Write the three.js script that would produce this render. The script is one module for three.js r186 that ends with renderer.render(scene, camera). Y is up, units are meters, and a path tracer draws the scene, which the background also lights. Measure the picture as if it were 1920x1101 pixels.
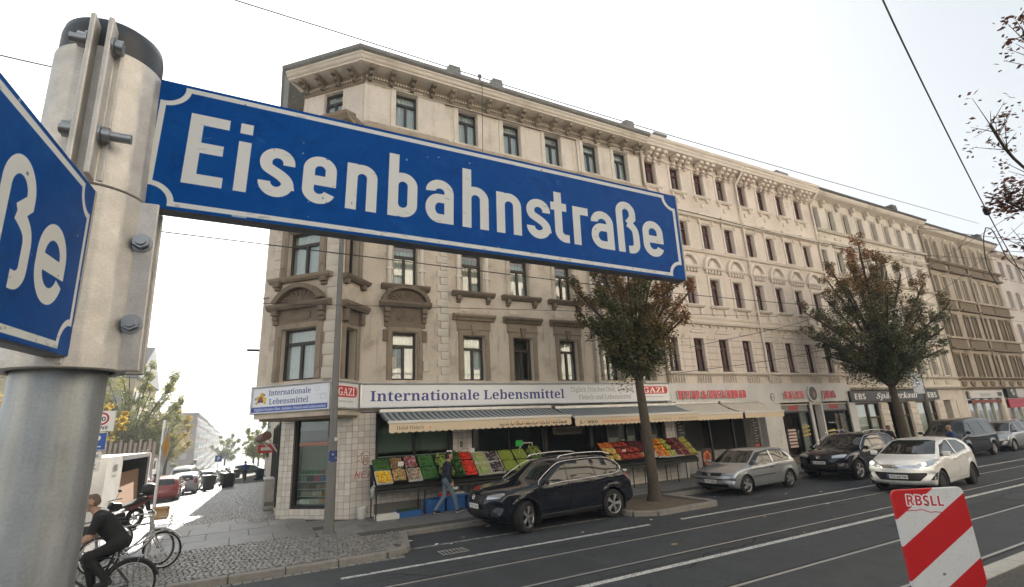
import * as THREE from 'three';
import { mergeGeometries, toCreasedNormals } from 'three/addons/utils/BufferGeometryUtils.js';
import { RoundedBoxGeometry } from 'three/addons/geometries/RoundedBoxGeometry.js';
import { MarchingCubes } from 'three/addons/objects/MarchingCubes.js';
import { ImprovedNoise } from 'three/addons/math/ImprovedNoise.js';
import { FontLoader } from 'three/addons/loaders/FontLoader.js';
import { TextGeometry } from 'three/addons/geometries/TextGeometry.js';

// ---------- camera, sky, sun, exposure ----------
const scene = new THREE.Scene();
const camera = new THREE.PerspectiveCamera(60.977, 1920 / 1101, 0.05, 1500);
camera.matrixAutoUpdate = true;
camera.position.set(0, 2.5, 0);
{
  const b = new THREE.Matrix4().makeBasis(
    new THREE.Vector3(0.8821657, -0.04749943, 0.4685376),
    new THREE.Vector3(-0.08256357, 0.96389254, 0.25316878),
    new THREE.Vector3(-0.46364527, -0.26202095, 0.84639122));
  camera.quaternion.setFromRotationMatrix(b);
}
scene.add(camera);
const renderer = new THREE.WebGLRenderer({ antialias: true });
renderer.toneMapping = THREE.LinearToneMapping;
renderer.toneMappingExposure = 3.7;
renderer.shadowMap.enabled = true;

const SUN = new THREE.Vector3(0.12, 0.45, -0.82).normalize();   // down the side street, behind the corner house
const sun = new THREE.DirectionalLight(new THREE.Color(1, 0.94, 0.85), 5);
sun.position.copy(SUN).multiplyScalar(150);
sun.castShadow = true;
sun.shadow.mapSize.set(4096, 4096);
Object.assign(sun.shadow.camera, { left: -90, right: 90, top: 90, bottom: -90, near: 1, far: 400 });
scene.add(sun); scene.add(sun.target);

{
  const W = 512, Hh = 256, data = new Float32Array(W * Hh * 4), d = new THREE.Vector3();
  for (let j = 0; j < Hh; j++) for (let i = 0; i < W; i++) {
    const up = ((j + 0.5) / Hh - 0.5) * Math.PI, ro = ((i + 0.5) / W - 0.5) * 2 * Math.PI;
    d.set(Math.cos(ro) * Math.cos(up), Math.sin(up), Math.sin(ro) * Math.cos(up));
    const c = Math.max(-1, Math.min(1, d.dot(SUN))), ang = Math.acos(c), h = Math.max(0, d.y);
    const glow = 0.66 * Math.exp(-Math.pow(ang / 0.6, 1.6)), hz = Math.exp(-h * 2.6), k = 0.138 + 0.16 * hz;
    const o = (j * W + i) * 4;
    data[o] = k * (0.84 + 0.15 * hz) + glow; data[o + 1] = k * (0.96 + 0.05 * hz) + glow * 0.97; data[o + 2] = k * (1.08 - 0.04 * hz) + glow * 0.92; data[o + 3] = 1;
  }
  const sky = new THREE.DataTexture(data, W, Hh, THREE.RGBAFormat, THREE.FloatType);
  sky.mapping = THREE.EquirectangularReflectionMapping; sky.magFilter = THREE.LinearFilter; sky.minFilter = THREE.LinearFilter; sky.needsUpdate = true;
  scene.background = sky; scene.environment = sky;
}
scene.fog = new THREE.FogExp2(0xe8eef2, 0.0014);

// ---------- helpers ----------
const V3 = (x, y, z) => new THREE.Vector3(x, y, z);
let seedState = 12345;
const rnd = () => { seedState = (seedState + 0x6d2b79f5) | 0; let t = Math.imul(seedState ^ (seedState >>> 15), 1 | seedState); t = (t + Math.imul(t ^ (t >>> 7), 61 | t)) ^ t; return ((t ^ (t >>> 14)) >>> 0) / 4294967296; };
const rr = (a, b) => a + (b - a) * rnd();
const pick = (a) => a[Math.floor(rnd() * a.length)];
const lerp = (a, b, t) => a + (b - a) * t, clamp = (x, a, b) => Math.max(a, Math.min(b, x)), sst = (a, b, x) => { const t = clamp((x - a) / (b - a), 0, 1); return t * t * (3 - 2 * t); };
const col = (r, g, b) => new THREE.Color().setRGB(r, g, b);
const nz = new ImprovedNoise();
const fbm = (x, y, z, o = 4) => { let s = 0, a = 0.5, f = 1; for (let i = 0; i < o; i++) { s += a * nz.noise(x * f, y * f, z + i * 7.3); a *= 0.5; f *= 2.03; } return s; };
// tileable fbm: gradient noise whose lattice wraps after f cells
const PERM = new Uint8Array(512), GX = new Float32Array(256), GY = new Float32Array(256);
{ const p = [...Array(256).keys()]; for (let i = 255; i > 0; i--) { const j = Math.floor(rnd() * (i + 1)); [p[i], p[j]] = [p[j], p[i]]; } for (let i = 0; i < 512; i++) PERM[i] = p[i & 255]; for (let i = 0; i < 256; i++) { const a = rnd() * 6.2832; GX[i] = Math.cos(a); GY[i] = Math.sin(a); } }
function tileNoise(u, v, f, seed, o = 4) {
  let s = 0, amp = 0.7; f = Math.max(1, Math.round(f)); let sd = Math.floor(seed * 13.7) & 255;
  for (let k = 0; k < o; k++) {
    const x = u * f, y = v * f, xi = Math.floor(x), yi = Math.floor(y), fx = x - xi, fy = y - yi;
    const x0 = ((xi % f) + f) % f, x1 = (x0 + 1) % f, y0 = ((yi % f) + f) % f, y1 = (y0 + 1) % f, w = fx * fx * (3 - 2 * fx), t = fy * fy * (3 - 2 * fy);
    const a = PERM[(PERM[(x0 + sd) & 255] + y0) & 511 & 255], b = PERM[(PERM[(x1 + sd) & 255] + y0) & 255], c = PERM[(PERM[(x0 + sd) & 255] + y1) & 255], d = PERM[(PERM[(x1 + sd) & 255] + y1) & 255];
    const n0 = GX[a] * fx + GY[a] * fy, n1 = GX[b] * (fx - 1) + GY[b] * fy, n2 = GX[c] * fx + GY[c] * (fy - 1), n3 = GX[d] * (fx - 1) + GY[d] * (fy - 1);
    s += amp * (n0 + (n1 - n0) * w + (n2 - n0 + (n0 - n1 - n2 + n3) * w) * t); amp *= 0.5; f *= 2; sd = (sd + 57) & 255;
  }
  return s;
}
const taken = new Map();
function numbered(name) { const n = taken.get(name) || 0; taken.set(name, n + 1); return n ? name + '_' + String(n).padStart(3, '0') : name; }
function tag(o, label, category, group) { o.userData.label = label; o.userData.category = category; if (group) o.userData.group = group; return o; }
function thing(name, label, category, pos = [0, 0, 0], turn = 0, group) {
  const o = new THREE.Group(); o.name = numbered(name); o.position.set(...pos); o.rotation.y = turn; scene.add(o);
  return tag(o, label, category, group);
}
function part(parent, name, geo, mat, pos, turn) {
  const m = new THREE.Mesh(Array.isArray(geo) ? join(geo) : geo, mat); m.name = name; m.castShadow = m.receiveShadow = true;
  if (pos) m.position.set(...pos); if (turn) m.rotation.y = turn;
  parent.add(m); return m;
}
function parts(parent, name, geos, mat) { for (const g of geos) part(parent, name, g, mat); }
function solo(name, geo, mat, label, category, group) { const m = part(scene, numbered(name), geo, mat); return tag(m, label, category, group); }
function struct(name, geo, mat, kind = 'structure') { const m = part(scene, name, geo, mat); m.userData.kind = kind; return m; }
function join(list) {
  const flat = list.map((g) => { const q = g.index ? g.toNonIndexed() : g.clone(); for (const k of Object.keys(q.attributes)) if (!['position', 'normal', 'uv', 'color'].includes(k)) q.deleteAttribute(k); if (!q.attributes.uv) q.setAttribute('uv', new THREE.BufferAttribute(new Float32Array(q.attributes.position.count * 2), 2)); return q; });
  if (flat.some((g) => g.attributes.color)) for (const g of flat) if (!g.attributes.color) g.setAttribute('color', new THREE.BufferAttribute(new Float32Array(g.attributes.position.count * 3).fill(1), 3));
  return mergeGeometries(flat);
}
// planar uv in metres by the way each face points
function uvm(g0, s = 1) {
  const g = g0.index ? g0.toNonIndexed() : g0, p = g.attributes.position, n = p.count, uv = new Float32Array(n * 2);
  const a = V3(), b = V3(), c = V3();
  for (let i = 0; i < n; i += 3) {
    a.fromBufferAttribute(p, i); b.fromBufferAttribute(p, i + 1); c.fromBufferAttribute(p, i + 2);
    const nn = b.clone().sub(a).cross(c.clone().sub(a)), x = Math.abs(nn.x), y = Math.abs(nn.y), z = Math.abs(nn.z);
    for (let k = 0; k < 3; k++) {
      const q = [a, b, c][k]; let u, v;
      if (y > x && y > z) { u = q.x; v = q.z; } else if (x > z) { u = q.z; v = q.y; } else { u = q.x; v = q.y; }
      uv[(i + k) * 2] = u * s; uv[(i + k) * 2 + 1] = v * s;
    }
  }
  g.setAttribute('uv', new THREE.BufferAttribute(uv, 2)); return g;
}
function bx(w, h, d, x = 0, y = 0, z = 0) { const g = new THREE.BoxGeometry(w, h, d); g.translate(x, y, z); return uvm(g); }
// box from min corner to max corner
const bb = (x0, x1, y0, y1, z0, z1) => bx(x1 - x0, y1 - y0, z1 - z0, (x0 + x1) / 2, (y0 + y1) / 2, (z0 + z1) / 2);
function rbx(w, h, d, r, x = 0, y = 0, z = 0, s = 2) { const g = new RoundedBoxGeometry(w, h, d, s, r); g.translate(x, y, z); return uvm(g); }
function cyl(a, b, r0, r1 = r0, seg = 12, open = false) {   // tapered cylinder between two points
  const A = V3(...a), B = V3(...b), L = A.distanceTo(B), g = new THREE.CylinderGeometry(r1, r0, L, seg, 1, open);
  g.translate(0, L / 2, 0); g.applyQuaternion(new THREE.Quaternion().setFromUnitVectors(V3(0, 1, 0), B.clone().sub(A).normalize())); g.translate(A.x, A.y, A.z);
  return g;
}
function tube(pts, r, seg = 6, n = 0, closed = false) {
  const c = new THREE.CatmullRomCurve3(pts.map((p) => V3(...p)), closed, 'catmullrom', 0.5);
  return new THREE.TubeGeometry(c, n || pts.length * 6, r, seg, closed);
}
// profile [[z,y],...] swept along x from x0 to x1 (closed prism)
function prof(pts, x0, x1) {
  const s = new THREE.Shape(pts.map(([z, y]) => new THREE.Vector2(z, y)));
  const g = new THREE.ExtrudeGeometry(s, { depth: x1 - x0, bevelEnabled: false });
  g.applyMatrix4(new THREE.Matrix4().set(0, 0, 1, x0, 0, 1, 0, 0, 1, 0, 0, 0, 0, 0, 0, 1));
  const p = g.attributes.position, q = g.index ? g.toNonIndexed() : g;   // mirrored: swap winding
  const P = q.attributes.position.array; for (let i = 0; i < P.length; i += 9) for (let k = 0; k < 3; k++) { const t = P[i + 3 + k]; P[i + 3 + k] = P[i + 6 + k]; P[i + 6 + k] = t; }
  q.computeVertexNormals(); return uvm(q);
}
// upright slab from an outline [[x,y],...], z from z0 to z1, holes = lists of points
function slab(pts, z0, z1, holes = [], bevel = 0) {
  const s = new THREE.Shape(pts.map((p) => new THREE.Vector2(...p)));
  for (const h of holes) s.holes.push(new THREE.Path(h.map((p) => new THREE.Vector2(...p))));
  const g = new THREE.ExtrudeGeometry(s, { depth: z1 - z0 - 2 * bevel, bevelEnabled: bevel > 0, bevelSize: bevel, bevelThickness: bevel, bevelSegments: 2, bevelOffset: -bevel });
  g.translate(0, 0, z0 + bevel); return g;
}
const rect = (x0, x1, y0, y1) => [[x0, y0], [x1, y0], [x1, y1], [x0, y1]];
const tf = (g, pos, ry = 0, rx = 0, rz = 0) => { const q = g.clone(); q.applyMatrix4(new THREE.Matrix4().compose(V3(...pos), new THREE.Quaternion().setFromEuler(new THREE.Euler(rx, ry, rz, 'YXZ')), V3(1, 1, 1))); return q; };
const gy = (z) => (z > -19 ? 0.12 : 0.12 - 0.033 * (-19 - z));     // the side street falls away
// ---------- textures ----------
function dataTex(n, fn, repeatM, srgb = true, m = n) {
  const d = new Uint8Array(n * m * 4);
  for (let j = 0; j < m; j++) for (let i = 0; i < n; i++) { const c = fn(i / n, j / m), o = (j * n + i) * 4; for (let k = 0; k < 3; k++) d[o + k] = clamp(Math.round((Array.isArray(c) ? c[k] : c) * 255), 0, 255); d[o + 3] = 255; }
  const t = new THREE.DataTexture(d, n, m); t.wrapS = t.wrapT = THREE.RepeatWrapping; t.magFilter = THREE.LinearFilter; t.minFilter = THREE.LinearMipmapLinearFilter; t.generateMipmaps = true;
  if (srgb) t.colorSpace = THREE.SRGBColorSpace; if (repeatM) t.repeat.set(1 / repeatM, 1 / repeatM); t.needsUpdate = true; return t;
}
const s8 = (x) => (x <= 0.0031308 ? 12.92 * x : 1.055 * Math.pow(x, 1 / 2.4) - 0.055);
const lin = (r, g, b, k = 1) => [s8(clamp(r * k, 0, 1)), s8(clamp(g * k, 0, 1)), s8(clamp(b * k, 0, 1))];
function canvasTex(w, h, draw, srgb = true) {
  const c = document.createElement('canvas'); c.width = w; c.height = h; const x = c.getContext('2d'); draw(x, w, h);
  const t = new THREE.CanvasTexture(c); if (srgb) t.colorSpace = THREE.SRGBColorSpace; t.magFilter = THREE.LinearFilter; return t;
}
const std = (o) => new THREE.MeshStandardMaterial(o), phy = (o) => new THREE.MeshPhysicalMaterial(o);
// a plaster or stone: base colour, broad blotches, stains with their own outline, fine grain
function plaster(base, stain, amount, scale, seed, repeat = 6, n = 512) {
  const map = dataTex(n, (u, v) => {
    const broad = tileNoise(u, v, 3, seed, 5), fine = tileNoise(u, v, 60, seed + 3, 2), wu = u + 0.05 * broad, streak = tileNoise(wu, v + 0.04 * tileNoise(u, v, 6, seed + 1, 2), 5, seed + 9, 5);
    const run = tileNoise(u * 7, v, 3, seed + 5, 4), k = 1 + 0.22 * broad + 0.14 * fine, s = clamp((sst(-0.12, 0.55, streak + 0.25 * broad) * 0.7 + 0.55 * sst(0.12, 0.5, run + 0.2 * broad) + 0.5 * sst(0.3, 0.5, streak + fine * 0.3)) * amount, 0, 1);
    return lin(...base.map((c, i) => lerp(c * k, stain[i] * (1 + 0.3 * fine), s)));
  }, repeat);
  return map;
}
const bumpTex = dataTex(256, (u, v) => 0.5 + 0.5 * tileNoise(u, v, 40, 4.2, 4), 0.8, false);
const grainTex = dataTex(256, (u, v) => 0.62 + 0.5 * tileNoise(u, v, 24, 8.8, 4), 0.5, false);
// ---------- materials ----------
const M = {};
{
  const pl = (b, s, a, seed, rep = 6, bump = 0.004) => std({ map: plaster(b, s, a, 1, seed, rep), roughness: 0.9, bumpMap: bumpTex, bumpScale: bump });
  M.cream = pl([0.67, 0.61, 0.535], [0.3, 0.24, 0.175], 0.45, 1.5);
  M.creamDirty = pl([0.55, 0.485, 0.405], [0.22, 0.17, 0.12], 0.65, 5.5, 4);
  M.creamLight = pl([0.66, 0.6, 0.52], [0.36, 0.29, 0.22], 0.35, 9.1, 3);
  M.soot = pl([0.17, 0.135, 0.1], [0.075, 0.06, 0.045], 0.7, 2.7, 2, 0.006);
  M.sootLight = pl([0.27, 0.22, 0.165], [0.12, 0.095, 0.07], 0.6, 3.9, 2, 0.006);
  M.quoin = pl([0.55, 0.505, 0.435], [0.27, 0.22, 0.17], 0.4, 7.7, 3);
  M.rose = pl([0.69, 0.605, 0.53], [0.4, 0.32, 0.24], 0.3, 12.3, 7);
  M.roseLight = pl([0.72, 0.65, 0.575], [0.42, 0.35, 0.27], 0.3, 13.4, 3);
  M.grey3 = pl([0.66, 0.6, 0.52], [0.34, 0.28, 0.2], 0.45, 15.4, 6);
  M.brown4 = pl([0.43, 0.37, 0.295], [0.17, 0.13, 0.09], 0.65, 17.2, 6);
  M.brown4d = pl([0.2, 0.155, 0.11], [0.1, 0.08, 0.055], 0.6, 18.6, 3);
  M.white5 = pl([0.6, 0.54, 0.5], [0.45, 0.38, 0.33], 0.4, 21.2, 6);
  M.opp = pl([0.68, 0.61, 0.51], [0.5, 0.42, 0.3], 0.4, 24.4, 8);
  M.brick = pl([0.15, 0.09, 0.08], [0.1, 0.07, 0.06], 0.5, 26.1, 5);
  M.ochre = pl([0.45, 0.36, 0.2], [0.3, 0.24, 0.14], 0.4, 27.1, 6);
}
M.zinc = std({ map: plaster([0.2, 0.2, 0.19], [0.33, 0.32, 0.3], 0.8, 1, 31, 1.2, 256), roughness: 0.6, metalness: 0.35 });
M.slate = std({ map: plaster([0.1, 0.1, 0.1], [0.15, 0.14, 0.13], 0.5, 1, 33, 2, 256), roughness: 0.8 });
M.frameDark = std({ color: col(0.035, 0.026, 0.02), roughness: 0.5 });
M.frameGrey = std({ color: col(0.035, 0.035, 0.038), roughness: 0.45 });
M.frameRed = std({ color: col(0.085, 0.022, 0.02), roughness: 0.5 });
M.frameBrown = std({ color: col(0.06, 0.04, 0.028), roughness: 0.55 });
M.glass = phy({ color: col(0.92, 0.96, 0.95), roughness: 0.015, transmission: 1, thickness: 0, ior: 1.85 });
M.curtain = std({ map: dataTex(128, (u, v) => lin(0.6, 0.61, 0.6, 0.9 + 0.12 * tileNoise(u, v, 8, 2)), 0.9), roughness: 1 });
M.curtainWarm = std({ color: col(0.5, 0.46, 0.38), roughness: 1, map: M.curtain.map });
M.curtainDark = std({ color: col(0.05, 0.055, 0.06), roughness: 0.9 });
M.room = std({ color: col(0.2, 0.185, 0.17), roughness: 0.95 });
M.black = std({ color: col(0.012, 0.012, 0.013), roughness: 0.5 });
M.alu = std({ map: plaster([0.55, 0.55, 0.55], [0.4, 0.4, 0.39], 0.5, 1, 35, 1, 256), roughness: 0.35, metalness: 0.8 });
M.steel = std({ color: col(0.4, 0.41, 0.42), roughness: 0.35, metalness: 0.9 });
M.rail = std({ map: plaster([0.5, 0.5, 0.49], [0.3, 0.27, 0.24], 0.5, 1, 36, 0.8, 256), roughness: 0.42, metalness: 0.75 });
M.polegrey = std({ map: plaster([0.155, 0.152, 0.145], [0.095, 0.09, 0.085], 0.6, 1, 37, 0.8, 256), roughness: 0.65 });
M.darkMetal = std({ color: col(0.03, 0.03, 0.032), roughness: 0.5, metalness: 0.3 });
M.cable = std({ color: col(0.03, 0.03, 0.032), roughness: 0.7 });
M.rubber = std({ color: col(0.013, 0.013, 0.013), roughness: 0.85 });
M.asphalt = std({
  map: dataTex(1024, (u, v) => { const b = tileNoise(u, v, 5, 41), f = tileNoise(u, v, 150, 43, 2), s = tileNoise(u, v, 14, 44, 3); let k = 1 + 0.28 * b + 0.6 * f + 0.25 * s; if (f > 0.34) k *= 1.7; const p = Math.abs(tileNoise(u, v, 7, 49, 4)); if (p < 0.012) k *= 0.55; return lin(0.036, 0.0405, 0.0455, k); }, 6),
  roughness: 0.72, bumpMap: dataTex(512, (u, v) => 0.5 + 0.6 * tileNoise(u, v, 130, 45, 2), 2, false), bumpScale: 0.004
});
M.asphaltOld = std({ map: dataTex(512, (u, v) => { const b = tileNoise(u, v, 6, 51), f = tileNoise(u, v, 90, 53, 2); return lin(0.058, 0.055, 0.05, 1 + 0.5 * b + 0.6 * f + (f > 0.36 ? 1.1 : 0)); }, 4), roughness: 0.9, bumpMap: bumpTex, bumpScale: 0.008 });
M.slabStone = [0, 1, 2].map((k) => std({ map: dataTex(256, (u, v) => { const b = tileNoise(u, v, 5, 61 + k), f = tileNoise(u, v, 60, 63 + k, 2); return lin(0.165 + 0.02 * k, 0.16 + 0.02 * k, 0.15 + 0.02 * k, 1 + 0.35 * b + 0.3 * f); }, 1.4), roughness: 0.55, bumpMap: bumpTex, bumpScale: 0.004 }));
M.kerbStone = std({ map: dataTex(256, (u, v) => { const b = tileNoise(u, v, 6, 66), f = tileNoise(u, v, 70, 67, 2); return lin(0.22, 0.205, 0.185, 1 + 0.4 * b + 0.45 * f); }, 1), roughness: 0.8, bumpMap: bumpTex, bumpScale: 0.006 });
M.joint = std({ map: dataTex(256, (u, v) => { const b = tileNoise(u, v, 8, 71), f = tileNoise(u, v, 60, 72, 2); return lin(0.075, 0.068, 0.058, 1 + 0.5 * b + 0.6 * f); }, 2), roughness: 0.95, bumpMap: bumpTex, bumpScale: 0.01 });
M.cobble = std({ color: col(1, 1, 1), map: dataTex(256, (u, v) => lin(0.23, 0.225, 0.215, 1 + 0.4 * tileNoise(u, v, 20, 74, 3)), 0.5), roughness: 0.42, bumpMap: bumpTex, bumpScale: 0.006 });
M.earth = std({ map: dataTex(256, (u, v) => { const b = tileNoise(u, v, 6, 76), f = tileNoise(u, v, 50, 77, 2); return lin(0.13, 0.1, 0.07, 1 + 0.5 * b + 0.8 * f + (f > 0.33 ? 1.3 : 0)); }, 1.5), roughness: 1, bumpMap: bumpTex, bumpScale: 0.02 });
M.paint = std({ map: dataTex(256, (u, v) => { const f = tileNoise(u, v, 30, 81, 4), b = tileNoise(u, v, 9, 82); return lin(0.5, 0.5, 0.48, f + 0.5 * b > 0.17 ? 0.22 : 1 + 0.3 * f); }, 1.1), roughness: 0.8 });
M.paintWorn = std({ map: dataTex(256, (u, v) => { const f = tileNoise(u, v, 34, 84, 4), b = tileNoise(u, v, 9, 85); return lin(0.33, 0.335, 0.33, f + 0.6 * b > 0.04 ? 0.26 : 1 + 0.3 * f); }, 1.1), roughness: 0.85 });

// ---------- ground, road, pavements ----------
{
  const xs = [-700, 900], zs = [[120, -0.16], [-19, -0.16], [-400, -0.16 - 0.033 * 381], [-1200, -14]], P = [];
  for (let i = 0; i < 3; i++) { const [z0, y0] = zs[i], [z1, y1] = zs[i + 1]; P.push(xs[0], y0, z0, xs[1], y0, z0, xs[1], y1, z1, xs[0], y0, z0, xs[1], y1, z1, xs[0], y1, z1); }
  const g = new THREE.BufferGeometry(); g.setAttribute('position', new THREE.BufferAttribute(new Float32Array(P), 3)); g.computeVertexNormals();
  struct('ground', uvm(g), M.asphaltOld);
}
// flat polygon [[x,z],...] with thickness down to y0; yf follows the street's fall when given
function plate(pts, y1, y0, follow = false) {
  const s = new THREE.Shape(pts.map(([x, z]) => new THREE.Vector2(x, -z)));
  const g = new THREE.ExtrudeGeometry(s, { depth: y1 - y0, bevelEnabled: false }); g.rotateX(-Math.PI / 2); g.translate(0, y0, 0);
  return uvm(g);
}
struct('road', plate([[-70, 3], [150, 3], [150, -13.72], [3.9, -13.72], [3.4, -11.5], [-12, -11.5], [-70, -11.5]], 0, -0.1), M.asphalt);
function sloped(name, quads, lift, mat) {   // strips [[xl, xr, z], ...] along the falling side street
  const P = [];
  for (let i = 0; i + 1 < quads.length; i++) { const [a, b, z0] = quads[i], [c, d, z1] = quads[i + 1], y0 = gy(z0) + lift, y1 = gy(z1) + lift; P.push(a, y0, z0, b, y0, z0, d, y1, z1, a, y0, z0, d, y1, z1, c, y1, z1); }
  const g = new THREE.BufferGeometry(); g.setAttribute('position', new THREE.BufferAttribute(new Float32Array(P), 3)); g.computeVertexNormals(); return struct(name, uvm(g), mat);
}
const wallX = (z) => 1.36 + 0.04 * (-18.7 - z);            // house line on the right of the side street
const kerbX = (z) => (z > -24 ? lerp(-2.2, -3.2, clamp((z + 24) / 8, 0, 1)) : -2.2 + 0.027 * (-24 - z));
sloped('side_street', [[-13, -2.2, -11.5], [-12, -2, -19], [-11, -1.5, -40], [-9.5, 0, -90], [-5, 5, -260]], -0.115, M.asphalt);
const pave = struct('pavement', [
  plate([[-2.9, -11.62], [3.1, -11.62], [3.45, -11.75], [3.6, -12.1], [3.95, -13.75], [70, -13.75], [70, -16.9], [3.2, -16.9], [1.3, -18.7], [1.3, -19.02], [-3.2, -19.02], [-3.35, -14], [-3.25, -12]], 0.105, -0.1)], M.joint);
sloped('side_pavement', [-19, -24, -34, -46, -60, -90, -160].map((z) => [kerbX(z), wallX(z) + 0.1, z]), -0.012, M.joint);
// stone slabs of the footway: each one its own piece
{
  const slabs = [];
  const geoCache = new Map();
  const put = (x0, x1, z0, z1) => { const w = x1 - x0 - 0.012, d = z1 - z0 - 0.012, k = w.toFixed(2) + d.toFixed(2); if (!geoCache.has(k)) geoCache.set(k, rbx(w, 0.04, d, 0.006, 0, 0, 0, 1)); slabs.push([geoCache.get(k), (x0 + x1) / 2, (z0 + z1) / 2]); };
  for (let x = 2.05; x < 40; x += 1.1) { put(x, x + 1.1, -15.4, -14.3); put(x + 0.4, x + 1.5, -16.5, -15.4); }
  for (let x = -2.95; x < 1.9; x += 1) for (let k = 0; k < 4; k++) { const sh = k % 2 ? 0.45 : 0; if (!(k === 3 && x + sh + 1 > 1.1)) put(x + sh, x + sh + 1, -16.05 - k * 1.1, -14.95 - k * 1.1); }
  for (const [g, x, z] of slabs) { const m = part(pave, 'paving_slab', g, pick(M.slabStone), [x, 0.105 + rr(-0.004, 0.004), z]); m.rotation.x = rr(-0.004, 0.004); m.rotation.z = rr(-0.004, 0.004); }
}
// kerb stones, one by one
function kerbLine(pts, name, y = 0.12) {
  const k = new THREE.Group(); k.name = name; k.userData.kind = 'structure'; scene.add(k);
  for (let i = 0; i + 1 < pts.length; i++) {
    const [x0, z0] = pts[i], [x1, z1] = pts[i + 1], L = Math.hypot(x1 - x0, z1 - z0), n = Math.max(1, Math.round(L / 1.05)), g = rbx(L / n - 0.012, 0.24, 0.2, 0.02, 0, 0, 0, 2);
    for (let j = 0; j < n; j++) { const t = (j + 0.5) / n; part(k, 'kerb_stone', g, M.kerbStone, [lerp(x0, x1, t), y - 0.12 + rr(-0.006, 0.006), lerp(z0, z1, t)], -Math.atan2(z1 - z0, x1 - x0)); }
  }
  return k;
}
kerbLine([[-3.3, -14], [-3.2, -12.4], [-2.6, -11.7], [-0.9, -11.66], [3, -11.6], [3.5, -11.85], [3.95, -13.66], [9.55, -13.66]], 'kerb');
kerbLine([[13.1, -13.66], [22.6, -13.66], [42, -13.66]], 'kerb_001');
{ // side-street kerb, follows the fall
  const k = new THREE.Group(); k.name = 'kerb_002'; k.userData.kind = 'structure'; scene.add(k);
  const g = rbx(0.18, 0.22, 1.5, 0.02, 0, 0, 0, 1);
  for (let z = -15; z > -60; z -= 1.51) part(k, 'kerb_stone', g, M.kerbStone, [kerbX(z), gy(z) - 0.1, z], z < -24 ? 0.027 : 0.12).rotation.x = z < -19 ? -0.033 : 0;
}
// tree beds
function treeBed(x0, x1, name) {
  kerbLine([[x0, -13.7], [x0 + 0.3, -11.75], [x0 + 0.8, -11.35], [x1 - 0.15, -11.4], [x1, -11.7], [x1 + 0.05, -13.7]], name, 0.13);
  struct(name.replace('kerb', 'tree_bed'), plate([[x0 + 0.08, -13.75], [x0 + 0.38, -11.75], [x0 + 0.85, -11.45], [x1 - 0.15, -11.5], [x1 - 0.07, -13.75]], 0.07, -0.1), M.earth);
}
treeBed(9.65, 12.95, 'kerb_003'); treeBed(26.3, 29.4, 'kerb_004');
// markings and tram rails
const sheet = (x0, x1, z0, z1, y) => { const n = Math.max(1, Math.ceil((x1 - x0) / 8)), g = new THREE.PlaneGeometry(x1 - x0, z1 - z0, n, 1); g.rotateX(-Math.PI / 2); g.translate((x0 + x1) / 2, y, (z0 + z1) / 2); return uvm(g); };
struct('edge_line', [sheet(1.9, 9.4, -10.59, -10.46, 0.004), sheet(10.5, 120, -10.585, -10.455, 0.004)], M.paint);
struct('edge_line_001', [sheet(2.6, 9.6, -12.06, -11.96, 0.004)], M.paintWorn);
struct('centre_line', sheet(-8, 120, -7.5, -7.36, 0.004), M.paint);
[-9.47, -8.01, -6.03, -4.57].forEach((z, i) => {
  struct(i ? 'tram_rail_00' + i : 'tram_rail', bb(-70, 140, -0.08, 0.005, z - 0.03, z + 0.03), M.rail);
  struct(i ? 'rail_groove_00' + i : 'rail_groove', sheet(-70, 140, z + (i % 2 ? 0.03 : -0.085), z + (i % 2 ? 0.085 : -0.03), 0.0035), M.rubber);
});
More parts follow.
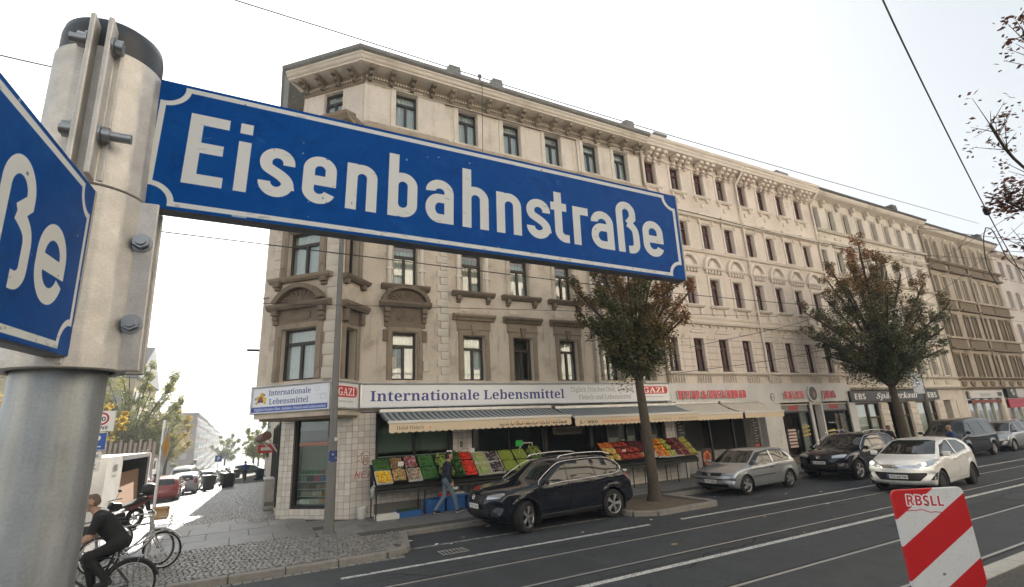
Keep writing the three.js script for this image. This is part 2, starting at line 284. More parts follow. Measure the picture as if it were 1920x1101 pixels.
{ // mended patches and tar-filled cracks
  const mk = (k) => std({ map: dataTex(256, (u, v) => lin(0.03 + 0.012 * k, 0.033 + 0.012 * k, 0.037 + 0.011 * k, 1 + 0.4 * tileNoise(u, v, 4, 141 + k, 5) + 0.6 * tileNoise(u, v, 70, 143, 2)), 2), roughness: 0.8, bumpMap: bumpTex, bumpScale: 0.004 }), ms = [mk(0), mk(1)];
  [[3, 6.2, -9.3, -8.15, 0], [10.5, 15, -7.95, -7.55, 1], [13, 19, -6.9, -6.1, 0], [6.5, 8.8, -11.4, -10.7, 1], [17, 24, -9.3, -8.15, 1], [14.2, 15.6, -11.6, -10.65, 0], [24, 30, -7.2, -6.2, 0], [0.4, 2.6, -11.3, -10.7, 1], [8, 12, -5.9, -4.7, 1], [26, 33, -11.3, -10.7, 0]].forEach(([a, b, c, d, k], i) => { const s = new THREE.Shape(); const n = 9, P = []; for (let j = 0; j <= n; j++) P.push([lerp(a, b, j / n), c + rr(-0.03, 0.03)]); for (let j = n; j >= 0; j--) P.push([lerp(a, b, j / n), d + rr(-0.03, 0.03)]); P.forEach(([x, z], j) => (j ? s.lineTo(x, -z) : s.moveTo(x, -z))); const g = new THREE.ShapeGeometry(s); g.rotateX(-Math.PI / 2); g.translate(0, 0.0022, 0); struct(i ? 'road_patch_00' + i : 'road_patch', uvm(g), ms[k]); });
  const cr = []; for (const [x, z, dx, dz] of [[5, -10.4, 3.5, 0.5], [9.2, -8.1, 2.4, 0.9], [12, -10.2, 4, 0.4], [15, -9.2, 1, 1.2], [7, -7.3, 3, -0.6], [18, -7.2, 4, 0.5], [2.5, -10.3, 1.4, 0.9], [20, -6, 5, -0.4]]) { const n = 14; for (let j = 0; j < n; j++) { const f = (t) => [x + dx * t, z + dz * t + 0.12 * Math.sin(t * 9 + x) + 0.05 * Math.sin(t * 31 + z)], [x0, z0] = f(j / n), [x1, z1] = f((j + 1) / n), g = sheet(0, Math.hypot(x1 - x0, z1 - z0) + 0.01, -0.012, 0.012 + 0.01 * (j % 3), 0); g.rotateY(-Math.atan2(z1 - z0, x1 - x0)); g.translate(x0, 0.0032, z0); cr.push(g); } }
  const c = struct('tar_cracks', cr, M.rubber, 'stuff');
}
struct('asphalt_seam', [sheet(-70, 140, -9.95, -9.93, 0.003), sheet(-70, 140, -7.62, -7.6, 0.003), sheet(-70, 140, -4.15, -4.12, 0.003)], M.rubber);
struct('tram_platform', plate([[4.5, -3.9], [5.2, -4.02], [140, -4.02], [140, -1.2], [2.6, -1.2], [2.4, -2.2], [3.2, -3.4]], 0.1, -0.1), M.asphaltOld);
{ const k = new THREE.Group(); k.name = 'platform_kerb'; k.userData.kind = 'structure'; scene.add(k); const g = rbx(0.985, 0.2, 0.28, 0.012), mk = std({ map: plaster([0.4, 0.39, 0.36], [0.26, 0.25, 0.22], 0.5, 1, 88, 1, 256), roughness: 0.8 }); for (let x = 5.5; x < 40; x += 1) part(k, 'kerb_stone', g, mk, [x, 0.02, -4.02]); }
struct('near_pavement', plate([[-60, -1.6], [1.6, -1.6], [2.3, -0.8], [2.4, 0.4], [100, 0.4], [100, 6.4], [-60, 6.4]], 0.12, -0.1), M.joint);
// drain grating by the parking bay
{ const d = thing('drain_grate', 'small iron drain grate set in the road by the parked dark off-roader', 'drain', [4.35, 0.004, -11.15]); part(d, 'frame', [bb(-0.3, 0.3, 0, 0.012, -0.2, -0.17), bb(-0.3, 0.3, 0, 0.012, 0.17, 0.2), bb(-0.3, -0.27, 0, 0.012, -0.17, 0.17), bb(0.27, 0.3, 0, 0.012, -0.17, 0.17)], M.rail); for (let i = 0; i < 6; i++) part(d, 'bar', bb(-0.22 + i * 0.085, -0.19 + i * 0.085, 0, 0.01, -0.17, 0.17), M.rail); part(d, 'pit', sheet(-0.27, 0.27, -0.17, 0.17, 0.001), M.rubber); }
// small setts: far too many to count
{
  const g = new RoundedBoxGeometry(0.088, 0.05, 0.088, 1, 0.014); const mats = [], cols = [];
  const o = new THREE.Object3D(), inPoly = (x, z) => {
    if (z > -14.98) { if (x > 2.9 + 0 * z && z < -13.7) return false; return x > -3.1 && x < (z > -12.2 ? 3.3 : 3.6 + (-12.2 - z) * 0.2) && z < -11.78 && !(x > 2.0 && z < -14.28); }
    if (z > -19.4) return x > 1.9 ? false : z < -18.3 && x > 0.2 && x < 1.3;
    return x > kerbX(z) + 0.12 && x < wallX(z) - 0.05;
  };
  for (let z = -11.75; z > -52; z -= 0.098) {
    const zz = z; for (let x = -3.2; x < 4.2; x += 0.098) {
      const X = x + rr(-0.01, 0.01) + 0.03 * Math.sin(zz * 9), Z = zz + 0.035 * Math.sin(x * 5.5) + rr(-0.008, 0.008); if (!inPoly(X, Z)) continue;
      o.position.set(X, (Z > -19 ? 0.1 : gy(Z) - 0.014) + rr(-0.005, 0.006), Z); o.rotation.set(rr(-0.06, 0.06), rr(-0.2, 0.2), rr(-0.06, 0.06)); o.scale.set(rr(0.88, 1.02), 1, rr(0.88, 1.02)); o.updateMatrix();
      mats.push(o.matrix.clone()); const k = rr(0.55, 1.15); cols.push(k, k * rr(0.96, 1.0), k * rr(0.9, 0.98));
    }
  }
  for (let x = -3; x < 3.3; x += 0.17) { o.position.set(x, -0.012, -11.44 + rr(-0.01, 0.01)); o.rotation.set(0, rr(-0.06, 0.06), 0); o.scale.set(1.75, 1, 1.5); o.updateMatrix(); mats.push(o.matrix.clone()); const k = rr(0.8, 1.2); cols.push(k, k, k * 0.95); }
  const im = new THREE.InstancedMesh(g, M.cobble, mats.length); mats.forEach((m, i) => { im.setMatrixAt(i, m); im.setColorAt(i, col(cols[3 * i], cols[3 * i + 1], cols[3 * i + 2])); });
  im.name = 'small_setts'; im.userData = { kind: 'stuff', label: 'small grey granite setts paving the street corner', category: 'paving' }; im.castShadow = im.receiveShadow = true; scene.add(im);
}
// scraps of litter and leaves on the road
{
  const lit = [[7.6, -10.9], [9.9, -11.0], [12.2, -9.3], [15.1, -9.4], [4.6, -11.9], [5.1, -12.4], [4.3, -12.1], [3.9, -12.9], [11.2, -7.6], [17.3, -10.9], [13.6, -6.6], [8.3, -8.6], [14.2, -12.6], [16.2, -11.4], [22, -6.5], [6.2, -13.3]];
  const g = slab([[-0.06, -0.02], [0.02, -0.035], [0.065, 0.005], [0.01, 0.04], [-0.05, 0.03]], 0, 0.004); g.rotateX(-Math.PI / 2); uvm(g);
  const mt = [std({ color: col(0.6, 0.6, 0.58), roughness: 0.9 }), std({ color: col(0.35, 0.25, 0.12), roughness: 0.9 })];
  lit.forEach(([x, z], i) => { const m = solo('paper_scrap', g, mt[i % 3 === 2 ? 1 : 0], 'pale scrap of paper or dry leaf lying on the asphalt', 'litter', 'scraps lying on the asphalt'); m.position.set(x, 0.006, z); m.rotation.y = i * 1.7; m.scale.setScalar(0.7 + (i % 4) * 0.2); });
}
// ---------- windows ----------
const geoC = new Map(), cached = (k, f) => { if (!geoC.has(k)) geoC.set(k, f()); return geoC.get(k); };
// origin at the middle of the window's foot, outer face of the frame at z = 0
function windowAt(parent, x, y, z, w, h, kind, frameMat, cur, turn = 0, open = 0) {
  const key = kind + w.toFixed(2) + '_' + h.toFixed(2), b = 0.07, dpt = 0.07;
  const ty = kind === 'plain' ? 0 : h * 0.68, mull = kind !== 'plain';
  const frame = cached(key, () => {
    const L = [bb(-w / 2, w / 2, 0, b, -dpt, 0), bb(-w / 2, w / 2, h - b, h, -dpt, 0), bb(-w / 2, -w / 2 + b, b, h - b, -dpt, 0), bb(w / 2 - b, w / 2, b, h - b, -dpt, 0)];
    if (ty) L.push(bb(-w / 2 + b, w / 2 - b, ty, ty + 0.1, -dpt, 0.014));
    if (mull) L.push(bb(-0.045, 0.045, b, ty, -dpt, 0.008));
    if (kind === 'cross') L.push(bb(-0.035, 0.035, ty + 0.1, h - b, -dpt, 0.006));
    return join(L);
  });
  const m = part(parent, 'window', frame, frameMat, [x, y, z], turn);
  const pane = (k, x0, x1, y0, y1) => part(m, 'pane', cached(key + 'p' + k, () => bb(x0, x1, y0, y1, -0.045, -0.041)), M.glass);
  const hw = w / 2 - b;
  if (kind === 'plain') pane(0, -hw, hw, b, h - b);
  else { pane(0, -hw, -0.045, b, ty); pane(1, 0.045, hw, b, ty); if (kind === 'cross') { pane(2, -hw, -0.035, ty + 0.1, h - b); pane(3, 0.035, hw, ty + 0.1, h - b); } else pane(2, -hw, hw, ty + 0.1, h - b); }
  const c = part(m, cur === M.room ? 'dark_room' : 'curtain', cached(key + 'c' + (cur === M.curtain || cur === M.curtainWarm ? 1 : 0), () => {
    if (cur !== M.curtain && cur !== M.curtainWarm) return bb(-w / 2, w / 2, 0, h, -0.62, -0.6);
    const g = new THREE.PlaneGeometry(w, h, 28, 1), p = g.attributes.position; for (let i = 0; i < p.count; i++) { const q = p.getX(i); p.setZ(i, 0.018 * Math.sin(q * 46) + 0.01 * Math.sin(q * 90 + 1)); } g.computeVertexNormals(); g.translate(0, h / 2, -0.16); return uvm(g);
  }), cur);
  return m;
}
const curtainFor = () => pick([M.curtain, M.curtain, M.curtainWarm, M.room, M.room]);
function wallSlab(pts, holes, t) { return uvm(slab(pts, -t, 0, holes)); }
// ---------- the corner house ----------
const B1 = thing('corner_house', 'cream four-storey corner house with sooty window surrounds over the blue lettered grocery sign', 'house', [3.2, 0, -16.75]);
const X1 = 13.78, FL1 = [[4.26, 5.9], [7.55, 9.15], [10.75, 12.35], [13.95, 15.48]], C1 = [4.83, 7.47, 9.55, 11.68, 13.74, 15.58].map((x) => x - 3.2);
const WIN1 = 0.86;
{
  const holes = (a, b) => C1.filter((c) => c > a && c < b).flatMap((c) => FL1.map(([y0, y1]) => rect(c - WIN1 / 2, c + WIN1 / 2, y0, y1)));
  const panel = (a, b, z) => { const g = uvm(slab(rect(a, b, 3.25, 13.75), z - 0.42, z, holes(a, b).filter((h) => h[0][1] < 13))); const g2 = uvm(slab(rect(a, b, 13.75, 16.2), z - 0.42, z, holes(a, b).filter((h) => h[0][1] > 13))); part(B1, 'wall', g, M.creamDirty); part(B1, 'upper_wall', g2, M.cream); };
  panel(0, 3.22, 0.1); panel(3.22, 9.78, 0); panel(9.78, X1, 0.1);
  part(B1, 'inner_wall', [bb(0.6, X1, 3.25, 16, -1.2, -1.05), bb(-1.2, X1, 3.2, 3.26, -10, -0.02)], M.room);
  // corner faces: chamfer above and side wall
  const ch = -Math.PI / 4, cl = 2.69;           // along the chamfer from its street end
  const chWall = (pts, holes, z, mat, name) => part(B1, name, uvm(slab(pts, z - 0.4, z, holes)), mat, [-1.9, 0, -1.9], ch + 0);
  chWall(rect(0, 2.69, 9.9, 16.2), [rect(0.9, 1.75, 13.95, 15.48), rect(0.9, 1.75, 10.75, 12.35)], 0, M.cream, 'chamfer_wall');
  windowAt(B1, -1.9 + 0.7071 * 1.325, 13.95, -1.9 + 0.7071 * 1.325, 0.85, 1.53, 'tee', M.frameGrey, M.curtain, ch).translateZ(-0.16);
  part(B1, 'side_wall', [tf(uvm(slab(rect(0, 26, -3, 16.2), 0, 0.4, [...[2.2, 4.6, 7, 9.6, 12.2, 15, 18, 21, 24].flatMap((c) => FL1.map(([y0, y1]) => rect(c - 0.45, c + 0.45, y0, y1)))])), [-1.9, 0, -1.94], -Math.PI / 2 - 0.04 + Math.PI, 0, 0)].map((g) => { return g; }), M.creamDirty);
  part(B1, 'core', [bb(-0.6, X1, 3.3, 16.2, -24, -4.5)], M.room);
  // windows of the street face
  C1.forEach((c, i) => FL1.forEach(([y0, y1], f) => {
    const z = (c < 3.22 || c > 9.78 ? 0.1 : 0) - 0.2, light = f === 3;
    const w = windowAt(B1, c, y0, z, WIN1, y1 - y0, 'tee', f === 3 ? M.frameGrey : M.frameDark, f === 0 && i === 2 ? M.room : f === 3 || (f === 0 && i !== 2) ? M.curtain : curtainFor());
    const zz = z + 0.2;
    if (f === 3) {   // plain pale surround
      part(w, 'surround', [bb(-0.63, -0.44, -0.1, 1.68, 0.2, 0.235), bb(0.44, 0.63, -0.1, 1.68, 0.2, 0.235), bb(-0.44, 0.44, 1.54, 1.68, 0.2, 0.235)], M.creamLight);
    } else {
      const lower = f === 0, mt = lower ? (i === 1 ? M.sootLight : M.soot) : M.creamLight;
      part(w, 'surround', [bb(-0.62, -0.44, 0, 1.66, 0.2, 0.25), bb(0.44, 0.62, 0, 1.66, 0.2, 0.25), bb(-0.62, 0.62, 1.66, 1.8, 0.2, 0.255), bb(-0.58, -0.5, 0.12, 1.56, 0.25, 0.275), bb(0.5, 0.58, 0.12, 1.56, 0.25, 0.275)], lower ? M.sootLight : M.creamDirty);
      if (lower && i === 0) {   // arched pediment on consoles
        const arc = []; for (let k = 0; k <= 16; k++) { const a = Math.PI * k / 16; arc.push([0.86 * Math.cos(a), 2.66 + 0.62 * Math.sin(a)]); }
        const inn = []; for (let k = 16; k >= 0; k--) { const a = Math.PI * k / 16; inn.push([0.7 * Math.cos(a), 2.68 + 0.46 * Math.sin(a)]); }
        part(w, 'pediment', [uvm(slab([...arc, ...inn], 0.2, 0.46, [], 0.02)), uvm(slab([...inn].reverse(), 0.2, 0.27)), prof([[0.2, 2.5], [0.4, 2.5], [0.48, 2.6], [0.48, 2.68], [0.2, 2.68]], -0.9, 0.9)], M.soot);
        part(w, 'shell_relief', Array.from({ length: 9 }, (_, k) => { const a = Math.PI * (k + 1) / 10; return cyl([0, 2.7, 0.27], [0.55 * Math.cos(a), 2.7 + 0.33 * Math.sin(a), 0.27], 0.02, 0.045, 6); }), M.soot);
        part(w, 'frieze', [bb(-0.72, 0.72, 1.8, 2.5, 0.2, 0.26), bb(-0.3, 0.3, 2.08, 2.26, 0.26, 0.295), bb(-0.22, 0.22, 2.02, 2.3, 0.26, 0.285)], M.soot);
        for (const s of [-1, 1]) part(w, 'console', [rbx(0.2, 0.2, 0.22, 0.03, s * 0.66, 2.38, 0.33), rbx(0.18, 0.16, 0.17, 0.03, s * 0.66, 2.2, 0.31), rbx(0.16, 0.16, 0.12, 0.03, s * 0.66, 2.04, 0.29), rbx(0.16, 0.4, 0.06, 0.02, s * 0.68, 1.5, 0.26)], M.soot);
      } else if (lower) {   // straight hood
        part(w, 'hood', [prof([[0.2, 2.2], [0.32, 2.2], [0.36, 2.27], [0.46, 2.34], [0.46, 2.42], [0.2, 2.46]], -0.84, 0.84)], i === 1 ? M.sootLight : M.soot);
        part(w, 'frieze', [bb(-0.68, 0.68, 1.8, 2.2, 0.2, 0.24), bb(-0.66, -0.12, 1.86, 1.93, 0.24, 0.275), bb(0.12, 0.66, 1.86, 1.93, 0.24, 0.275)], M.sootLight);
        part(w, 'keystone', uvm(slab([[-0.07, 1.62], [0.07, 1.62], [0.13, 2.02], [-0.13, 2.02]], 0.24, 0.33, [], 0.015)), mt);
      }
      if (!lower) {
        part(w, 'sill', [prof([[0.2, -0.17], [0.34, -0.17], [0.42, -0.1], [0.46, -0.05], [0.46, 0], [0.2, 0.02]], -0.86, 0.86)], M.soot);
        for (const s of [-1, 1]) part(w, 'bracket', [rbx(0.17, 0.17, 0.2, 0.025, s * 0.6, -0.25, 0.3), rbx(0.15, 0.1, 0.13, 0.025, s * 0.6, -0.37, 0.27)], M.soot);
        if (f === 1) part(w, 'apron', bb(-0.55, 0.55, -0.72, -0.17, 0.2, 0.212), M.creamDirty);
        if (f === 1 && i < 2) for (const s of [-1, 1]) part(w, 'pilaster', [cyl([s * 0.58, 0.02, 0.25], [s * 0.58, 1.5, 0.25], 0.085, 0.08, 10), bb(s * 0.58 - 0.11, s * 0.58 + 0.11, 0.55, 0.62, 0.2, 0.35)], M.creamLight);
        if (f === 1) part(w, 'blind', bb(-0.4, 0.4, 1.4, 1.56, -0.11, -0.09), std({ color: col(0.35, 0.24, 0.18), roughness: 0.9 }));
      }
    }
  }));
  // quoins
  const qg = [bx(0.42, 0.26, 0.06), bx(0.28, 0.26, 0.06)];
  for (let k = 0; k < 34; k++) { part(B1, 'quoin', qg[k % 2], M.quoin, [3.22 - (k % 2 ? 0.14 : 0.21), 4.3 + k * 0.275, 0.115]); }
  for (let k = 0; k < 34; k += 1) part(B1, 'quoin', qg[k % 2], M.quoin, [9.78 + (k % 2 ? 0.14 : 0.21), 4.3 + k * 0.275, 0.115]);
  // belts and main cornice
  parts(B1, 'belt_course', [prof([[0, 13.56], [0.18, 13.6], [0.26, 13.68], [0.3, 13.74], [0.02, 13.78]], 0, 3.3), prof([[0, 13.56], [0.08, 13.6], [0.16, 13.68], [0.2, 13.74], [0, 13.78]], 3.3, 9.7), prof([[0, 13.56], [0.18, 13.6], [0.26, 13.68], [0.3, 13.74], [0, 13.78]], 9.7, X1)], M.creamDirty);
  part(B1, 'belt_course', [prof([[0, 10.25], [0.2, 10.3], [0.28, 10.42], [0, 10.48]], 0, X1)], M.soot);
  const cor = [[-0.1, 15.98], [0.62, 16.02], [0.62, 16.08], [0.7, 16.12], [0.74, 16.2], [0.8, 16.24], [0.8, 16.3], [-0.1, 16.32]];
  part(B1, 'cornice', prof(cor, -0.33, X1), M.cream);
  part(B1, 'cornice', tf(prof(cor, -0.32, 3.01), [-1.9, 0, -1.9], ch), M.cream);
  const gut = [[0.5, 16.3], [0.82, 16.3], [0.9, 16.36], [0.92, 16.48], [0.86, 16.52], [0.5, 16.6]];
  part(B1, 'gutter', prof(gut, -0.4, X1 + 0.05), M.zinc); part(B1, 'gutter', tf(prof(gut, -0.4, 3.08), [-1.9, 0, -1.9], ch), M.zinc);
  part(B1, 'roof', [prof([[0.5, 16.4], [0.5, 16.55], [-7, 19.2], [-7, 16.4]], 0.6, X1), tf(prof([[0.5, 16.4], [0.5, 16.55], [-4, 18.2], [-4, 16.4]], 0, 2.69), [-1.9, 0, -1.9], ch)], M.slate);
  part(B1, 'frieze_band', [prof([[0, 15.52], [0.14, 15.52], [0.14, 15.58], [0.11, 15.58], [0.11, 15.98], [0, 15.98]], 0, X1), tf(prof([[0, 15.52], [0.06, 15.52], [0.06, 15.58], [0.02, 15.58], [0.02, 15.98], [0, 15.98]], 0, 2.69), [-1.9, 0, -1.9], ch)], M.sootLight);
  const cons = join([rbx(0.2, 0.16, 0.5, 0.04, 0, 15.9, 0.35), rbx(0.17, 0.17, 0.3, 0.05, 0, 15.76, 0.28), rbx(0.14, 0.2, 0.16, 0.04, 0, 15.63, 0.2)]);
  for (let x = 0.16; x < X1; x += 0.822) part(B1, 'cornice_bracket', cons, x < 3.4 ? M.soot : M.sootLight, [x, 0, 0.02]);
  for (let s = 0.2; s < 2.69; s += 0.72) part(B1, 'cornice_bracket', cons, M.soot, [-1.9 + 0.7071 * s, 0, -1.9 + 0.7071 * s], ch);
  const dent = []; for (let x = 0.05; x < X1; x += 0.11) dent.push(bx(0.055, 0.07, 0.05, x, 15.75, 0.16)); for (let x = 0.03; x < X1; x += 0.055) dent.push(bx(0.028, 0.05, 0.03, x, 15.49, 0.15));
  for (let s = 0.05; s < 2.69; s += 0.11) dent.push(tf(bx(0.055, 0.07, 0.05, s, 15.75, 0.05), [-1.9, 0, -1.9], ch));
  part(B1, 'dentils', dent, M.creamLight).userData.kind = 'stuff';
  // dormer cheeks and vents along the eaves
  for (const [x, w] of [[3.25, 0.5], [5.25, 0.45], [12.6, 0.5]]) part(B1, 'roof_vent', prof([[-0.8, 16.5], [0.62, 16.5], [0.58, 17.1], [-0.8, 17.2]], 0, w), M.zinc, [x, 0, 0]);
  part(B1, 'vent_pipe', [cyl([4.6, 16.5, 0.6], [4.6, 16.95, 0.6], 0.05), cyl([4.6, 16.9, 0.6], [4.6, 16.98, 0.6], 0.09)], M.zinc);
  part(B1, 'lightning_wire', [cyl([4.55, 16.4, 0.93], [4.75, 13.4, 0.32], 0.012, 0.012, 5)], M.cable);
  part(B1, 'downpipe', [cyl([X1 - 0.1, 4.2, 0.16], [X1 - 0.1, 15.95, 0.16], 0.06), cyl([X1 - 0.1, 15.9, 0.16], [X1 - 0.1, 16.3, 0.75], 0.06)], M.sootLight);
  part(B1, 'wall_plaque', [bb(1.0 - 0.22, 1.0 + 0.32, 4.62, 5.02, 0.1, 0.115)], M.creamDirty);
  part(B1, 'wall_box', [bb(2.28, 2.46, 4.55, 4.9, 0.1, 0.16)], M.quoin);
}
// the bay window on the corner
{
  const bayRot = -Math.PI / 4, Cx = 2.39 - 3.2, Cz = -15.69 + 16.75, Lf = 2.8, dB = 1.5;
  // front face: local x runs from the left end to the street end
  const ox = Cx - 0.7071 * Lf, oz = Cz - 0.7071 * Lf, S = (s) => Lf - s;
  const fr = (geo, mat, name) => part(B1, name, geo, mat, [ox, 0, oz], bayRot);
  const f1 = [S(1.95), S(0.66)], f2 = [S(1.95), S(0.7)];
  const floors = [[4.24, 5.86, f1], [7.54, 9.14, f2], [10.75, 12.35, f2]];
  fr(uvm(slab(rect(0, Lf, 3.15, 13.0), -0.35, 0, floors.map(([a, b, [p, q]]) => rect(p, q, a, b)))), M.creamDirty, 'bay_wall');
  const side = (geo, mat, name) => part(B1, name, geo, mat, [Cx, 0, Cz], Math.PI / 4);
  const sideHoles = floors.map(([a, b]) => rect(0.5, 1.08, a, b));
  side(uvm(slab(rect(0, dB + 0.05, 3.15, 13.0), -0.35, -0.002, sideHoles)), M.creamDirty, 'bay_side_wall');
  part(B1, 'bay_side_wall', uvm(slab(rect(0, dB, 3.15, 13.0), -0.35, -0.002)), M.creamDirty, [ox + 0.7071 * dB, 0, oz - 0.7071 * dB], Math.PI / 4 + Math.PI);
  part(B1, 'bay_core', tf(bb(0.36, Lf - 0.36, 3.2, 12.9, -1.6, -0.95), [ox, 0, oz], bayRot), M.room);
  for (const [i, [a, b, [p, q]]] of floors.entries()) {
    const mid = (p + q) / 2, w = windowAt(B1, ox, a, oz, q - p, b - a, 'tee', M.frameDark, M.curtain, bayRot); w.translateX(mid); w.translateZ(-0.16);
    const hw = (q - p) / 2;
    part(w, 'surround', [bb(-hw - 0.24, -hw, 0, 1.62, 0.16, 0.215), bb(hw, hw + 0.24, 0, 1.62, 0.16, 0.215), bb(-hw - 0.24, hw + 0.24, 1.62, 1.78, 0.16, 0.22), bb(-hw - 0.2, -hw - 0.06, 0.35, 1.4, 0.215, 0.245), bb(hw + 0.06, hw + 0.2, 0.35, 1.4, 0.215, 0.245), bb(-hw - 0.22, -hw - 0.04, 0.02, 0.28, 0.215, 0.25), bb(hw + 0.04, hw + 0.22, 0.02, 0.28, 0.215, 0.25)], M.sootLight);
    if (i === 0) {
      const R = 1.2, arc = [], inn = []; for (let k = 0; k <= 18; k++) { const t = -0.93 + 1.86 * k / 18; arc.push([R * Math.sin(t) * 1.02, 1.86 + 0.62 + 1.0 * (Math.cos(t) - Math.cos(0.93)) * 1.55 * 0.9]); } for (let k = 18; k >= 0; k--) { const t = -0.86 + 1.72 * k / 18; inn.push([R * 0.85 * Math.sin(t), 2.46 + (Math.cos(t) - Math.cos(0.86)) * 1.22]); }
      part(w, 'pediment', [uvm(slab([...arc, ...inn], 0.16, 0.44, [], 0.02)), uvm(slab(inn, 0.16, 0.22)), prof([[0.16, 2.24], [0.34, 2.24], [0.42, 2.34], [0.42, 2.42], [0.16, 2.44]], -1.16, 1.16)], M.soot);
      part(w, 'shell_relief', [...Array.from({ length: 11 }, (_, k) => { const a = Math.PI * (k + 1) / 12; return cyl([0, 2.46, 0.22], [0.78 * Math.cos(a), 2.46 + 0.36 * Math.sin(a), 0.22], 0.02, 0.06, 6); }), rbx(0.2, 0.2, 0.1, 0.04, 0, 2.54, 0.24)], M.soot);
      part(w, 'frieze', [bb(-0.95, 0.95, 1.78, 2.24, 0.16, 0.22), bb(-0.42, 0.42, 1.92, 2.1, 0.22, 0.25), bb(-0.34, 0.34, 1.86, 2.16, 0.22, 0.24)], M.soot);
      for (const s of [-1, 1]) part(w, 'console', [rbx(0.22, 0.16, 0.22, 0.03, s * 0.86, 2.14, 0.28), rbx(0.2, 0.14, 0.17, 0.03, s * 0.86, 1.98, 0.26), rbx(0.18, 0.14, 0.12, 0.03, s * 0.86, 1.84, 0.24)], M.soot);
    } else if (i === 1) {
      part(w, 'sill', prof([[0.16, -0.15], [0.3, -0.15], [0.38, -0.08], [0.42, 0], [0.16, 0.02]], -1.17, 1.17), M.sootLight);
      for (const s of [-1, 1]) part(w, 'bracket', [rbx(0.24, 0.14, 0.2, 0.03, s * 0.88, -0.21, 0.26), rbx(0.2, 0.1, 0.12, 0.03, s * 0.88, -0.33, 0.23)], M.soot);
      for (const s of [-1, 1]) for (let k = 0; k < 5; k++) part(w, 'rusticated_block', bb(s > 0 ? hw + 0.26 : -hw - 0.52, s > 0 ? hw + 0.52 : -hw - 0.26, 0.06 + k * 0.33, 0.35 + k * 0.33, 0.16, 0.185), M.quoin);
    }
    const ws = windowAt(B1, Cx, a, Cz, 0.58, b - a, 'plain', M.frameDark, M.room, Math.PI / 4); ws.translateX(0.79); ws.translateZ(-0.24);
    part(ws, 'surround', [bb(-0.46, -0.29, 0, 1.62, 0.24, 0.29), bb(0.29, 0.48, 0, 1.62, 0.24, 0.29), bb(-0.46, 0.48, 1.62, 1.74, 0.24, 0.295)], M.sootLight);
    if (i === 0) part(ws, 'hood', [prof([[0.24, 2.2], [0.42, 2.2], [0.5, 2.32], [0.5, 2.42], [0.24, 2.44]], -0.6, 0.72), bb(-0.44, 0.5, 1.76, 2.2, 0.24, 0.28), rbx(0.18, 0.4, 0.18, 0.03, -0.4, 1.98, 0.33), rbx(0.18, 0.4, 0.18, 0.03, 0.46, 1.98, 0.33)], M.soot);
    if (i === 1) part(ws, 'sill', [prof([[0.24, -0.15], [0.38, -0.15], [0.46, -0.08], [0.5, 0], [0.24, 0.02]], -0.6, 0.76), rbx(0.2, 0.16, 0.18, 0.03, -0.42, -0.22, 0.32), rbx(0.2, 0.16, 0.18, 0.03, 0.52, -0.22, 0.32)], M.soot);
  }
  // corner blocks of the bay, tall pale strips
  for (let k = 0; k < 24; k++) { const g = cached('bq' + (k % 2), () => bx(k % 2 ? 0.34 : 0.44, 0.34, 0.03)); const q = part(B1, 'quoin', g, M.quoin, [ox, 4.4 + k * 0.355, oz], bayRot); q.translateX(Lf - (k % 2 ? 0.17 : 0.22)); q.translateZ(0.015); }
  fr(prof([[0, 6.98], [0.04, 6.98], [0.04, 7.02], [0, 7.03]], 0, 0.2), M.sootLight, 'bay_moulding');
  const capg = [[-0.3, 12.95], [0.1, 12.99], [0.24, 13.13], [0.28, 13.22], [-0.3, 13.4]];
  fr(prof(capg, -0.22, Lf + 0.22), M.sootLight, 'bay_cornice'); side(prof(capg, -0.1, dB - 0.1), M.sootLight, 'bay_cornice');
  fr(prof([[-1.5, 13], [0.05, 13], [-0.2, 13.38], [-1.5, 13.6]], 0.05, Lf - 0.05), M.zinc, 'bay_roof');
  // soffit under the bay
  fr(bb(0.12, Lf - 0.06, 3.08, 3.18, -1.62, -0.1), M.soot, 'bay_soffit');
}
// ---------- the other houses of the row ----------
function house(name, label, x0, x1, wallMat, cols, floors, winW, kind, frameMat, zoff = 0) {
  const b = thing(name, label, 'house', [x0, 0, -16.75 + zoff]);
  const L = x1 - x0, holes = cols.flatMap((c) => floors.map(([y0, y1]) => rect(c - x0 - winW / 2, c - x0 + winW / 2, y0, y1)));
  part(b, 'wall', uvm(slab(rect(0, L, 3.0, 16.1), -0.4, 0, holes)), wallMat);
  part(b, 'core', [bb(0.05, L - 0.05, 3.1, 16.1, -12, -4), bb(0.02, L - 0.02, 3.1, 16.05, -1.2, -1.1), bb(0, L, 3.02, 3.1, -12, -0.42), bb(0.05, L - 0.05, -0.1, 3.0, -12, -4.2), bb(0, 0.06, -0.1, 3.0, -4.2, -0.42), bb(L - 0.06, L, -0.1, 3.0, -4.2, -0.42)], M.room);
  const ws = cols.map((c, i) => floors.map(([y0, y1], f) => windowAt(b, c - x0, y0, -0.17, winW, y1 - y0, kind, frameMat, (i * 7 + f * 3) % 5 < 2 ? M.curtain : (i + f) % 3 ? M.room : M.curtainDark)));
  return { b, L, ws };
}
const lx = (x0, n, st, w) => Array.from({ length: n }, (_, i) => x0 + i * st + w / 2);
const sweepSill = (w, y = 0, out = 0.2) => prof([[0.17, y - 0.12], [0.17 + out * 0.6, y - 0.12], [0.17 + out, y - 0.04], [0.17 + out, y], [0.17, y + 0.01]], -w, w);
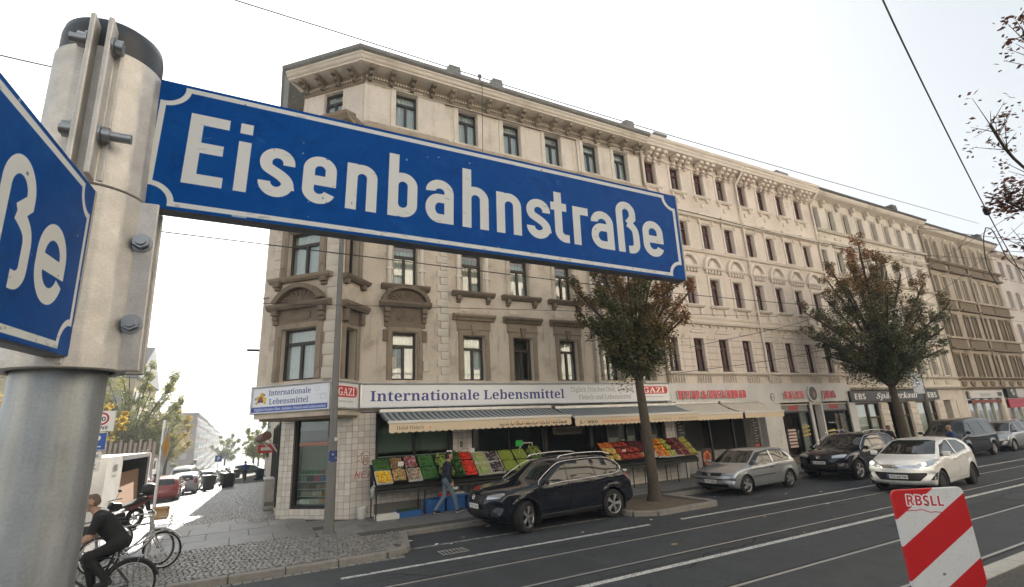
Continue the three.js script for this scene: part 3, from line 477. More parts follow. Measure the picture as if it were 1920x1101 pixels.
// B2: pink-cream house with maroon windows
{
  const { b, L, ws } = house('town_house', 'pinkish cream house with maroon windows and round arches, above the kebab shop and salon', 17.0, 31.3, M.rose, lx(17.24, 8, 1.752, 0.68), [[4.73, 6.32], [8.0, 9.43], [11.05, 12.48], [14.1, 15.5]], 0.68, 'cross', M.frameRed);
  ws.forEach((fl) => fl.forEach((w, f) => {
    if (f === 3) { part(w, 'sill', sweepSill(0.58, -0.02, 0.2), M.roseLight); part(w, 'sill_bracket', [rbx(0.12, 0.2, 0.14, 0.03, -0.4, -0.24, 0.24), rbx(0.12, 0.2, 0.14, 0.03, 0.4, -0.24, 0.24), rbx(0.16, 0.26, 0.08, 0.04, 0, -0.5, 0.2)], M.roseLight); part(w, 'surround', [bb(-0.5, -0.37, 0, 1.5, 0.17, 0.215), bb(0.37, 0.5, 0, 1.5, 0.17, 0.215), bb(-0.5, 0.5, 1.5, 1.62, 0.17, 0.22)], M.roseLight); }
    if (f === 2) { part(w, 'hood', [prof([[0.17, 1.72], [0.36, 1.72], [0.46, 1.86], [0.46, 1.95], [0.17, 2.0]], -0.68, 0.68)], M.roseLight); part(w, 'surround', [bb(-0.48, -0.36, 0, 1.5, 0.17, 0.22), bb(0.36, 0.48, 0, 1.5, 0.17, 0.22), bb(-0.48, 0.48, 1.5, 1.7, 0.17, 0.215), rbx(0.12, 0.3, 0.12, 0.03, -0.5, 1.56, 0.23), rbx(0.12, 0.3, 0.12, 0.03, 0.5, 1.56, 0.23)], M.roseLight); part(w, 'sill', sweepSill(0.6, -0.02, 0.16), M.roseLight); }
    if (f === 1) {
      const a0 = [], a1 = []; for (let k = 0; k <= 14; k++) { const a = Math.PI * k / 14; a0.push([0.66 * Math.cos(a), 2.06 + 0.66 * Math.sin(a)]); a1.unshift([0.5 * Math.cos(a), 2.06 + 0.5 * Math.sin(a)]); }
      part(w, 'arch', [uvm(slab([...a0, ...a1], 0.17, 0.36, [], 0.03)), prof([[0.17, 1.92], [0.32, 1.92], [0.37, 2.0], [0.37, 2.06], [0.17, 2.07]], -0.72, 0.72)], M.roseLight);
      const in2 = []; for (let k = 0; k <= 10; k++) { const a = Math.PI * k / 10; in2.push([0.3 * Math.cos(a), 2.1 + 0.3 * Math.sin(a)]); }
      part(w, 'arch_shell', uvm(slab(in2, 0.17, 0.26, [], 0.03)), M.roseLight);
      part(w, 'dentils', Array.from({ length: 6 }, (_, k) => rbx(0.12, 0.2, 0.14, 0.03, -0.55 + k * 0.22, 1.82, 0.24)), M.roseLight);
      part(w, 'surround', [bb(-0.5, -0.36, 0, 1.48, 0.17, 0.23), bb(0.36, 0.5, 0, 1.48, 0.17, 0.23), bb(-0.5, 0.5, 1.48, 1.62, 0.17, 0.235)], M.roseLight);
      part(w, 'sill', sweepSill(0.62, -0.02, 0.22), M.roseLight); part(w, 'sill_bracket', [rbx(0.13, 0.34, 0.12, 0.03, -0.44, -0.34, 0.22), rbx(0.13, 0.34, 0.12, 0.03, 0.44, -0.34, 0.22)], M.roseLight);
    }
    if (f === 0) { part(w, 'sill', bb(-0.38, 0.38, -0.06, 0.0, 0.02, 0.22), M.frameDark); part(w, 'panel_relief', [bb(-0.5, 0.5, 1.86, 1.93, 0.17, 0.23), bb(-0.36, 0.36, 2.0, 2.06, 0.17, 0.22), bb(-0.62, -0.6, -0.2, 1.7, 0.17, 0.19), bb(0.6, 0.62, -0.2, 1.7, 0.17, 0.19)], M.roseLight); }
  }));
  const sg = bb(-0.42, 0.42, -0.012, 0.012, 0.0, 0.012);
  for (let i = 0; i < 8; i++) for (let k = 0; k < 5; k++) part(b, 'wall_joint', sg, M.sootLight, [0.58 + 0.876 + i * 1.752, 4.95 + k * 0.33, -0.006]);
  parts(b, 'belt_course', [prof([[0, 4.55], [0.14, 4.55], [0.2, 4.62], [0.2, 4.68], [0, 4.7]], 0, L), prof([[0, 7.0], [0.16, 7.0], [0.22, 7.1], [0.22, 7.16], [0, 7.2]], 0, L), prof([[0, 7.3], [0.06, 7.3], [0.1, 7.4], [0, 7.44]], 0, L), prof([[0, 12.72], [0.22, 12.74], [0.3, 12.86], [0, 12.9]], 0, L), prof([[0, 10.82], [0.12, 10.82], [0.18, 10.92], [0, 10.96]], 0, L)], M.roseLight);
  part(b, 'frieze_blocks', Array.from({ length: 24 }, (_, i) => rbx(0.12, 0.12, 0.1, 0.02, 0.3 + i * 0.595, 6.92, 0.04)), M.roseLight).userData.kind = 'stuff';
  part(b, 'cornice', prof([[0, 16.0], [0.62, 16.04], [0.66, 16.14], [0.72, 16.2], [0.72, 16.3], [0, 16.32]], 0, L), M.roseLight);
  part(b, 'gutter', prof([[0.3, 16.3], [0.74, 16.3], [0.82, 16.36], [0.84, 16.48], [0.3, 16.56]], 0, L), M.roseLight);
  part(b, 'frieze_band', prof([[0, 15.62], [0.08, 15.62], [0.1, 15.7], [0.03, 15.72], [0.03, 16.0], [0, 16]], 0, L), M.roseLight);
  const cg = join([rbx(0.3, 0.2, 0.5, 0.07, 0, 15.92, 0.34), rbx(0.26, 0.2, 0.34, 0.07, 0, 15.78, 0.26), rbx(0.2, 0.2, 0.18, 0.06, 0, 15.62, 0.16), rbx(0.1, 0.14, 0.1, 0.03, 0, 15.46, 0.1)]);
  for (let i = 0; i < 8; i++) for (let k = -1; k <= 1; k++) part(b, 'cornice_bracket', cg, M.rose, [0.86 + i * 1.77 + k * 0.44, 0, 0]);
  part(b, 'roof', prof([[0.3, 16.4], [0.3, 16.55], [-6, 19], [-6, 16.4]], 0, L), M.slate);
  parts(b, 'chimney', [bb(1.2, 2.0, 16.5, 17.35, -0.6, 0.1), bb(1.15, 2.05, 17.2, 17.3, -0.65, 0.15), bb(11.6, 12.5, 16.5, 17.3, -0.6, 0.1), bb(11.7, 11.9, 17.3, 17.5, -0.4, -0.1), bb(12.1, 12.3, 17.3, 17.45, -0.4, -0.1)], M.zinc);
  for (let x = 0.8; x < L; x += 0.8) part(b, 'snow_guard_post', cyl([x, 16.5, 0.3], [x, 16.82, 0.3], 0.012, 0.012, 4), M.zinc);
  part(b, 'snow_guard_rail', cyl([0.5, 16.74, 0.3], [L, 16.74, 0.3], 0.008, 0.008, 4), M.zinc);
  part(b, 'downpipe', [cyl([7.05, 4.3, 0.12], [7.05, 15.5, 0.12], 0.055), cyl([7.05, 15.4, 0.12], [7.3, 16.3, 0.72], 0.08)], M.roseLight);
  part(b, 'downpipe', [cyl([L - 0.12, 4.3, 0.12], [L - 0.12, 15.5, 0.12], 0.055), cyl([L - 0.12, 15.4, 0.12], [L + 0.1, 16.3, 0.72], 0.08)], M.roseLight);
  // baluster panels under the windows
  const bal = new THREE.LatheGeometry([[0.035, 0], [0.035, 0.04], [0.02, 0.07], [0.045, 0.16], [0.02, 0.29], [0.035, 0.32], [0.035, 0.36]].map(([r, y]) => new THREE.Vector2(r, y)), 8);
  for (let i = 0; i < 8; i++) for (let k = 0; k < 6; k++) part(b, 'baluster', bal, M.roseLight, [0.24 + 0.34 + i * 1.752 - 0.42 + k * 0.168, 4.17, 0.06]);
  parts(b, 'baluster_recess', Array.from({ length: 8 }, (_, i) => bb(0.08 + i * 1.752, 1.08 + i * 1.752, 4.16, 4.54, -0.001, 0.004)), M.rose);
}
// B3
{
  const { b, L, ws } = house('town_house', 'greyish cream house with slim dark windows above the long black shop sign', 31.3, 45.2, M.grey3, lx(31.36, 8, 1.72, 0.58), [[4.7, 6.28], [8.0, 9.4], [11.05, 12.45], [13.98, 15.36]], 0.58, 'tee', M.frameBrown);
  ws.forEach((fl, i) => fl.forEach((w, f) => {
    part(w, 'surround', [bb(-0.42, -0.3, 0, 1.42, 0.17, 0.22), bb(0.3, 0.42, 0, 1.42, 0.17, 0.22), bb(-0.42, 0.42, 1.42 + (f ? 0 : 0.17), 1.54 + (f ? 0 : 0.17), 0.17, 0.225)], M.quoin);
    if (f === 2 || f === 1) part(w, 'hood', prof([[0.17, 1.7], [0.32, 1.7], [0.42, 1.84], [0.42, 1.92], [0.17, 1.96]], -0.6, 0.6), M.quoin);
    if (f === 1 || f === 2) part(w, 'sill', sweepSill(0.5, -0.02, 0.18), M.quoin);
    if (f === 0 && i > 4) part(w, 'pilaster', [bb(0.5, 0.62, -0.1, 1.9, 0.17, 0.24), bb(-0.62, -0.5, -0.1, 1.9, 0.17, 0.24)], M.quoin);
  }));
  part(b, 'gable_hood', [uvm(slab([[10.6, 6.75], [13.2, 6.75], [11.9, 7.45]], 0.02, 0.3, [[[11.1, 6.85], [12.7, 6.85], [11.9, 7.28]]]))], M.quoin);
  parts(b, 'belt_course', [prof([[0, 4.45], [0.16, 4.45], [0.22, 4.55], [0, 4.6]], 0, L), prof([[0, 3.72], [0.3, 3.74], [0.4, 3.86], [0, 3.9]], 0, L), prof([[0, 7.5], [0.12, 7.5], [0.2, 7.62], [0, 7.66]], 0, L), prof([[0, 13.72], [0.16, 13.72], [0.24, 13.86], [0, 13.9]], 0, L), prof([[0, 13.0], [0.1, 13.0], [0.16, 13.1], [0, 13.14]], 0, L), prof([[0, 10.7], [0.12, 10.7], [0.18, 10.8], [0, 10.84]], 0, L)], M.quoin);
  for (let i = 0; i < 8; i++) part(b, 'panel_relief', [bb(-0.55, 0.55, 4.06, 4.36, 0, 0.05), rbx(0.3, 0.2, 0.07, 0.03, 0, 13.42, 0.03), rbx(0.2, 0.1, 0.05, 0.02, 0.6, 13.42, 0.02)], M.quoin, [0.35 + i * 1.72, 0, 0]);
  part(b, 'cornice', prof([[0, 15.98], [0.5, 16.1], [0.6, 16.2], [0.66, 16.32], [0, 16.36]], 0, L), M.cream);
  part(b, 'gutter', prof([[0.3, 16.34], [0.68, 16.34], [0.76, 16.46], [0.3, 16.6]], 0, L + 0.1), M.slate);
  const cg = join([rbx(0.26, 0.3, 0.3, 0.08, 0, 15.82, 0.18), rbx(0.18, 0.3, 0.16, 0.05, 0, 15.6, 0.1)]);
  for (let i = 0; i < 8; i++) part(b, 'cornice_bracket', cg, M.quoin, [1.2 + i * 1.72, 0, 0]);
  part(b, 'roof', prof([[0.3, 16.4], [0.3, 16.58], [-6, 19], [-6, 16.4]], 0, L), M.slate);
  part(b, 'roof_hatch', prof([[-0.8, 16.5], [0.35, 16.5], [0.3, 17.25], [-0.8, 17.3]], 0, 0.6), M.slate, [10.2, 0, 0]);
  part(b, 'downpipe', [cyl([L - 0.1, 4.3, 0.1], [L - 0.1, 16.2, 0.1], 0.05)], M.brown4d);
}
// B4
{
  const cols4 = [45.55, 46.92, 48.83, 50.2, 51.98, 53.6, 55.2, 56.52].map((x) => x + 0.3);
  const { b, L, ws } = house('town_house', 'dingy brown house with paired windows and dark stained sill bands, second from the far end', 45.2, 58.0, M.brown4, cols4, [[4.6, 6.17], [7.6, 9.25], [10.65, 12.25], [13.6, 15.1]], 0.62, 'tee', std({ color: col(0.3, 0.28, 0.24), roughness: 0.7 }));
  ws.forEach((fl, i) => fl.forEach((w, f) => { part(w, 'surround', [bb(-0.44, -0.32, 0, 1.6, 0.17, 0.25), bb(0.32, 0.44, 0, 1.6, 0.17, 0.25), bb(-0.44, 0.44, 1.6, 1.75, 0.17, 0.26)], f > 1 ? M.brown4 : M.brown4d); if (f === 3) part(w, 'crest', rbx(0.34, 0.2, 0.14, 0.05, 0, 1.88, 0.22), M.creamLight); }));
  const pair = [[45.4, 48.0], [48.6, 51.3], [51.8, 54.7], [54.9, 57.8]].map(([a, c]) => [a - 45.2, c - 45.2]);
  for (const [a, c] of pair) for (const y of [7.1, 10.1, 13.2]) { part(b, 'sill_panel', bb(a, c, y - 0.35, y + 0.28, 0, 0.1), M.brown4d); part(b, 'sill_ledge', bb(a - 0.06, c + 0.06, y + 0.28, y + 0.4, 0, 0.24), M.brown4); part(b, 'hood', bb(a - 0.06, c + 0.06, y - 0.5, y - 0.36, 0, 0.28), M.brown4d); }
  parts(b, 'belt_course', [prof([[0, 4.4], [0.2, 4.4], [0.26, 4.5], [0, 4.55]], 0, L), prof([[0, 3.7], [0.3, 3.7], [0.36, 3.82], [0, 3.86]], 0, L), prof([[0, 13.35], [0.2, 13.35], [0.32, 13.5], [0, 13.54]], 0, L)], M.brown4d);
  for (let i = 0; i < 8; i++) part(b, 'panel_relief', [rbx(0.7, 0.3, 0.1, 0.04, 0, 4.12, 0.03), rbx(0.3, 0.2, 0.08, 0.03, 0, 3.98, 0.06)], M.brown4d, [cols4[i] - 45.2, 0, 0]);
  part(b, 'cornice', prof([[0, 15.75], [0.4, 15.85], [0.5, 16.0], [0.56, 16.1], [0, 16.14]], 0, L), M.cream);
  part(b, 'gutter', prof([[0.2, 16.12], [0.58, 16.12], [0.66, 16.24], [0.2, 16.36]], 0, L), M.slate);
  part(b, 'roof', prof([[0.2, 16.2], [0.2, 16.36], [-6, 18.8], [-6, 16.2]], 0, L), M.slate);
  part(b, 'roof_hatch', prof([[-0.8, 16.3], [0.3, 16.3], [0.25, 17.0], [-0.8, 17.05]], 0, 0.7), M.slate, [10.4, 0, 0]);
  part(b, 'downpipe', [cyl([6.6, 3.9, 0.14], [6.6, 15.4, 0.14], 0.06), cyl([6.6, 15.3, 0.14], [6.9, 16.1, 0.55], 0.07)], M.brown4);
}
// B5 and beyond
{
  const { b, L, ws } = house('town_house', 'off-white house at the far right end of the row', 58.0, 74.0, M.white5, lx(58.9, 8, 1.85, 0.8), [[4.6, 6.2], [7.6, 9.2], [10.6, 12.2], [13.4, 14.9]], 0.8, 'tee', M.frameBrown);
  ws.forEach((fl) => fl.forEach((w, f) => { part(w, 'sill', sweepSill(0.55, -0.02, 0.14), M.white5); part(w, 'surround', [bb(-0.5, -0.41, 0, 1.55, 0.17, 0.2), bb(0.41, 0.5, 0, 1.55, 0.17, 0.2)], M.white5); }));
  part(b, 'cornice', prof([[0, 15.3], [0.4, 15.4], [0.5, 15.56], [0, 15.62]], 0, L), M.white5);
  part(b, 'roof', prof([[0.3, 15.6], [0.3, 15.75], [-6, 18.2], [-6, 15.6]], 0, L), M.slate);
  part(b, 'dormer', [bb(1.2, 4.6, 15.9, 17.1, -2.5, -0.9)], std({ color: col(0.1, 0.16, 0.22), roughness: 0.25 }));
  const e = house('town_house', 'tall tan house just visible beyond the off-white one', 74.0, 110, M.ochre, lx(75, 16, 2.1, 0.9), [[4.6, 6.2], [7.6, 9.2], [10.6, 12.2], [13.4, 14.9]], 0.9, 'plain', M.frameBrown);
  part(e.b, 'cornice', prof([[0, 15.6], [0.5, 15.8], [0.5, 16], [0, 16.05]], 0, e.L), M.ochre); part(e.b, 'roof', prof([[0.3, 16], [-6, 18.2], [-6, 16]], 0, e.L), M.slate);
}
// ---------- lettering helpers ----------
const fontSans = await new FontLoader().loadAsync('fonts/droid/droid_sans_bold.typeface.json');
// connected Arabic handwriting in plain strokes, right to left; codes name the letters
function arabic(x, word, X, Y, h, colr) {
  x.strokeStyle = x.fillStyle = colr; x.lineWidth = h * 0.13; x.lineCap = x.lineJoin = 'round';
  let p = X; const dot = (dx, dy) => { x.beginPath(); x.arc(p + dx * h, Y - dy * h, h * 0.08, 0, 7); x.fill(); };
  const st = (pts) => { x.beginPath(); pts.forEach(([a, b], i) => (i ? x.lineTo : x.moveTo).call(x, p + a * h, Y - b * h)); x.stroke(); };
  const loop = (dx, dy, r) => { x.beginPath(); x.arc(p + dx * h, Y - dy * h, r * h, 0, 7); x.stroke(); };
  for (const c of word.split(' ').join('_')) {
    if (c === '_') { p -= h * 0.35; continue; }
    if (c === 'a') { st([[-0.1, 0], [-0.1, 1]]); p -= h * 0.28; }
    else if (c === 'l') { st([[0, 1], [0, 0.05], [-0.3, 0]]); p -= h * 0.3; }
    else if (c === 'd') { st([[0, 0.45], [-0.25, 0.1], [-0.45, 0]].map(([a, b]) => [a, b])); st([[-0.45, 0], [0, 0]]); p -= h * 0.5; }
    else if (c === 'r' || c === 'z') { st([[0, 0.2], [-0.05, -0.1], [-0.4, -0.4]]); if (c === 'z') dot(-0.1, 0.5); p -= h * 0.36; }
    else if (c === 'w') { loop(-0.15, 0.15, 0.14); st([[0, 0.05], [-0.1, -0.2], [-0.4, -0.4]]); p -= h * 0.42; }
    else if ('tbyn'.includes(c)) { st([[0, 0], [-0.15, 0.35], [-0.2, 0], [-0.4, 0]]); if (c === 't') { dot(-0.1, 0.62); dot(-0.3, 0.62); } if (c === 'n') dot(-0.2, 0.62); if (c === 'y') { dot(-0.1, -0.32); dot(-0.3, -0.32); } if (c === 'b') dot(-0.2, -0.32); p -= h * 0.4; }
    else if (c === 'h' || c === 'k') { st([[0, 0], [-0.1, 0], [0.1, 0.4], [-0.4, 0.3], [-0.1, 0], [-0.5, 0]]); if (c === 'k') dot(-0.15, 0.66); p -= h * 0.5; }
    else if (c === 'f' || c === 'q') { st([[0, 0], [-0.5, 0]]); loop(-0.22, 0.24, 0.14); dot(-0.22, 0.66); if (c === 'q') dot(-0.42, 0.66); p -= h * 0.5; }
    else if (c === 'm') { st([[0, 0], [-0.45, 0]]); loop(-0.2, 0.05, 0.14); p -= h * 0.42; }
    else if (c === 's' || c === 'S') { st([[0, 0], [-0.1, 0.3], [-0.2, 0], [-0.32, 0.3], [-0.42, 0], [-0.55, 0.3], [-0.62, 0], [-0.8, 0]]); if (c === 'S') { dot(-0.25, 0.6); dot(-0.45, 0.6); dot(-0.35, 0.78); } p -= h * 0.8; }
    else if (c === 'e') { loop(-0.18, 0.16, 0.18); st([[0, 0], [-0.2, 0]]); dot(-0.08, 0.66); dot(-0.3, 0.66); p -= h * 0.48; }
    else if (c === '*') { p -= h * 0.5; x.fillStyle = '#d9863f'; x.beginPath(); x.arc(p, Y - 0.3 * h, h * 0.36, 0, 7); x.fill(); x.fillStyle = colr; p -= h * 0.75; }
  }
  return p;
}
const fitText = (x, s, X, Y, w) => { const k = w / x.measureText(s).width; x.save(); x.translate(X, Y); x.scale(k, 1); x.fillText(s, 0, 0); x.restore(); };
// a face quad with uv 0..1; local x from 0..w, y 0..h, facing +z
function face(w, h, tx = 0, ty = 0, tz = 0) { const g = new THREE.PlaneGeometry(w, h); g.translate(w / 2 + tx, h / 2 + ty, tz); return g; }
const printMat = (tex, rough = 0.45, extra = {}) => std({ map: tex, roughness: rough, ...extra });
function boxSign(name, label, pos, turn, w, h, d, draw, tw, th, inset = 0.055) {
  const s = thing(name, label, 'sign', pos, turn);
  part(s, 'box', bb(0.01, w - 0.01, 0.01, h - 0.01, -d, -0.02), M.alu);
  part(s, 'frame', [prof([[-d + 0.02, 0], [0.02, 0], [0.035, 0.02], [0.02, inset], [-0.02, inset], [-0.02, 0.02]], 0, w), prof([[-d + 0.02, h], [-0.02, h - 0.02], [-0.02, h - inset], [0.02, h - inset], [0.035, h - 0.02], [0.02, h]], 0, w), bb(0, inset, inset, h - inset, -0.02, 0.025), bb(w - inset, w, inset, h - inset, -0.02, 0.025)], M.alu);
  part(s, 'panel', face(w - 2 * inset, h - 2 * inset, inset, inset, -0.005), printMat(canvasTex(tw, th, draw), 0.3));
  return s;
}
const BLUE = '#24307a';
const gazi = (x, W, H) => { x.fillStyle = '#e4e3e1'; x.fillRect(0, 0, W, H); x.fillStyle = '#c62f33'; x.beginPath(); x.roundRect(W * 0.04, H * 0.13, W * 0.9, H * 0.46, H * 0.2); x.fill(); x.fillStyle = '#f4efe8'; x.font = 'bold ' + H * 0.44 + 'px serif'; fitText(x, 'GAZİ', W * 0.12, H * 0.52, W * 0.72); x.fillStyle = '#8a8c90'; x.font = H * 0.12 + 'px sans-serif'; fitText(x, 'Milchprodukte', W * 0.18, H * 0.8, W * 0.6); };
boxSign('shop_sign', 'long white shop sign reading Internationale Lebensmittel in blue letters', [3.34, 3.34, -16.42], 0, 11.5, 0.8, 0.3, (x, W, H) => {
  x.fillStyle = '#dcdde0'; x.fillRect(0, 0, W, H); x.fillStyle = BLUE; x.font = 'bold ' + H * 0.66 + 'px serif'; fitText(x, 'Internationale Lebensmittel', W * 0.022, H * 0.76, W * 0.655);
  x.fillStyle = '#7d8089'; x.font = H * 0.36 + 'px serif'; fitText(x, 'Täglich Frisches Obst, Gemüse,', W * 0.702, H * 0.42, W * 0.285); fitText(x, 'Fleisch und Lebensmittel', W * 0.735, H * 0.86, W * 0.235);
}, 2048, 124);
boxSign('shop_sign', 'square sign with a red rounded GAZİ badge at the right end of the grocery front', [14.86, 3.34, -16.42], 0, 1.84, 0.8, 0.3, gazi, 512, 214);
boxSign('shop_sign', 'small white sign with a red GAZİ badge beside the lamp post', [2.42, 3.32, -15.6], Math.PI / 4, 1.3, 0.84, 0.24, gazi, 400, 250);
boxSign('shop_sign', 'tilted white and blue corner sign with fruit picture over the corner shop window', [0.3, 3.3, -17.7], -Math.PI / 4, 2.86, 0.84, 0.22, (x, W, H) => {
  x.fillStyle = '#d9dee6'; x.fillRect(0, 0, W, H); x.fillStyle = '#3a4f9c'; x.fillRect(0, H * 0.79, W, H * 0.21);
  const f = [['#d9b23a', 0.08, 0.42, 0.09], ['#c99a2e', 0.13, 0.3, 0.1], ['#d7b84e', 0.16, 0.48, 0.1], ['#8c4a3a', 0.11, 0.45, 0.09], ['#6c3d52', 0.09, 0.55, 0.07], ['#79a07c', 0.045, 0.45, 0.06], ['#caa53a', 0.06, 0.62, 0.06], ['#cdb14b', 0.17, 0.62, 0.06], ['#5d7a45', 0.16, 0.3, 0.04], ['#7a3038', 0.13, 0.56, 0.06]];
  for (const [c, a, b, r] of f) { x.fillStyle = c; x.beginPath(); x.ellipse(W * a, H * b, H * r * 1.1, H * r, 0, 0, 7); x.fill(); }
  x.fillStyle = '#2f3f82'; x.font = 'bold ' + H * 0.3 + 'px serif'; fitText(x, 'Internationale', W * 0.215, H * 0.34, W * 0.56); fitText(x, 'Lebensmittel', W * 0.225, H * 0.7, W * 0.52);
  x.fillStyle = '#cfd8ee'; x.font = 'bold ' + H * 0.15 + 'px serif'; fitText(x, 'Täglich Frisches Obst, Gemüse, Fleisch und Lebensmittel', W * 0.03, H * 0.95, W * 0.94);
  x.strokeStyle = '#8f97a6'; x.lineWidth = 3; x.beginPath(); x.arc(W * 0.85, H * 0.2, H * 0.09, 0, 7); x.stroke(); x.strokeRect(W * 0.9, H * 0.45, W * 0.06, H * 0.16); x.beginPath(); x.moveTo(W * 0.83, H * 0.42); x.lineTo(W * 0.97, H * 0.4); x.stroke();
}, 1024, 300);

// ---------- grocery shop front (parts of the corner house) ----------
M.tile = [0, 1, 2].map((k) => std({ color: col(0.63 - 0.05 * k, 0.59 - 0.055 * k, 0.54 - 0.06 * k), roughness: 0.3, bumpMap: grainTex, bumpScale: 0.0015 }));
M.grout = std({ color: col(0.26, 0.22, 0.18), roughness: 0.95 });
M.shopGlass = phy({ color: col(0.8, 0.85, 0.83), roughness: 0.02, transmission: 1, thickness: 0, ior: 1.6 });
M.shopDark = std({ color: col(0.16, 0.155, 0.145), roughness: 0.7 });
{
  const T = 0.19, tg = rbx(T - 0.012, T - 0.012, 0.02, 0.004, 0, 0, 0, 1);
  function tiled(pos, turn, pieces, stuff) {
    const w = part(B1, 'tile_wall', pieces.map(([x0, x1, y0, y1]) => bb(x0, x1, y0, y1, -0.3, 0)), M.grout, pos, turn), L = [];
    for (const [x0, x1, y0, y1] of pieces) { const nx = Math.max(1, Math.round((x1 - x0) / T)), ny = Math.max(1, Math.round((y1 - y0) / T)); for (let i = 0; i < nx; i++) for (let j = 0; j < ny; j++) { const m = part(w, 'tile', tg, M.tile[rnd() < 0.6 ? 0 : rnd() < 0.7 ? 1 : 2], [x0 + (i + 0.5) * (x1 - x0) / nx, y0 + (j + 0.5) * (y1 - y0) / ny, 0.004]); m.scale.set((x1 - x0) / nx / T, (y1 - y0) / ny / T, 1); m.rotation.set(rr(-0.006, 0.006), rr(-0.006, 0.006), 0); if (stuff) { m.updateMatrix(); L.push(tg.clone().applyMatrix4(m.matrix)); w.remove(m); } } }
    if (stuff) part(w, 'tiles', L, M.tile[0]).userData.kind = 'stuff';
    return w;
  }
  const ch = -Math.PI / 4, A = [-1.9, 0, -1.9];
  tiled(A, ch, [[0, 0.5, 0.02, 3.22], [0.5, 1.85, 0.02, 0.4], [1.85, 2.69, 0.02, 3.22]]);
  tiled([0, 0, 0.02], 0, [[0, 0.73, 0.05, 3.22], [0.73, 3.35, 0.05, 0.75], [3.37, 4.07, 0.05, 3.22], ]);
  tiled([0, 0, 0.02], 0, [[4.07, 7.1, 0.05, 0.75], [9.3, 13.2, 0.05, 0.75], [13.23, 13.77, 0.05, 3.22]], true);
  const fr = (x0, x1, y0, y1, mull, turn, pos, t = 0.09) => { const w = part(B1, 'shop_window', [bb(x0, x1, y0, y0 + t, -0.2, -0.06), bb(x0, x1, y1 - t, y1, -0.2, -0.06), bb(x0, x0 + t, y0 + t, y1 - t, -0.2, -0.06), bb(x1 - t, x1, y0 + t, y1 - t, -0.2, -0.06), ...mull.map((m) => bb(m - 0.03, m + 0.03, y0 + t, y1 - t, -0.18, -0.08))], M.black, pos, turn); const xs = [x0 + t, ...mull, x1 - t]; for (let i = 0; i + 1 < xs.length; i++) part(w, 'pane', bb(xs[i] + (i ? 0.03 : 0), xs[i + 1] - (i + 2 < xs.length ? 0.03 : 0), y0 + t, y1 - t, -0.135, -0.13), M.shopGlass); return w; };
  const wc = fr(0.5, 1.85, 0.4, 3.18, [], ch, A); fr(0.74, 3.36, 0.75, 3.16, [2.05], 0, [0, 0, 0]); fr(4.08, 7.1, 0.75, 3.16, [5.6], 0, [0, 0, 0]); fr(9.3, 13.22, 0.75, 3.16, [10.6, 11.9], 0, [0, 0, 0]);
  // backlit film and orange strip in the corner window
  part(wc, 'window_film', [bb(0.6, 1.75, 2.75, 3.05, -0.16, -0.15)], printMat(canvasTex(256, 64, (x, W, H) => { x.fillStyle = '#8d8f8c'; x.fillRect(0, 0, W, H); x.fillStyle = '#5c5d5c'; x.font = '40px serif'; x.fillText('S', W * 0.32, H * 0.72); x.fillStyle = '#6d6e6c'; for (let i = 0; i < 9; i++) x.fillRect(W * (0.4 + i * 0.06), H * (0.3 + 0.2 * (i % 3)), 14, 6); }), 0.4));
  part(wc, 'orange_strip', bb(0.6, 1.75, 2.28, 2.39, -0.17, -0.15), std({ color: col(0.75, 0.16, 0.02), roughness: 0.5 }));
  part(wc, 'window_back', bb(0.55, 1.8, 1.5, 2.28, -0.42, -0.38), std({ color: col(0.3, 0.33, 0.28), roughness: 0.9 }));
  part(wc, 'window_back', bb(0.55, 1.8, 0.45, 1.5, -0.62, -0.58), std({ color: col(0.16, 0.17, 0.14), roughness: 0.9 }));
  for (let k = 0; k < 5; k++) part(wc, 'shelf', bb(0.6, 1.77, 0.5 + k * 0.22, 0.52 + k * 0.22, -0.56, -0.22), M.alu);
  const w1 = B1.children.filter((o) => o.name === 'shop_window')[1];
  part(w1, 'window_back', [bb(0.82, 2.02, 1.95, 2.72, -0.3, -0.27), bb(2.08, 3.28, 1.95, 2.72, -0.3, -0.27)], std({ color: col(0.3, 0.33, 0.26), roughness: 0.9 }));
  for (const y of [1.3, 1.55, 1.8]) part(w1, 'shelf', bb(0.8, 3.3, y, y + 0.03, -0.5, -0.25), M.alu);
  part(w1, 'low_opening', bb(0.72, 2.25, 0.1, 0.46, 0.03, 0.036), M.shopDark);
  // dark shop room behind
  part(B1, 'shop_room', [bb(-1.0, 13.7, 0.12, 3.2, -5.2, -5.1), bb(0.5, 13.7, 0.1, 0.13, -5.1, -0.3), bb(13.7, 13.75, 0.1, 3.2, -5.1, -0.35)], M.shopDark);
  part(B1, 'shop_ceiling', bb(0.1, 13.7, 3.1, 3.2, -5.1, -0.32), M.shopDark);
  part(B1, 'door_frame', [bb(7.1, 7.2, 0.12, 3.2, -0.3, -0.02), bb(9.2, 9.3, 0.12, 3.2, -0.3, -0.02), bb(7.2, 9.2, 2.5, 2.6, -0.3, -0.05)], M.black);
  part(B1, 'speciality_board', face(1.35, 0.3, 7.5, 2.2, -0.04), printMat(canvasTex(512, 110, (x, W, H) => { x.fillStyle = '#6f6152'; x.fillRect(0, 0, W, H); x.fillStyle = '#2c2620'; x.font = 'bold 70px sans-serif'; fitText(x, 'SPEZIALITÄTEN', 20, 82, 470); }), 0.7));
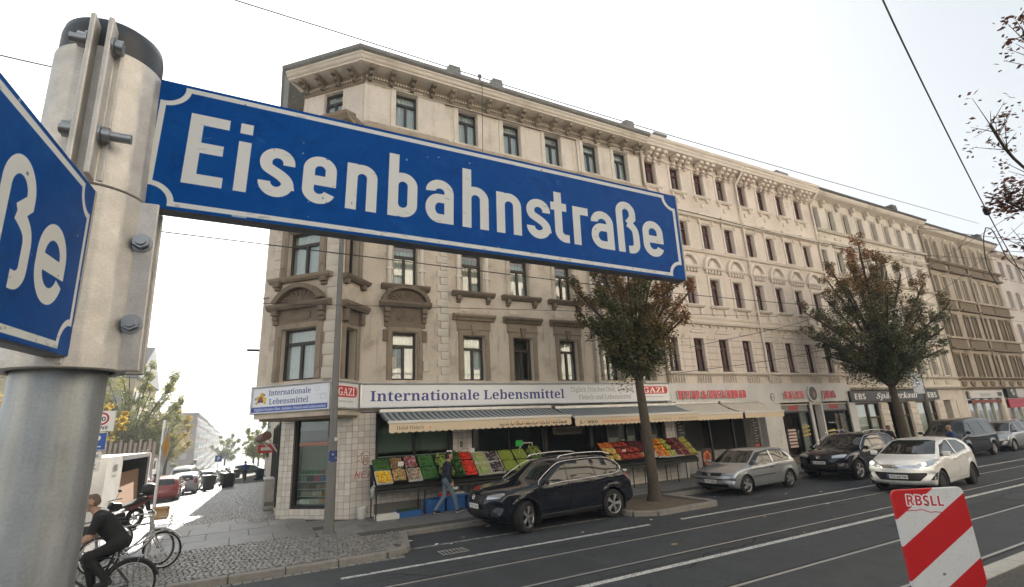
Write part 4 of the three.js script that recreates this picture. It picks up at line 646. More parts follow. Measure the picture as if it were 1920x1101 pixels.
  for (const [x, y, w, h] of [[10.1, 1.7, 0.6, 0.75], [11.1, 1.75, 0.45, 0.7], [12.3, 1.6, 0.5, 1.1]]) part(B1, 'poster', face(w, h, x, y, -0.055), printMat(canvasTex(96, 128, (c, W, H) => { c.fillStyle = '#4c5450'; c.fillRect(0, 0, W, H); c.fillStyle = '#23282a'; c.fillRect(8, 10, W - 16, H * 0.55); c.fillStyle = '#8d938f'; for (let k = 0; k < 4; k++) c.fillRect(12, H * 0.68 + k * 9, W - 24 - k * 8, 4); }), 0.5));
  part(B1, 'small_board', [bb(6.0, 6.55, 1.6, 1.64, -0.05, -0.03), bb(6.0, 6.55, 1.96, 2.0, -0.05, -0.03), bb(6.0, 6.04, 1.64, 1.96, -0.05, -0.03), bb(6.51, 6.55, 1.64, 1.96, -0.05, -0.03)], M.alu);
  // scrawls on the tiles
  const scr = (W, H, f) => canvasTex(W, H, (x) => { x.clearRect(0, 0, W, H); f(x); });
  const scribble = (name, w, h, pos, turn, f) => part(B1, name, face(w, h, 0, 0, 0), std({ map: scr(256, 256, f), transparent: true, alphaTest: 0.35, roughness: 0.6 }), pos, turn);
  scribble('graffiti', 0.5, 0.56, [0.14, 1.55, 0.037], 0, (x) => { x.strokeStyle = '#7d4a44'; x.lineWidth = 7; x.beginPath(); x.ellipse(150, 120, 70, 90, 0.1, 0, 6); x.stroke(); x.beginPath(); x.ellipse(150, 150, 44, 64, 0.1, 0, 6.2); x.stroke(); x.beginPath(); for (let k = 0; k < 5; k++) { x.moveTo(120 + k * 14, 180); x.lineTo(128 + k * 14, 110); } x.moveTo(10, 120); x.lineTo(110, 40); x.moveTo(5, 160); x.lineTo(60, 150); x.stroke(); });
  scribble('graffiti', 0.5, 0.4, [0.08, 1.16, 0.037], 0, (x) => { x.strokeStyle = '#b5544b'; x.lineWidth = 13; x.beginPath(); x.moveTo(20, 200); x.lineTo(40, 70); x.lineTo(80, 190); x.lineTo(100, 70); x.moveTo(70, 110); x.lineTo(20, 130); x.moveTo(130, 80); x.lineTo(125, 190); x.moveTo(130, 80); x.lineTo(190, 80); x.moveTo(128, 130); x.lineTo(180, 128); x.moveTo(125, 190); x.lineTo(190, 185); x.moveTo(215, 200); x.lineTo(250, 80); x.stroke(); });
  scribble('graffiti', 0.5, 0.3, [3.45, 1.62, 0.042], 0, (x) => { x.strokeStyle = '#15120f'; x.lineWidth = 15; x.beginPath(); x.moveTo(40, 210); x.lineTo(55, 70); x.bezierCurveTo(120, 40, 110, 130, 50, 130); x.lineTo(110, 210); x.moveTo(130, 80); x.lineTo(125, 210); x.moveTo(185, 80); x.lineTo(128, 150); x.lineTo(180, 210); x.moveTo(200, 210); x.lineTo(215, 90); x.lineTo(250, 130); x.stroke(); });
  part(B1, 'meter_cover', bb(3.62, 3.72, 1.98, 2.18, 0.034, 0.05), M.shopDark);
}
// packs on the shelves of the corner window, one by one
{
  const base = V3(1.3, 0, -18.65), u = V3(0.7071, 0, 0.7071), nn = V3(-0.7071, 0, 0.7071);
  const rows = [[0.52, 9, 0.13, ['#cfd0c8', '#b9b6a6', '#b98a55'], 'white carton', 'white carton on the bottom shelf of the corner shop window'], [0.74, 13, 0.17, ['#b9b29c', '#d3cdb8', '#b58b4e'], 'cream bottle', 'cream bottle on the second shelf of the corner shop window'], [0.96, 12, 0.15, ['#8d8370', '#6d5f4c', '#a08f72', '#b89a5c'], 'jar', 'brown jar on the middle shelf of the corner shop window'], [1.18, 9, 0.16, ['#6d8f86', '#3a4a48', '#a8465a', '#5a7fb0', '#c2c4bd'], 'packet', 'coloured packet on the fourth shelf of the corner shop window'], [1.4, 10, 0.12, ['#2e6b45', '#2e6b45', '#2f7a4a', '#7c5148', '#9c8d7a'], 'green pack', 'green pack on the top shelf of the corner shop window']];
  const mc = new Map(), mm = (h) => { if (!mc.has(h)) mc.set(h, std({ color: new THREE.Color(h), roughness: 0.6 })); return mc.get(h); };
  rows.forEach(([y, n, h, cs, cat, label], k) => {
    const w = 1.14 / n, g = cat.includes('bottle') || cat === 'jar' ? new THREE.LatheGeometry([[0, 0], [w * 0.42, 0], [w * 0.42, h * 0.68], [w * 0.2, h * 0.82], [w * 0.2, h], [0, h]].map(([a, b]) => new THREE.Vector2(a, b)), 10) : rbx(w * 0.86, h, 0.14, 0.006, 0, h / 2, 0, 1);
    for (let i = 0; i < n; i++) { const p = base.clone().addScaledVector(u, 0.62 + (i + 0.5) * w).addScaledVector(nn, -0.34); const m = solo(cat.replace(' ', '_'), g, mm(cs[Math.min(cs.length - 1, Math.floor(i / n * cs.length))]), label, cat, cat + 's in the corner window'); m.position.set(p.x, y, p.z); m.rotation.y = -Math.PI / 4; }
  });
}
// ---------- awnings ----------
function awning(name, label, x0, x1, yb, yf, zb, zf, stripes, valH, draw, tw) {
  const a = thing(name, label, 'awning', [x0, 0, zb]);
  const W = x1 - x0, run = zf - zb, g = new THREE.PlaneGeometry(W, 1, 24, 6), p = g.attributes.position;
  for (let i = 0; i < p.count; i++) { const t = 0.5 - p.getY(i), X = p.getX(i) + W / 2; p.setXYZ(i, X, lerp(yb, yf, t) - 0.05 * Math.sin(Math.PI * t) + 0.006 * Math.sin(X * 9), run * t); }
  g.computeVertexNormals();
  const ft = stripes ? canvasTex(1024, 8, (x, w, h) => { x.fillStyle = '#9ea6a8'; x.fillRect(0, 0, w, h); const n = Math.round(W / 0.19); for (let i = 0; i < n; i++) { x.fillStyle = '#2f3b41'; x.fillRect(i * w / n, 0, w / n * 0.5, h); x.fillStyle = '#4a565b'; x.fillRect((i + 0.62) * w / n, 0, w / n * 0.08, h); } }) : dataTex(128, (u, v) => lin(0.62, 0.56, 0.47, 1 + 0.2 * tileNoise(u, v, 6, 91)), 0);
  part(a, 'fabric', g, phy({ map: ft, roughness: 0.9, transmission: 0.25, thickness: 0, side: THREE.DoubleSide }));
  part(a, 'front_bar', rbx(W + 0.06, 0.09, 0.1, 0.02, W / 2, yf, run + 0.02), std({ color: col(0.62, 0.6, 0.56), roughness: 0.5 }));
  part(a, 'cassette', rbx(W, 0.13, 0.16, 0.03, W / 2, yb + 0.03, 0.02), M.alu);
  const n = Math.round(W / 0.21), pts = [[0, 0]], st = W / n; for (let i = 0; i < n; i++) for (let k = 0; k <= 5; k++) pts.push([(i + k / 5) * st, -valH + (k === 0 || k === 5 ? 0.03 : 0.03 - 0.045 * Math.sin(Math.PI * k / 5))]); pts.push([W, 0]);
  const vg = slab(pts, 0, 0.004); { const q = vg.attributes.position, uv = new Float32Array(q.count * 2); for (let i = 0; i < q.count; i++) { uv[2 * i] = q.getX(i) / W; uv[2 * i + 1] = 1 + q.getY(i) / (valH + 0.02); } vg.setAttribute('uv', new THREE.BufferAttribute(uv, 2)); }
  part(a, 'valance', vg, printMat(canvasTex(tw, 64, draw), 0.9), [0, yf - 0.045, run + 0.04]);
  for (const t of [0.12, 0.88]) part(a, 'arm', [cyl([W * t, yb - 0.1, 0.1], [W * (t + (t < 0.5 ? 0.12 : -0.12)), (yb + yf) / 2 - 0.14, run * 0.5], 0.025), cyl([W * (t + (t < 0.5 ? 0.12 : -0.12)), (yb + yf) / 2 - 0.14, run * 0.5], [W * t, yf - 0.03, run], 0.022)], M.alu);
  return a;
}
const VAL = '#d0bea4';
awning('striped_awning', 'blue-grey striped awning with Arabic words on its beige valance, left of the two', 3.95, 10.45, 3.22, 2.86, -16.5, -15.2, true, 0.26, (x, W, H) => { x.fillStyle = VAL; x.fillRect(0, 0, W, H); x.fillStyle = '#4a3c2e'; x.font = '30px serif'; fitText(x, 'Halal Fleisch', W * 0.035, 40, W * 0.13); let p = arabic(x, '*', W * 0.2, 40, 22, '#4a3c2e'); x.save(); arabic(x, 'thf whdaya Srqye*adwat mnzlye*kdrwat wfwake*lhm hlal*mwad gdaye erbye', W * 0.97, 42, 27, '#4a3c2e'); x.restore(); }, 2048);
awning('striped_awning', 'blue-grey striped awning with orange lettering on its valance, right of the two', 10.62, 16.9, 3.18, 2.8, -16.5, -15.2, true, 0.26, (x, W, H) => { x.fillStyle = VAL; x.fillRect(0, 0, W, H); x.fillStyle = '#3f3a35'; x.font = 'bold 34px sans-serif'; fitText(x, 'S', W * 0.03, 44, W * 0.02); fitText(x, 'MKO', W * 0.085, 44, W * 0.075); x.strokeStyle = '#c2683a'; x.lineWidth = 5; x.beginPath(); x.moveTo(W * 0.055, 44); x.lineTo(W * 0.078, 16); x.stroke(); x.fillStyle = '#c97a4a'; fitText(x, 'Internationale Lebensmittel', W * 0.19, 44, W * 0.36); x.fillStyle = '#8b7a66'; x.font = '24px serif'; fitText(x, 'Gemüse, Fleisch', W * 0.58, 42, W * 0.17); x.fillStyle = '#c97a4a'; x.beginPath(); x.arc(W * 0.775, 34, 8, 0, 7); x.fill(); x.fillStyle = '#8b7a66'; fitText(x, 'Orient Spezialitäten', W * 0.8, 42, W * 0.18); }, 2048);
awning('plain_awning', 'plain beige awning over the kebab shop, nearer the grocery', 16.95, 19.7, 3.22, 2.72, -16.55, -15.3, false, 0.2, (x, W, H) => { x.fillStyle = '#d2c0a4'; x.fillRect(0, 0, W, H); }, 128);
awning('plain_awning', 'plain beige awning over the kebab shop, nearer the salon', 19.85, 22.6, 3.22, 2.72, -16.55, -15.3, false, 0.2, (x, W, H) => { x.fillStyle = '#d2c0a4'; x.fillRect(0, 0, W, H); }, 128);

// ---------- kebab shop and salon front, parts of the pink-cream house ----------
const [B2, B3, B4, B5] = scene.children.filter((o) => o.name.startsWith('town_house'));
M.whitePanel = std({ map: plaster([0.6, 0.585, 0.56], [0.5, 0.48, 0.45], 0.4, 1, 93, 3, 256), roughness: 0.45 });
{
  const R = (x) => x - 17.0, P = (name, g, m, pos) => part(B2, name, g, m, pos);
  P('fascia', [bb(-0.05, R(30.95), 3.14, 4.13, -0.3, 0.1)], M.whitePanel);
  parts(B2, 'pier', [bb(R(16.97), R(17.5), 0.1, 3.14, -0.35, 0.06), bb(R(23.15), R(24.52), 0.1, 3.14, -0.3, 0.08), bb(R(27.02), R(27.2), 0.1, 3.14, -0.3, 0.08), bb(R(28.0), R(28.12), 0.1, 3.14, -0.3, 0.08), bb(R(30.66), R(31.28), 0.1, 3.14, -0.3, 0.08)], M.whitePanel);
  P('door_reveal', [bb(R(27.2), R(28.0), 0.1, 3.14, -0.9, -0.8), bb(R(23.1), R(23.16), 0.1, 3.14, -1.2, -0.3)], M.whitePanel);
  P('shop_room', [bb(0.05, R(31.2), 0.05, 3.1, -4.1, -4), bb(0.05, R(31.2), 0.04, 0.1, -4, -0.3), bb(0.05, 0.1, 0.1, 3.1, -4, -0.35), bb(R(23.2), R(23.3), 0.1, 3.1, -4, -1.2)], M.shopDark);
  for (const [x, w, y0, y1] of [[17.02, 0.5, 0.9, 2.5], [21.98, 0.5, 1.05, 2.45]]) P('menu_board', face(w, y1 - y0, R(x), y0, 0.09), printMat(canvasTex(128, 384, (c, W, H) => { c.fillStyle = '#17130f'; c.fillRect(0, 0, W, H); c.fillStyle = '#8f8c86'; for (let k = 0; k < 9; k++) c.fillRect(22 + (k * 13) % 20, 20 + k * 34, 40 + (k * 29) % 44, 9); c.fillStyle = '#b6472e'; c.fillRect(20, 330, 80, 30); }), 0.5));
  P('counter', [bb(R(18.6), R(21.4), 0.1, 1.05, -1.6, -1.1)], M.alu);
  P('door_frame', [bb(R(19.4), R(19.5), 0.1, 3.1, -0.3, -0.2), bb(R(21.0), R(21.1), 0.1, 3.1, -0.3, -0.2), bb(R(22.5), R(22.58), 0.1, 3.14, -0.3, 0.02)], M.black);
  const sw = (x0, x1) => {
    const w = P('shop_window', [bb(x0, x1, 0.45, 0.53, -0.16, 0), bb(x0, x1, 2.62, 2.7, -0.16, 0.02), bb(x0, x1, 3.06, 3.14, -0.16, 0), bb(x0, x0 + 0.08, 0.53, 3.06, -0.16, 0), bb(x1 - 0.08, x1, 0.53, 3.06, -0.16, 0), bb((x0 + x1) / 2 + 0.25, (x0 + x1) / 2 + 0.31, 0.53, 2.62, -0.16, 0)], M.black);
    part(w, 'pane', bb(x0 + 0.08, x1 - 0.08, 0.53, 2.62, -0.085, -0.08), M.shopGlass);
    part(w, 'top_panel', face(x1 - x0 - 0.16, 0.36, x0 + 0.08, 2.7, -0.05), printMat(canvasTex(256, 64, (c, W, H) => { c.fillStyle = '#8d8e8c'; c.fillRect(0, 0, W, H); c.fillStyle = '#5a5b5a'; for (let k = 0; k < 6; k++) c.fillRect(0, k * 11, W, 4); c.fillStyle = '#a3333a'; c.fillRect(W * 0.3, 10, W * 0.36, 44); }), 0.5));
    part(w, 'plinth', bb(x0, x1, 0.1, 0.45, -0.16, -0.02), M.soot); return w;
  };
  const a = sw(R(24.52), R(27.02)), c = sw(R(28.12), R(30.66));
  part(a, 'curtain', Array.from({ length: 7 }, (_, k) => cyl([R(24.72 + k * 0.15), 0.55, -0.3], [R(24.72 + k * 0.15), 2.6, -0.3], 0.05, 0.05, 8)), std({ color: col(0.1, 0.03, 0.028), roughness: 0.9 }));
  part(a, 'price_list', Array.from({ length: 6 }, (_, k) => bb(R(24.95), R(25.6), 0.9 + k * 0.16, 1.0 + k * 0.16, -0.07, -0.06)), std({ color: col(0.6, 0.42, 0.38), roughness: 0.7 }));
  part(a, 'yellow_lettering', [0, 1, 2].map((k) => tf(bb(-0.38, 0.38, -0.03, 0.04, -0.07, -0.065), [R(26.45), 1.85 - k * 0.2, 0], 0, 0, 0.12)), std({ color: col(0.6, 0.42, 0.03), roughness: 0.6 }));
  part(c, 'poster', face(1.0, 1.5, R(29.3), 1.0, -0.06), printMat(canvasTex(128, 192, (x, W, H) => { x.fillStyle = '#39413a'; x.fillRect(0, 0, W, H); for (let k = 0; k < 60; k++) { x.fillStyle = ['#6b5a58', '#4e6347', '#8b7c78', '#2c302c', '#7d4f4a'][k % 5]; x.beginPath(); x.ellipse((k * 37) % W, (k * 53) % H, 8 + k % 11, 6 + k % 9, k, 0, 7); x.fill(); } }), 0.5));
  part(c, 'yellow_lettering', [0, 1].map((k) => tf(bb(-0.3, 0.3, -0.04, 0.05, -0.055, -0.05), [R(28.75), 1.6 - k * 0.2, 0], 0, 0, 0.12)), std({ color: col(0.6, 0.42, 0.03), roughness: 0.6 }));
  const scr = printMat(canvasTex(128, 256, (x) => { x.clearRect(0, 0, 128, 256); x.strokeStyle = '#55504a'; x.lineWidth = 5; x.beginPath(); x.moveTo(30, 40); x.bezierCurveTo(90, 0, 120, 80, 70, 110); x.bezierCurveTo(20, 140, 60, 40, 40, 130); x.moveTo(40, 150); x.lineTo(50, 220); x.moveTo(80, 150); x.bezierCurveTo(60, 180, 90, 200, 70, 230); x.stroke(); }), 0.6, { transparent: true, alphaTest: 0.35 });
  P('graffiti', face(0.3, 0.75, R(23.95), 1.1, 0.083), scr);
  // raised letters
  const red = std({ color: col(0.62, 0.035, 0.06), roughness: 0.35 });
  const letters = (name, label, txt, x0, w, h, y) => {
    const s = thing(name, label, 'sign', [x0, y, -16.645]); let pen = 0; const gs = [];
    for (const chr of txt) { if (chr === ' ') { pen += 0.3; continue; } const g = new TextGeometry(chr, { font: fontSans, size: 1, depth: 0.25, curveSegments: 4, bevelEnabled: true, bevelSize: 0.03, bevelThickness: 0.03, bevelSegments: 1 }); g.computeBoundingBox(); const bw = g.boundingBox.max.x - g.boundingBox.min.x; g.translate(pen - g.boundingBox.min.x, 0, 0); pen += bw + 0.1; gs.push(g); }
    const k = w / pen; for (const g of gs) { g.scale(k, h, 0.32); part(s, 'letter', uvm(g), red); part(s, 'letter_return', uvm(g.clone().translate(-0.02, -0.012, -0.01)), M.alu); } return s;
  };
  letters('shop_lettering', 'raised red letters DIYAR & URFA KEBAB on the white fascia', 'DIYAR & URFA KEBAB', 17.3, 4.6, 0.34, 3.45);
  letters('shop_lettering', 'raised red letters SALON on the white fascia', 'SALON', 24.8, 1.72, 0.36, 3.35);
  letters('shop_lettering', 'raised red letters JARA on the white fascia', 'JARA', 28.15, 1.3, 0.36, 3.35);
  const ov = thing('oval_sign', 'white-rimmed dark oval portrait sign between the words on the salon fascia', 'sign', [27.27, 3.58, -16.64]);
  const el = (rx, ry, z0, z1) => { const pts = []; for (let k = 0; k < 32; k++) { const t = k / 32 * 2 * Math.PI; pts.push([rx * Math.cos(t), ry * Math.sin(t)]); } return slab(pts, z0, z1); };
  part(ov, 'rim', el(0.44, 0.45, 0, 0.1), std({ color: col(0.55, 0.55, 0.56), roughness: 0.4 }));
  part(ov, 'portrait', tf(el(0.34, 0.36, 0.1, 0.106), [0, 0, 0]), std({ color: col(0.03, 0.02, 0.02), roughness: 0.4 })); part(ov, 'portrait_face', tf(el(0.1, 0.16, 0.106, 0.112), [0.06, -0.05, 0]), std({ color: col(0.25, 0.14, 0.11), roughness: 0.5 }));
  const em = thing('round_badge', 'small grey round badge on the white fascia left of the salon letters', 'sign', [23.95, 3.45, -16.645]); part(em, 'disc', el(0.16, 0.2, 0, 0.03), std({ color: col(0.3, 0.29, 0.29), roughness: 0.5 })); part(em, 'emblem', [tf(el(0.1, 0.06, 0.03, 0.036), [0, 0.06, 0]), tf(el(0.07, 0.07, 0.03, 0.036), [0, -0.09, 0])], M.whitePanel);
}
// ---------- ground floors of the next houses ----------
{
  const R = (x) => x - 31.3, P = (n, g, m) => part(B3, n, g, m);
  P('shop_wall', [bb(0, R(31.42), 0.1, 3.05, -0.3, 0.02), bb(R(33.95), R(34.9), 0.1, 3.05, -0.3, 0.02), bb(R(37.4), R(38.3), 0.1, 3.05, -0.3, 0.02), bb(R(40.9), R(42.0), 0.1, 3.72, -0.3, 0.02), bb(R(43.9), R(45.2), 0.1, 3.72, -0.3, 0.02), bb(R(42), R(43.9), 3.0, 3.72, -0.3, 0.02), bb(0, R(40.9), 3.05, 3.75, -0.3, 0)], M.cream);
  for (const x of [34.42, 37.85, 41.4]) for (let k = 0; k < 8; k++) P('rusticated_block', rbx(0.86, 0.31, 0.1, 0.03, R(x), 0.3 + k * 0.35, 0.04), M.creamLight);
  const win = (x0, x1, tall) => { const w = P('shop_window', [bb(R(x0), R(x0) + 0.1, 0.5, 2.98, -0.2, -0.05), bb(R(x1) - 0.1, R(x1), 0.5, 2.98, -0.2, -0.05), bb(R(x0), R(x1), 2.9, 3.05, -0.2, -0.05), bb(R(x0), R(x1), 0.45, 0.55, -0.2, -0.05), bb(lerp(R(x0), R(x1), 0.52), lerp(R(x0), R(x1), 0.52) + 0.14, 0.5, 2.95, -0.2, -0.05), bb(lerp(R(x0), R(x1), 0.52), R(x1), 2.1, 2.2, -0.2, -0.05)], M.frameBrown); part(w, 'pane', bb(R(x0) + 0.1, R(x1) - 0.1, 0.55, 2.92, -0.13, -0.125), M.glass); part(w, 'paper_blind', bb(R(x0) + 0.1, R(x1) - 0.1, 0.5, 2.95, -0.24, -0.22), std({ color: col(0.45, 0.44, 0.33), roughness: 0.9 })); part(w, 'plinth', bb(R(x0), R(x1), 0.1, 0.45, -0.2, 0), M.sootLight); };
  win(31.42, 33.95); win(35.75, 37.4); win(38.3, 40.9);
  P('doorway', [bb(R(34.9), R(35.75), 0.1, 3.05, -1.4, -1.3), bb(R(34.86), R(34.9), 0.1, 3.05, -1.3, -0.3), bb(R(42), R(43.9), 0.1, 3.0, -0.8, -0.7)], M.shopDark);
  P('entrance_pier', [bb(R(43.1), R(43.9), 0.1, 3.0, -0.7, -0.02)], M.grey3);
  const s = thing('shop_sign', 'long black sign reading EBS Spätverkauf EBS in white letters', 'sign', [30.75, 3.06, -16.7]);
  part(s, 'board', bb(0, 10.4, 0, 0.62, 0, 0.16), M.black);
  part(s, 'print', face(10.36, 0.58, 0.02, 0.02, 0.164), printMat(canvasTex(2048, 115, (x, W, H) => { x.fillStyle = '#121110'; x.fillRect(0, 0, W, H); x.fillStyle = '#e2e0dc'; x.font = 'bold 92px sans-serif'; fitText(x, 'EBS', 70, 92, 240); fitText(x, 'EBS', 1745, 92, 250); x.font = 'italic bold 92px serif'; x.transform(1, 0, -0.28, 1, 26, 0); fitText(x, 'Spätverkauf', 520, 88, 960); }), 0.4));
  const r4 = (x) => x - 45.2, Q = (n, g, m) => part(B4, n, g, m);
  Q('shop_wall', [bb(0, 0.3, 0.1, 3.7, -0.3, 0.04), bb(r4(51.2), r4(51.8), 0.1, 3.7, -0.3, 0.04), bb(0.3, r4(51.2), 3.55, 3.7, -0.3, 0.04), bb(r4(57.4), 12.8, 0.1, 3.7, -0.3, 0.04), bb(r4(51.8), r4(57.4), 2.9, 3.7, -0.3, 0)], M.creamLight);
  const fw = (x0, x1, y1) => { const w = Q('shop_window', [bb(x0, x1, 0.2, 0.5, -0.2, 0), ...[0, 0.25, 0.5, 0.75, 1].map((t) => bb(lerp(x0, x1 - 0.1, t), lerp(x0, x1 - 0.1, t) + 0.1, 0.5, y1, -0.2, -0.02))], M.whitePanel); part(w, 'pane', bb(x0, x1, 0.5, y1, -0.14, -0.135), M.glass); part(w, 'room', bb(x0, x1, 0.2, y1, -1.2, -1.1), std({ color: col(0.16, 0.17, 0.12), roughness: 0.9 })); for (let k = 0; k < 7; k++) part(w, 'poster', bb(x0 + 0.15 + k * (x1 - x0) / 7, x0 + 0.15 + (k + 0.6) * (x1 - x0) / 7, 0.9 + (k % 2) * 0.4, 2.3, -0.3, -0.29), std({ color: [col(0.5, 0.5, 0.48), col(0.4, 0.14, 0.04), col(0.12, 0.2, 0.05), col(0.55, 0.55, 0.52), col(0.2, 0.25, 0.22)][k % 5], roughness: 0.8 })); return w; };
  fw(0.3, r4(51.2), 3.0); fw(r4(51.8), r4(57.4), 2.9);
  const s2 = thing('shop_sign', 'pale blurred shop sign on the dingy brown house', 'sign', [45.7, 3.05, -16.68]); part(s2, 'board', bb(0, 5.4, 0, 0.5, 0, 0.14), M.alu); part(s2, 'print', face(5.3, 0.4, 0.05, 0.05, 0.144), printMat(canvasTex(512, 48, (x, W, H) => { x.fillStyle = '#c9c3bb'; x.fillRect(0, 0, W, H); x.fillStyle = '#6d7690'; x.font = 'bold 34px serif'; fitText(x, 'Reisebüro', 150, 36, 170); x.fillStyle = '#33302c'; x.fillRect(430, 6, 76, 36); }), 0.5));
  part(s2, 'red_strip', bb(0.2, 5.2, -0.36, -0.12, 0, 0.05), std({ color: col(0.22, 0.07, 0.05), roughness: 0.7 }));
  const s3 = thing('shop_sign', 'black square sign with a white ring mark above a red strip at the right edge', 'sign', [52.0, 2.25, -16.68]); part(s3, 'board', [bb(0, 1.7, 0.75, 1.5, 0, 0.16)], M.black); part(s3, 'ring', tf(new THREE.TorusGeometry(0.2, 0.055, 8, 20), [0.85, 1.15, 0.18]), M.whitePanel); part(s3, 'red_board', bb(0, 5.3, 0, 0.66, 0, 0.1), std({ color: col(0.4, 0.03, 0.06), roughness: 0.5 })); part(s3, 'white_board', bb(1.75, 5.3, 0.75, 1.5, 0, 0.12), std({ color: col(0.5, 0.47, 0.46), roughness: 0.5 }));
  const w5 = part(B5, 'shop_front', [bb(0, 16, 2.9, 3.2, -0.3, 0.04), ...[0, 4, 8, 12, 15.5].map((x) => bb(x, x + 0.5, 0.1, 2.9, -0.3, 0))], M.white5); part(w5, 'shop_window', bb(0.5, 15.5, 0.1, 2.9, -0.25, -0.2), M.winDark || (M.winDark = std({ color: col(0.03, 0.035, 0.04), roughness: 0.08 })));
}
// ---------- street-name signs on their post ----------
// road-sign letters drawn as even strokes; units: mm, baseline y = 0
function dinGlyph(x, ch, X, w) {
  const sw = 12.6, h = sw / 2, xh = 61.5, cap = 84.5, as = 86.5, L = X + h, Rr = X + w - h, T = xh - h, Bt = h, mid = xh / 2;
  x.lineWidth = sw; x.lineCap = 'butt'; x.lineJoin = 'miter';
  const P = (f) => { x.beginPath(); f(); x.stroke(); }, M_ = (a, b) => x.moveTo(a, b), Ln = (a, b) => x.lineTo(a, b), A = (cx, cy, rx, ry, a0, a1, cc = false) => x.ellipse(cx, cy, rx, ry, 0, a0, a1, cc);
  const cx = (L + Rr) / 2, rx = (Rr - L) / 2, pi = Math.PI;
  if (ch === 'E') { P(() => { M_(X + w, cap - h); Ln(L, cap - h); Ln(L, h); Ln(X + w, h); }); P(() => { M_(L, cap / 2 + 2); Ln(X + w - 3, cap / 2 + 2); }); }
  if (ch === 'i') { P(() => { M_(L, xh); Ln(L, 0); }); P(() => { M_(L, cap); Ln(L, cap - 13); }); }
  if (ch === 'n' || ch === 'h') { P(() => { M_(L, ch === 'h' ? as : xh); Ln(L, 0); }); P(() => { M_(L, T - 15); A(cx, T - rx, rx, rx, pi, 0, true); Ln(Rr, 0); }); }
  if (ch === 'r') { P(() => { M_(L, xh); Ln(L, 0); }); P(() => { M_(L, T - 16); A(L + rx * 1.15, T - rx * 1.15, rx * 1.15, rx * 1.15, pi, pi / 2, true); Ln(X + w, T); }); }
  if (ch === 'b') { P(() => { M_(L, as); Ln(L, 0); }); P(() => { M_(L, T - rx); A(cx, T - rx, rx, rx, pi, 0, true); Ln(Rr, Bt + rx); A(cx, Bt + rx, rx, rx, 0, -pi, true); }); }
  if (ch === 'e') P(() => { M_(L, mid - 1); Ln(Rr, mid - 1); Ln(Rr, T - rx); A(cx, T - rx, rx, rx, 0, pi); Ln(L, Bt + rx); A(cx, Bt + rx, rx, rx, pi, 2 * pi - 0.35); });
  if (ch === 'a') { P(() => { M_(L + 0.5, T - rx * 0.9); A(cx, T - rx * 0.96, rx, rx * 0.96, pi * 0.93, 0, true); Ln(Rr, 0); }); P(() => { M_(Rr, mid + 4); Ln(cx, mid + 4); const q = (mid + 4 - Bt) / 2; A(cx - 1, Bt + q, rx - 1, q, pi / 2, 1.5 * pi); Ln(Rr, Bt); }); }
  if (ch === 's') P(() => { const r = (T - Bt) / 4; M_(Rr, T - r * 1.15); A(cx, T - r, rx, r, 0, pi / 2); A(cx, T - r, rx, r, pi / 2, pi * 1.15); x.bezierCurveTo(L + 2, mid + 2, Rr - 2, mid - 2, Rr, Bt + r * 0.9); A(cx, Bt + r, rx, r, -0.1, -pi / 2, true); A(cx, Bt + r, rx, r, -pi / 2, -pi, true); });
  if (ch === 't') { const s = X + w * 0.42; P(() => { M_(s, 79); Ln(s, Bt + 11); A(s + 11, Bt + 11, 11, 11, pi, 1.5 * pi); Ln(X + w, Bt); }); P(() => { M_(X, xh - 6); Ln(X + w - 3, xh - 6); }); }
  if (ch === 'ß') { P(() => { const r1 = rx * 0.86, c1 = L + r1; M_(L, 0); Ln(L, as - h - r1); A(c1, as - h - r1, r1, r1, pi, 0, true); Ln(c1 + r1, 60); Ln(c1 + 3, 49); }); P(() => { M_(c1x(L, rx), 50); x.bezierCurveTo(Rr - 2, 44, Rr, 38, Rr, 30); Ln(Rr, 16); A(Rr - 11, 16, 11, 10.2, 0, -pi / 2, true); Ln(Rr - 16, Bt - 0.5); }); }
}
const c1x = (L, rx) => L + rx * 0.86 + 2;
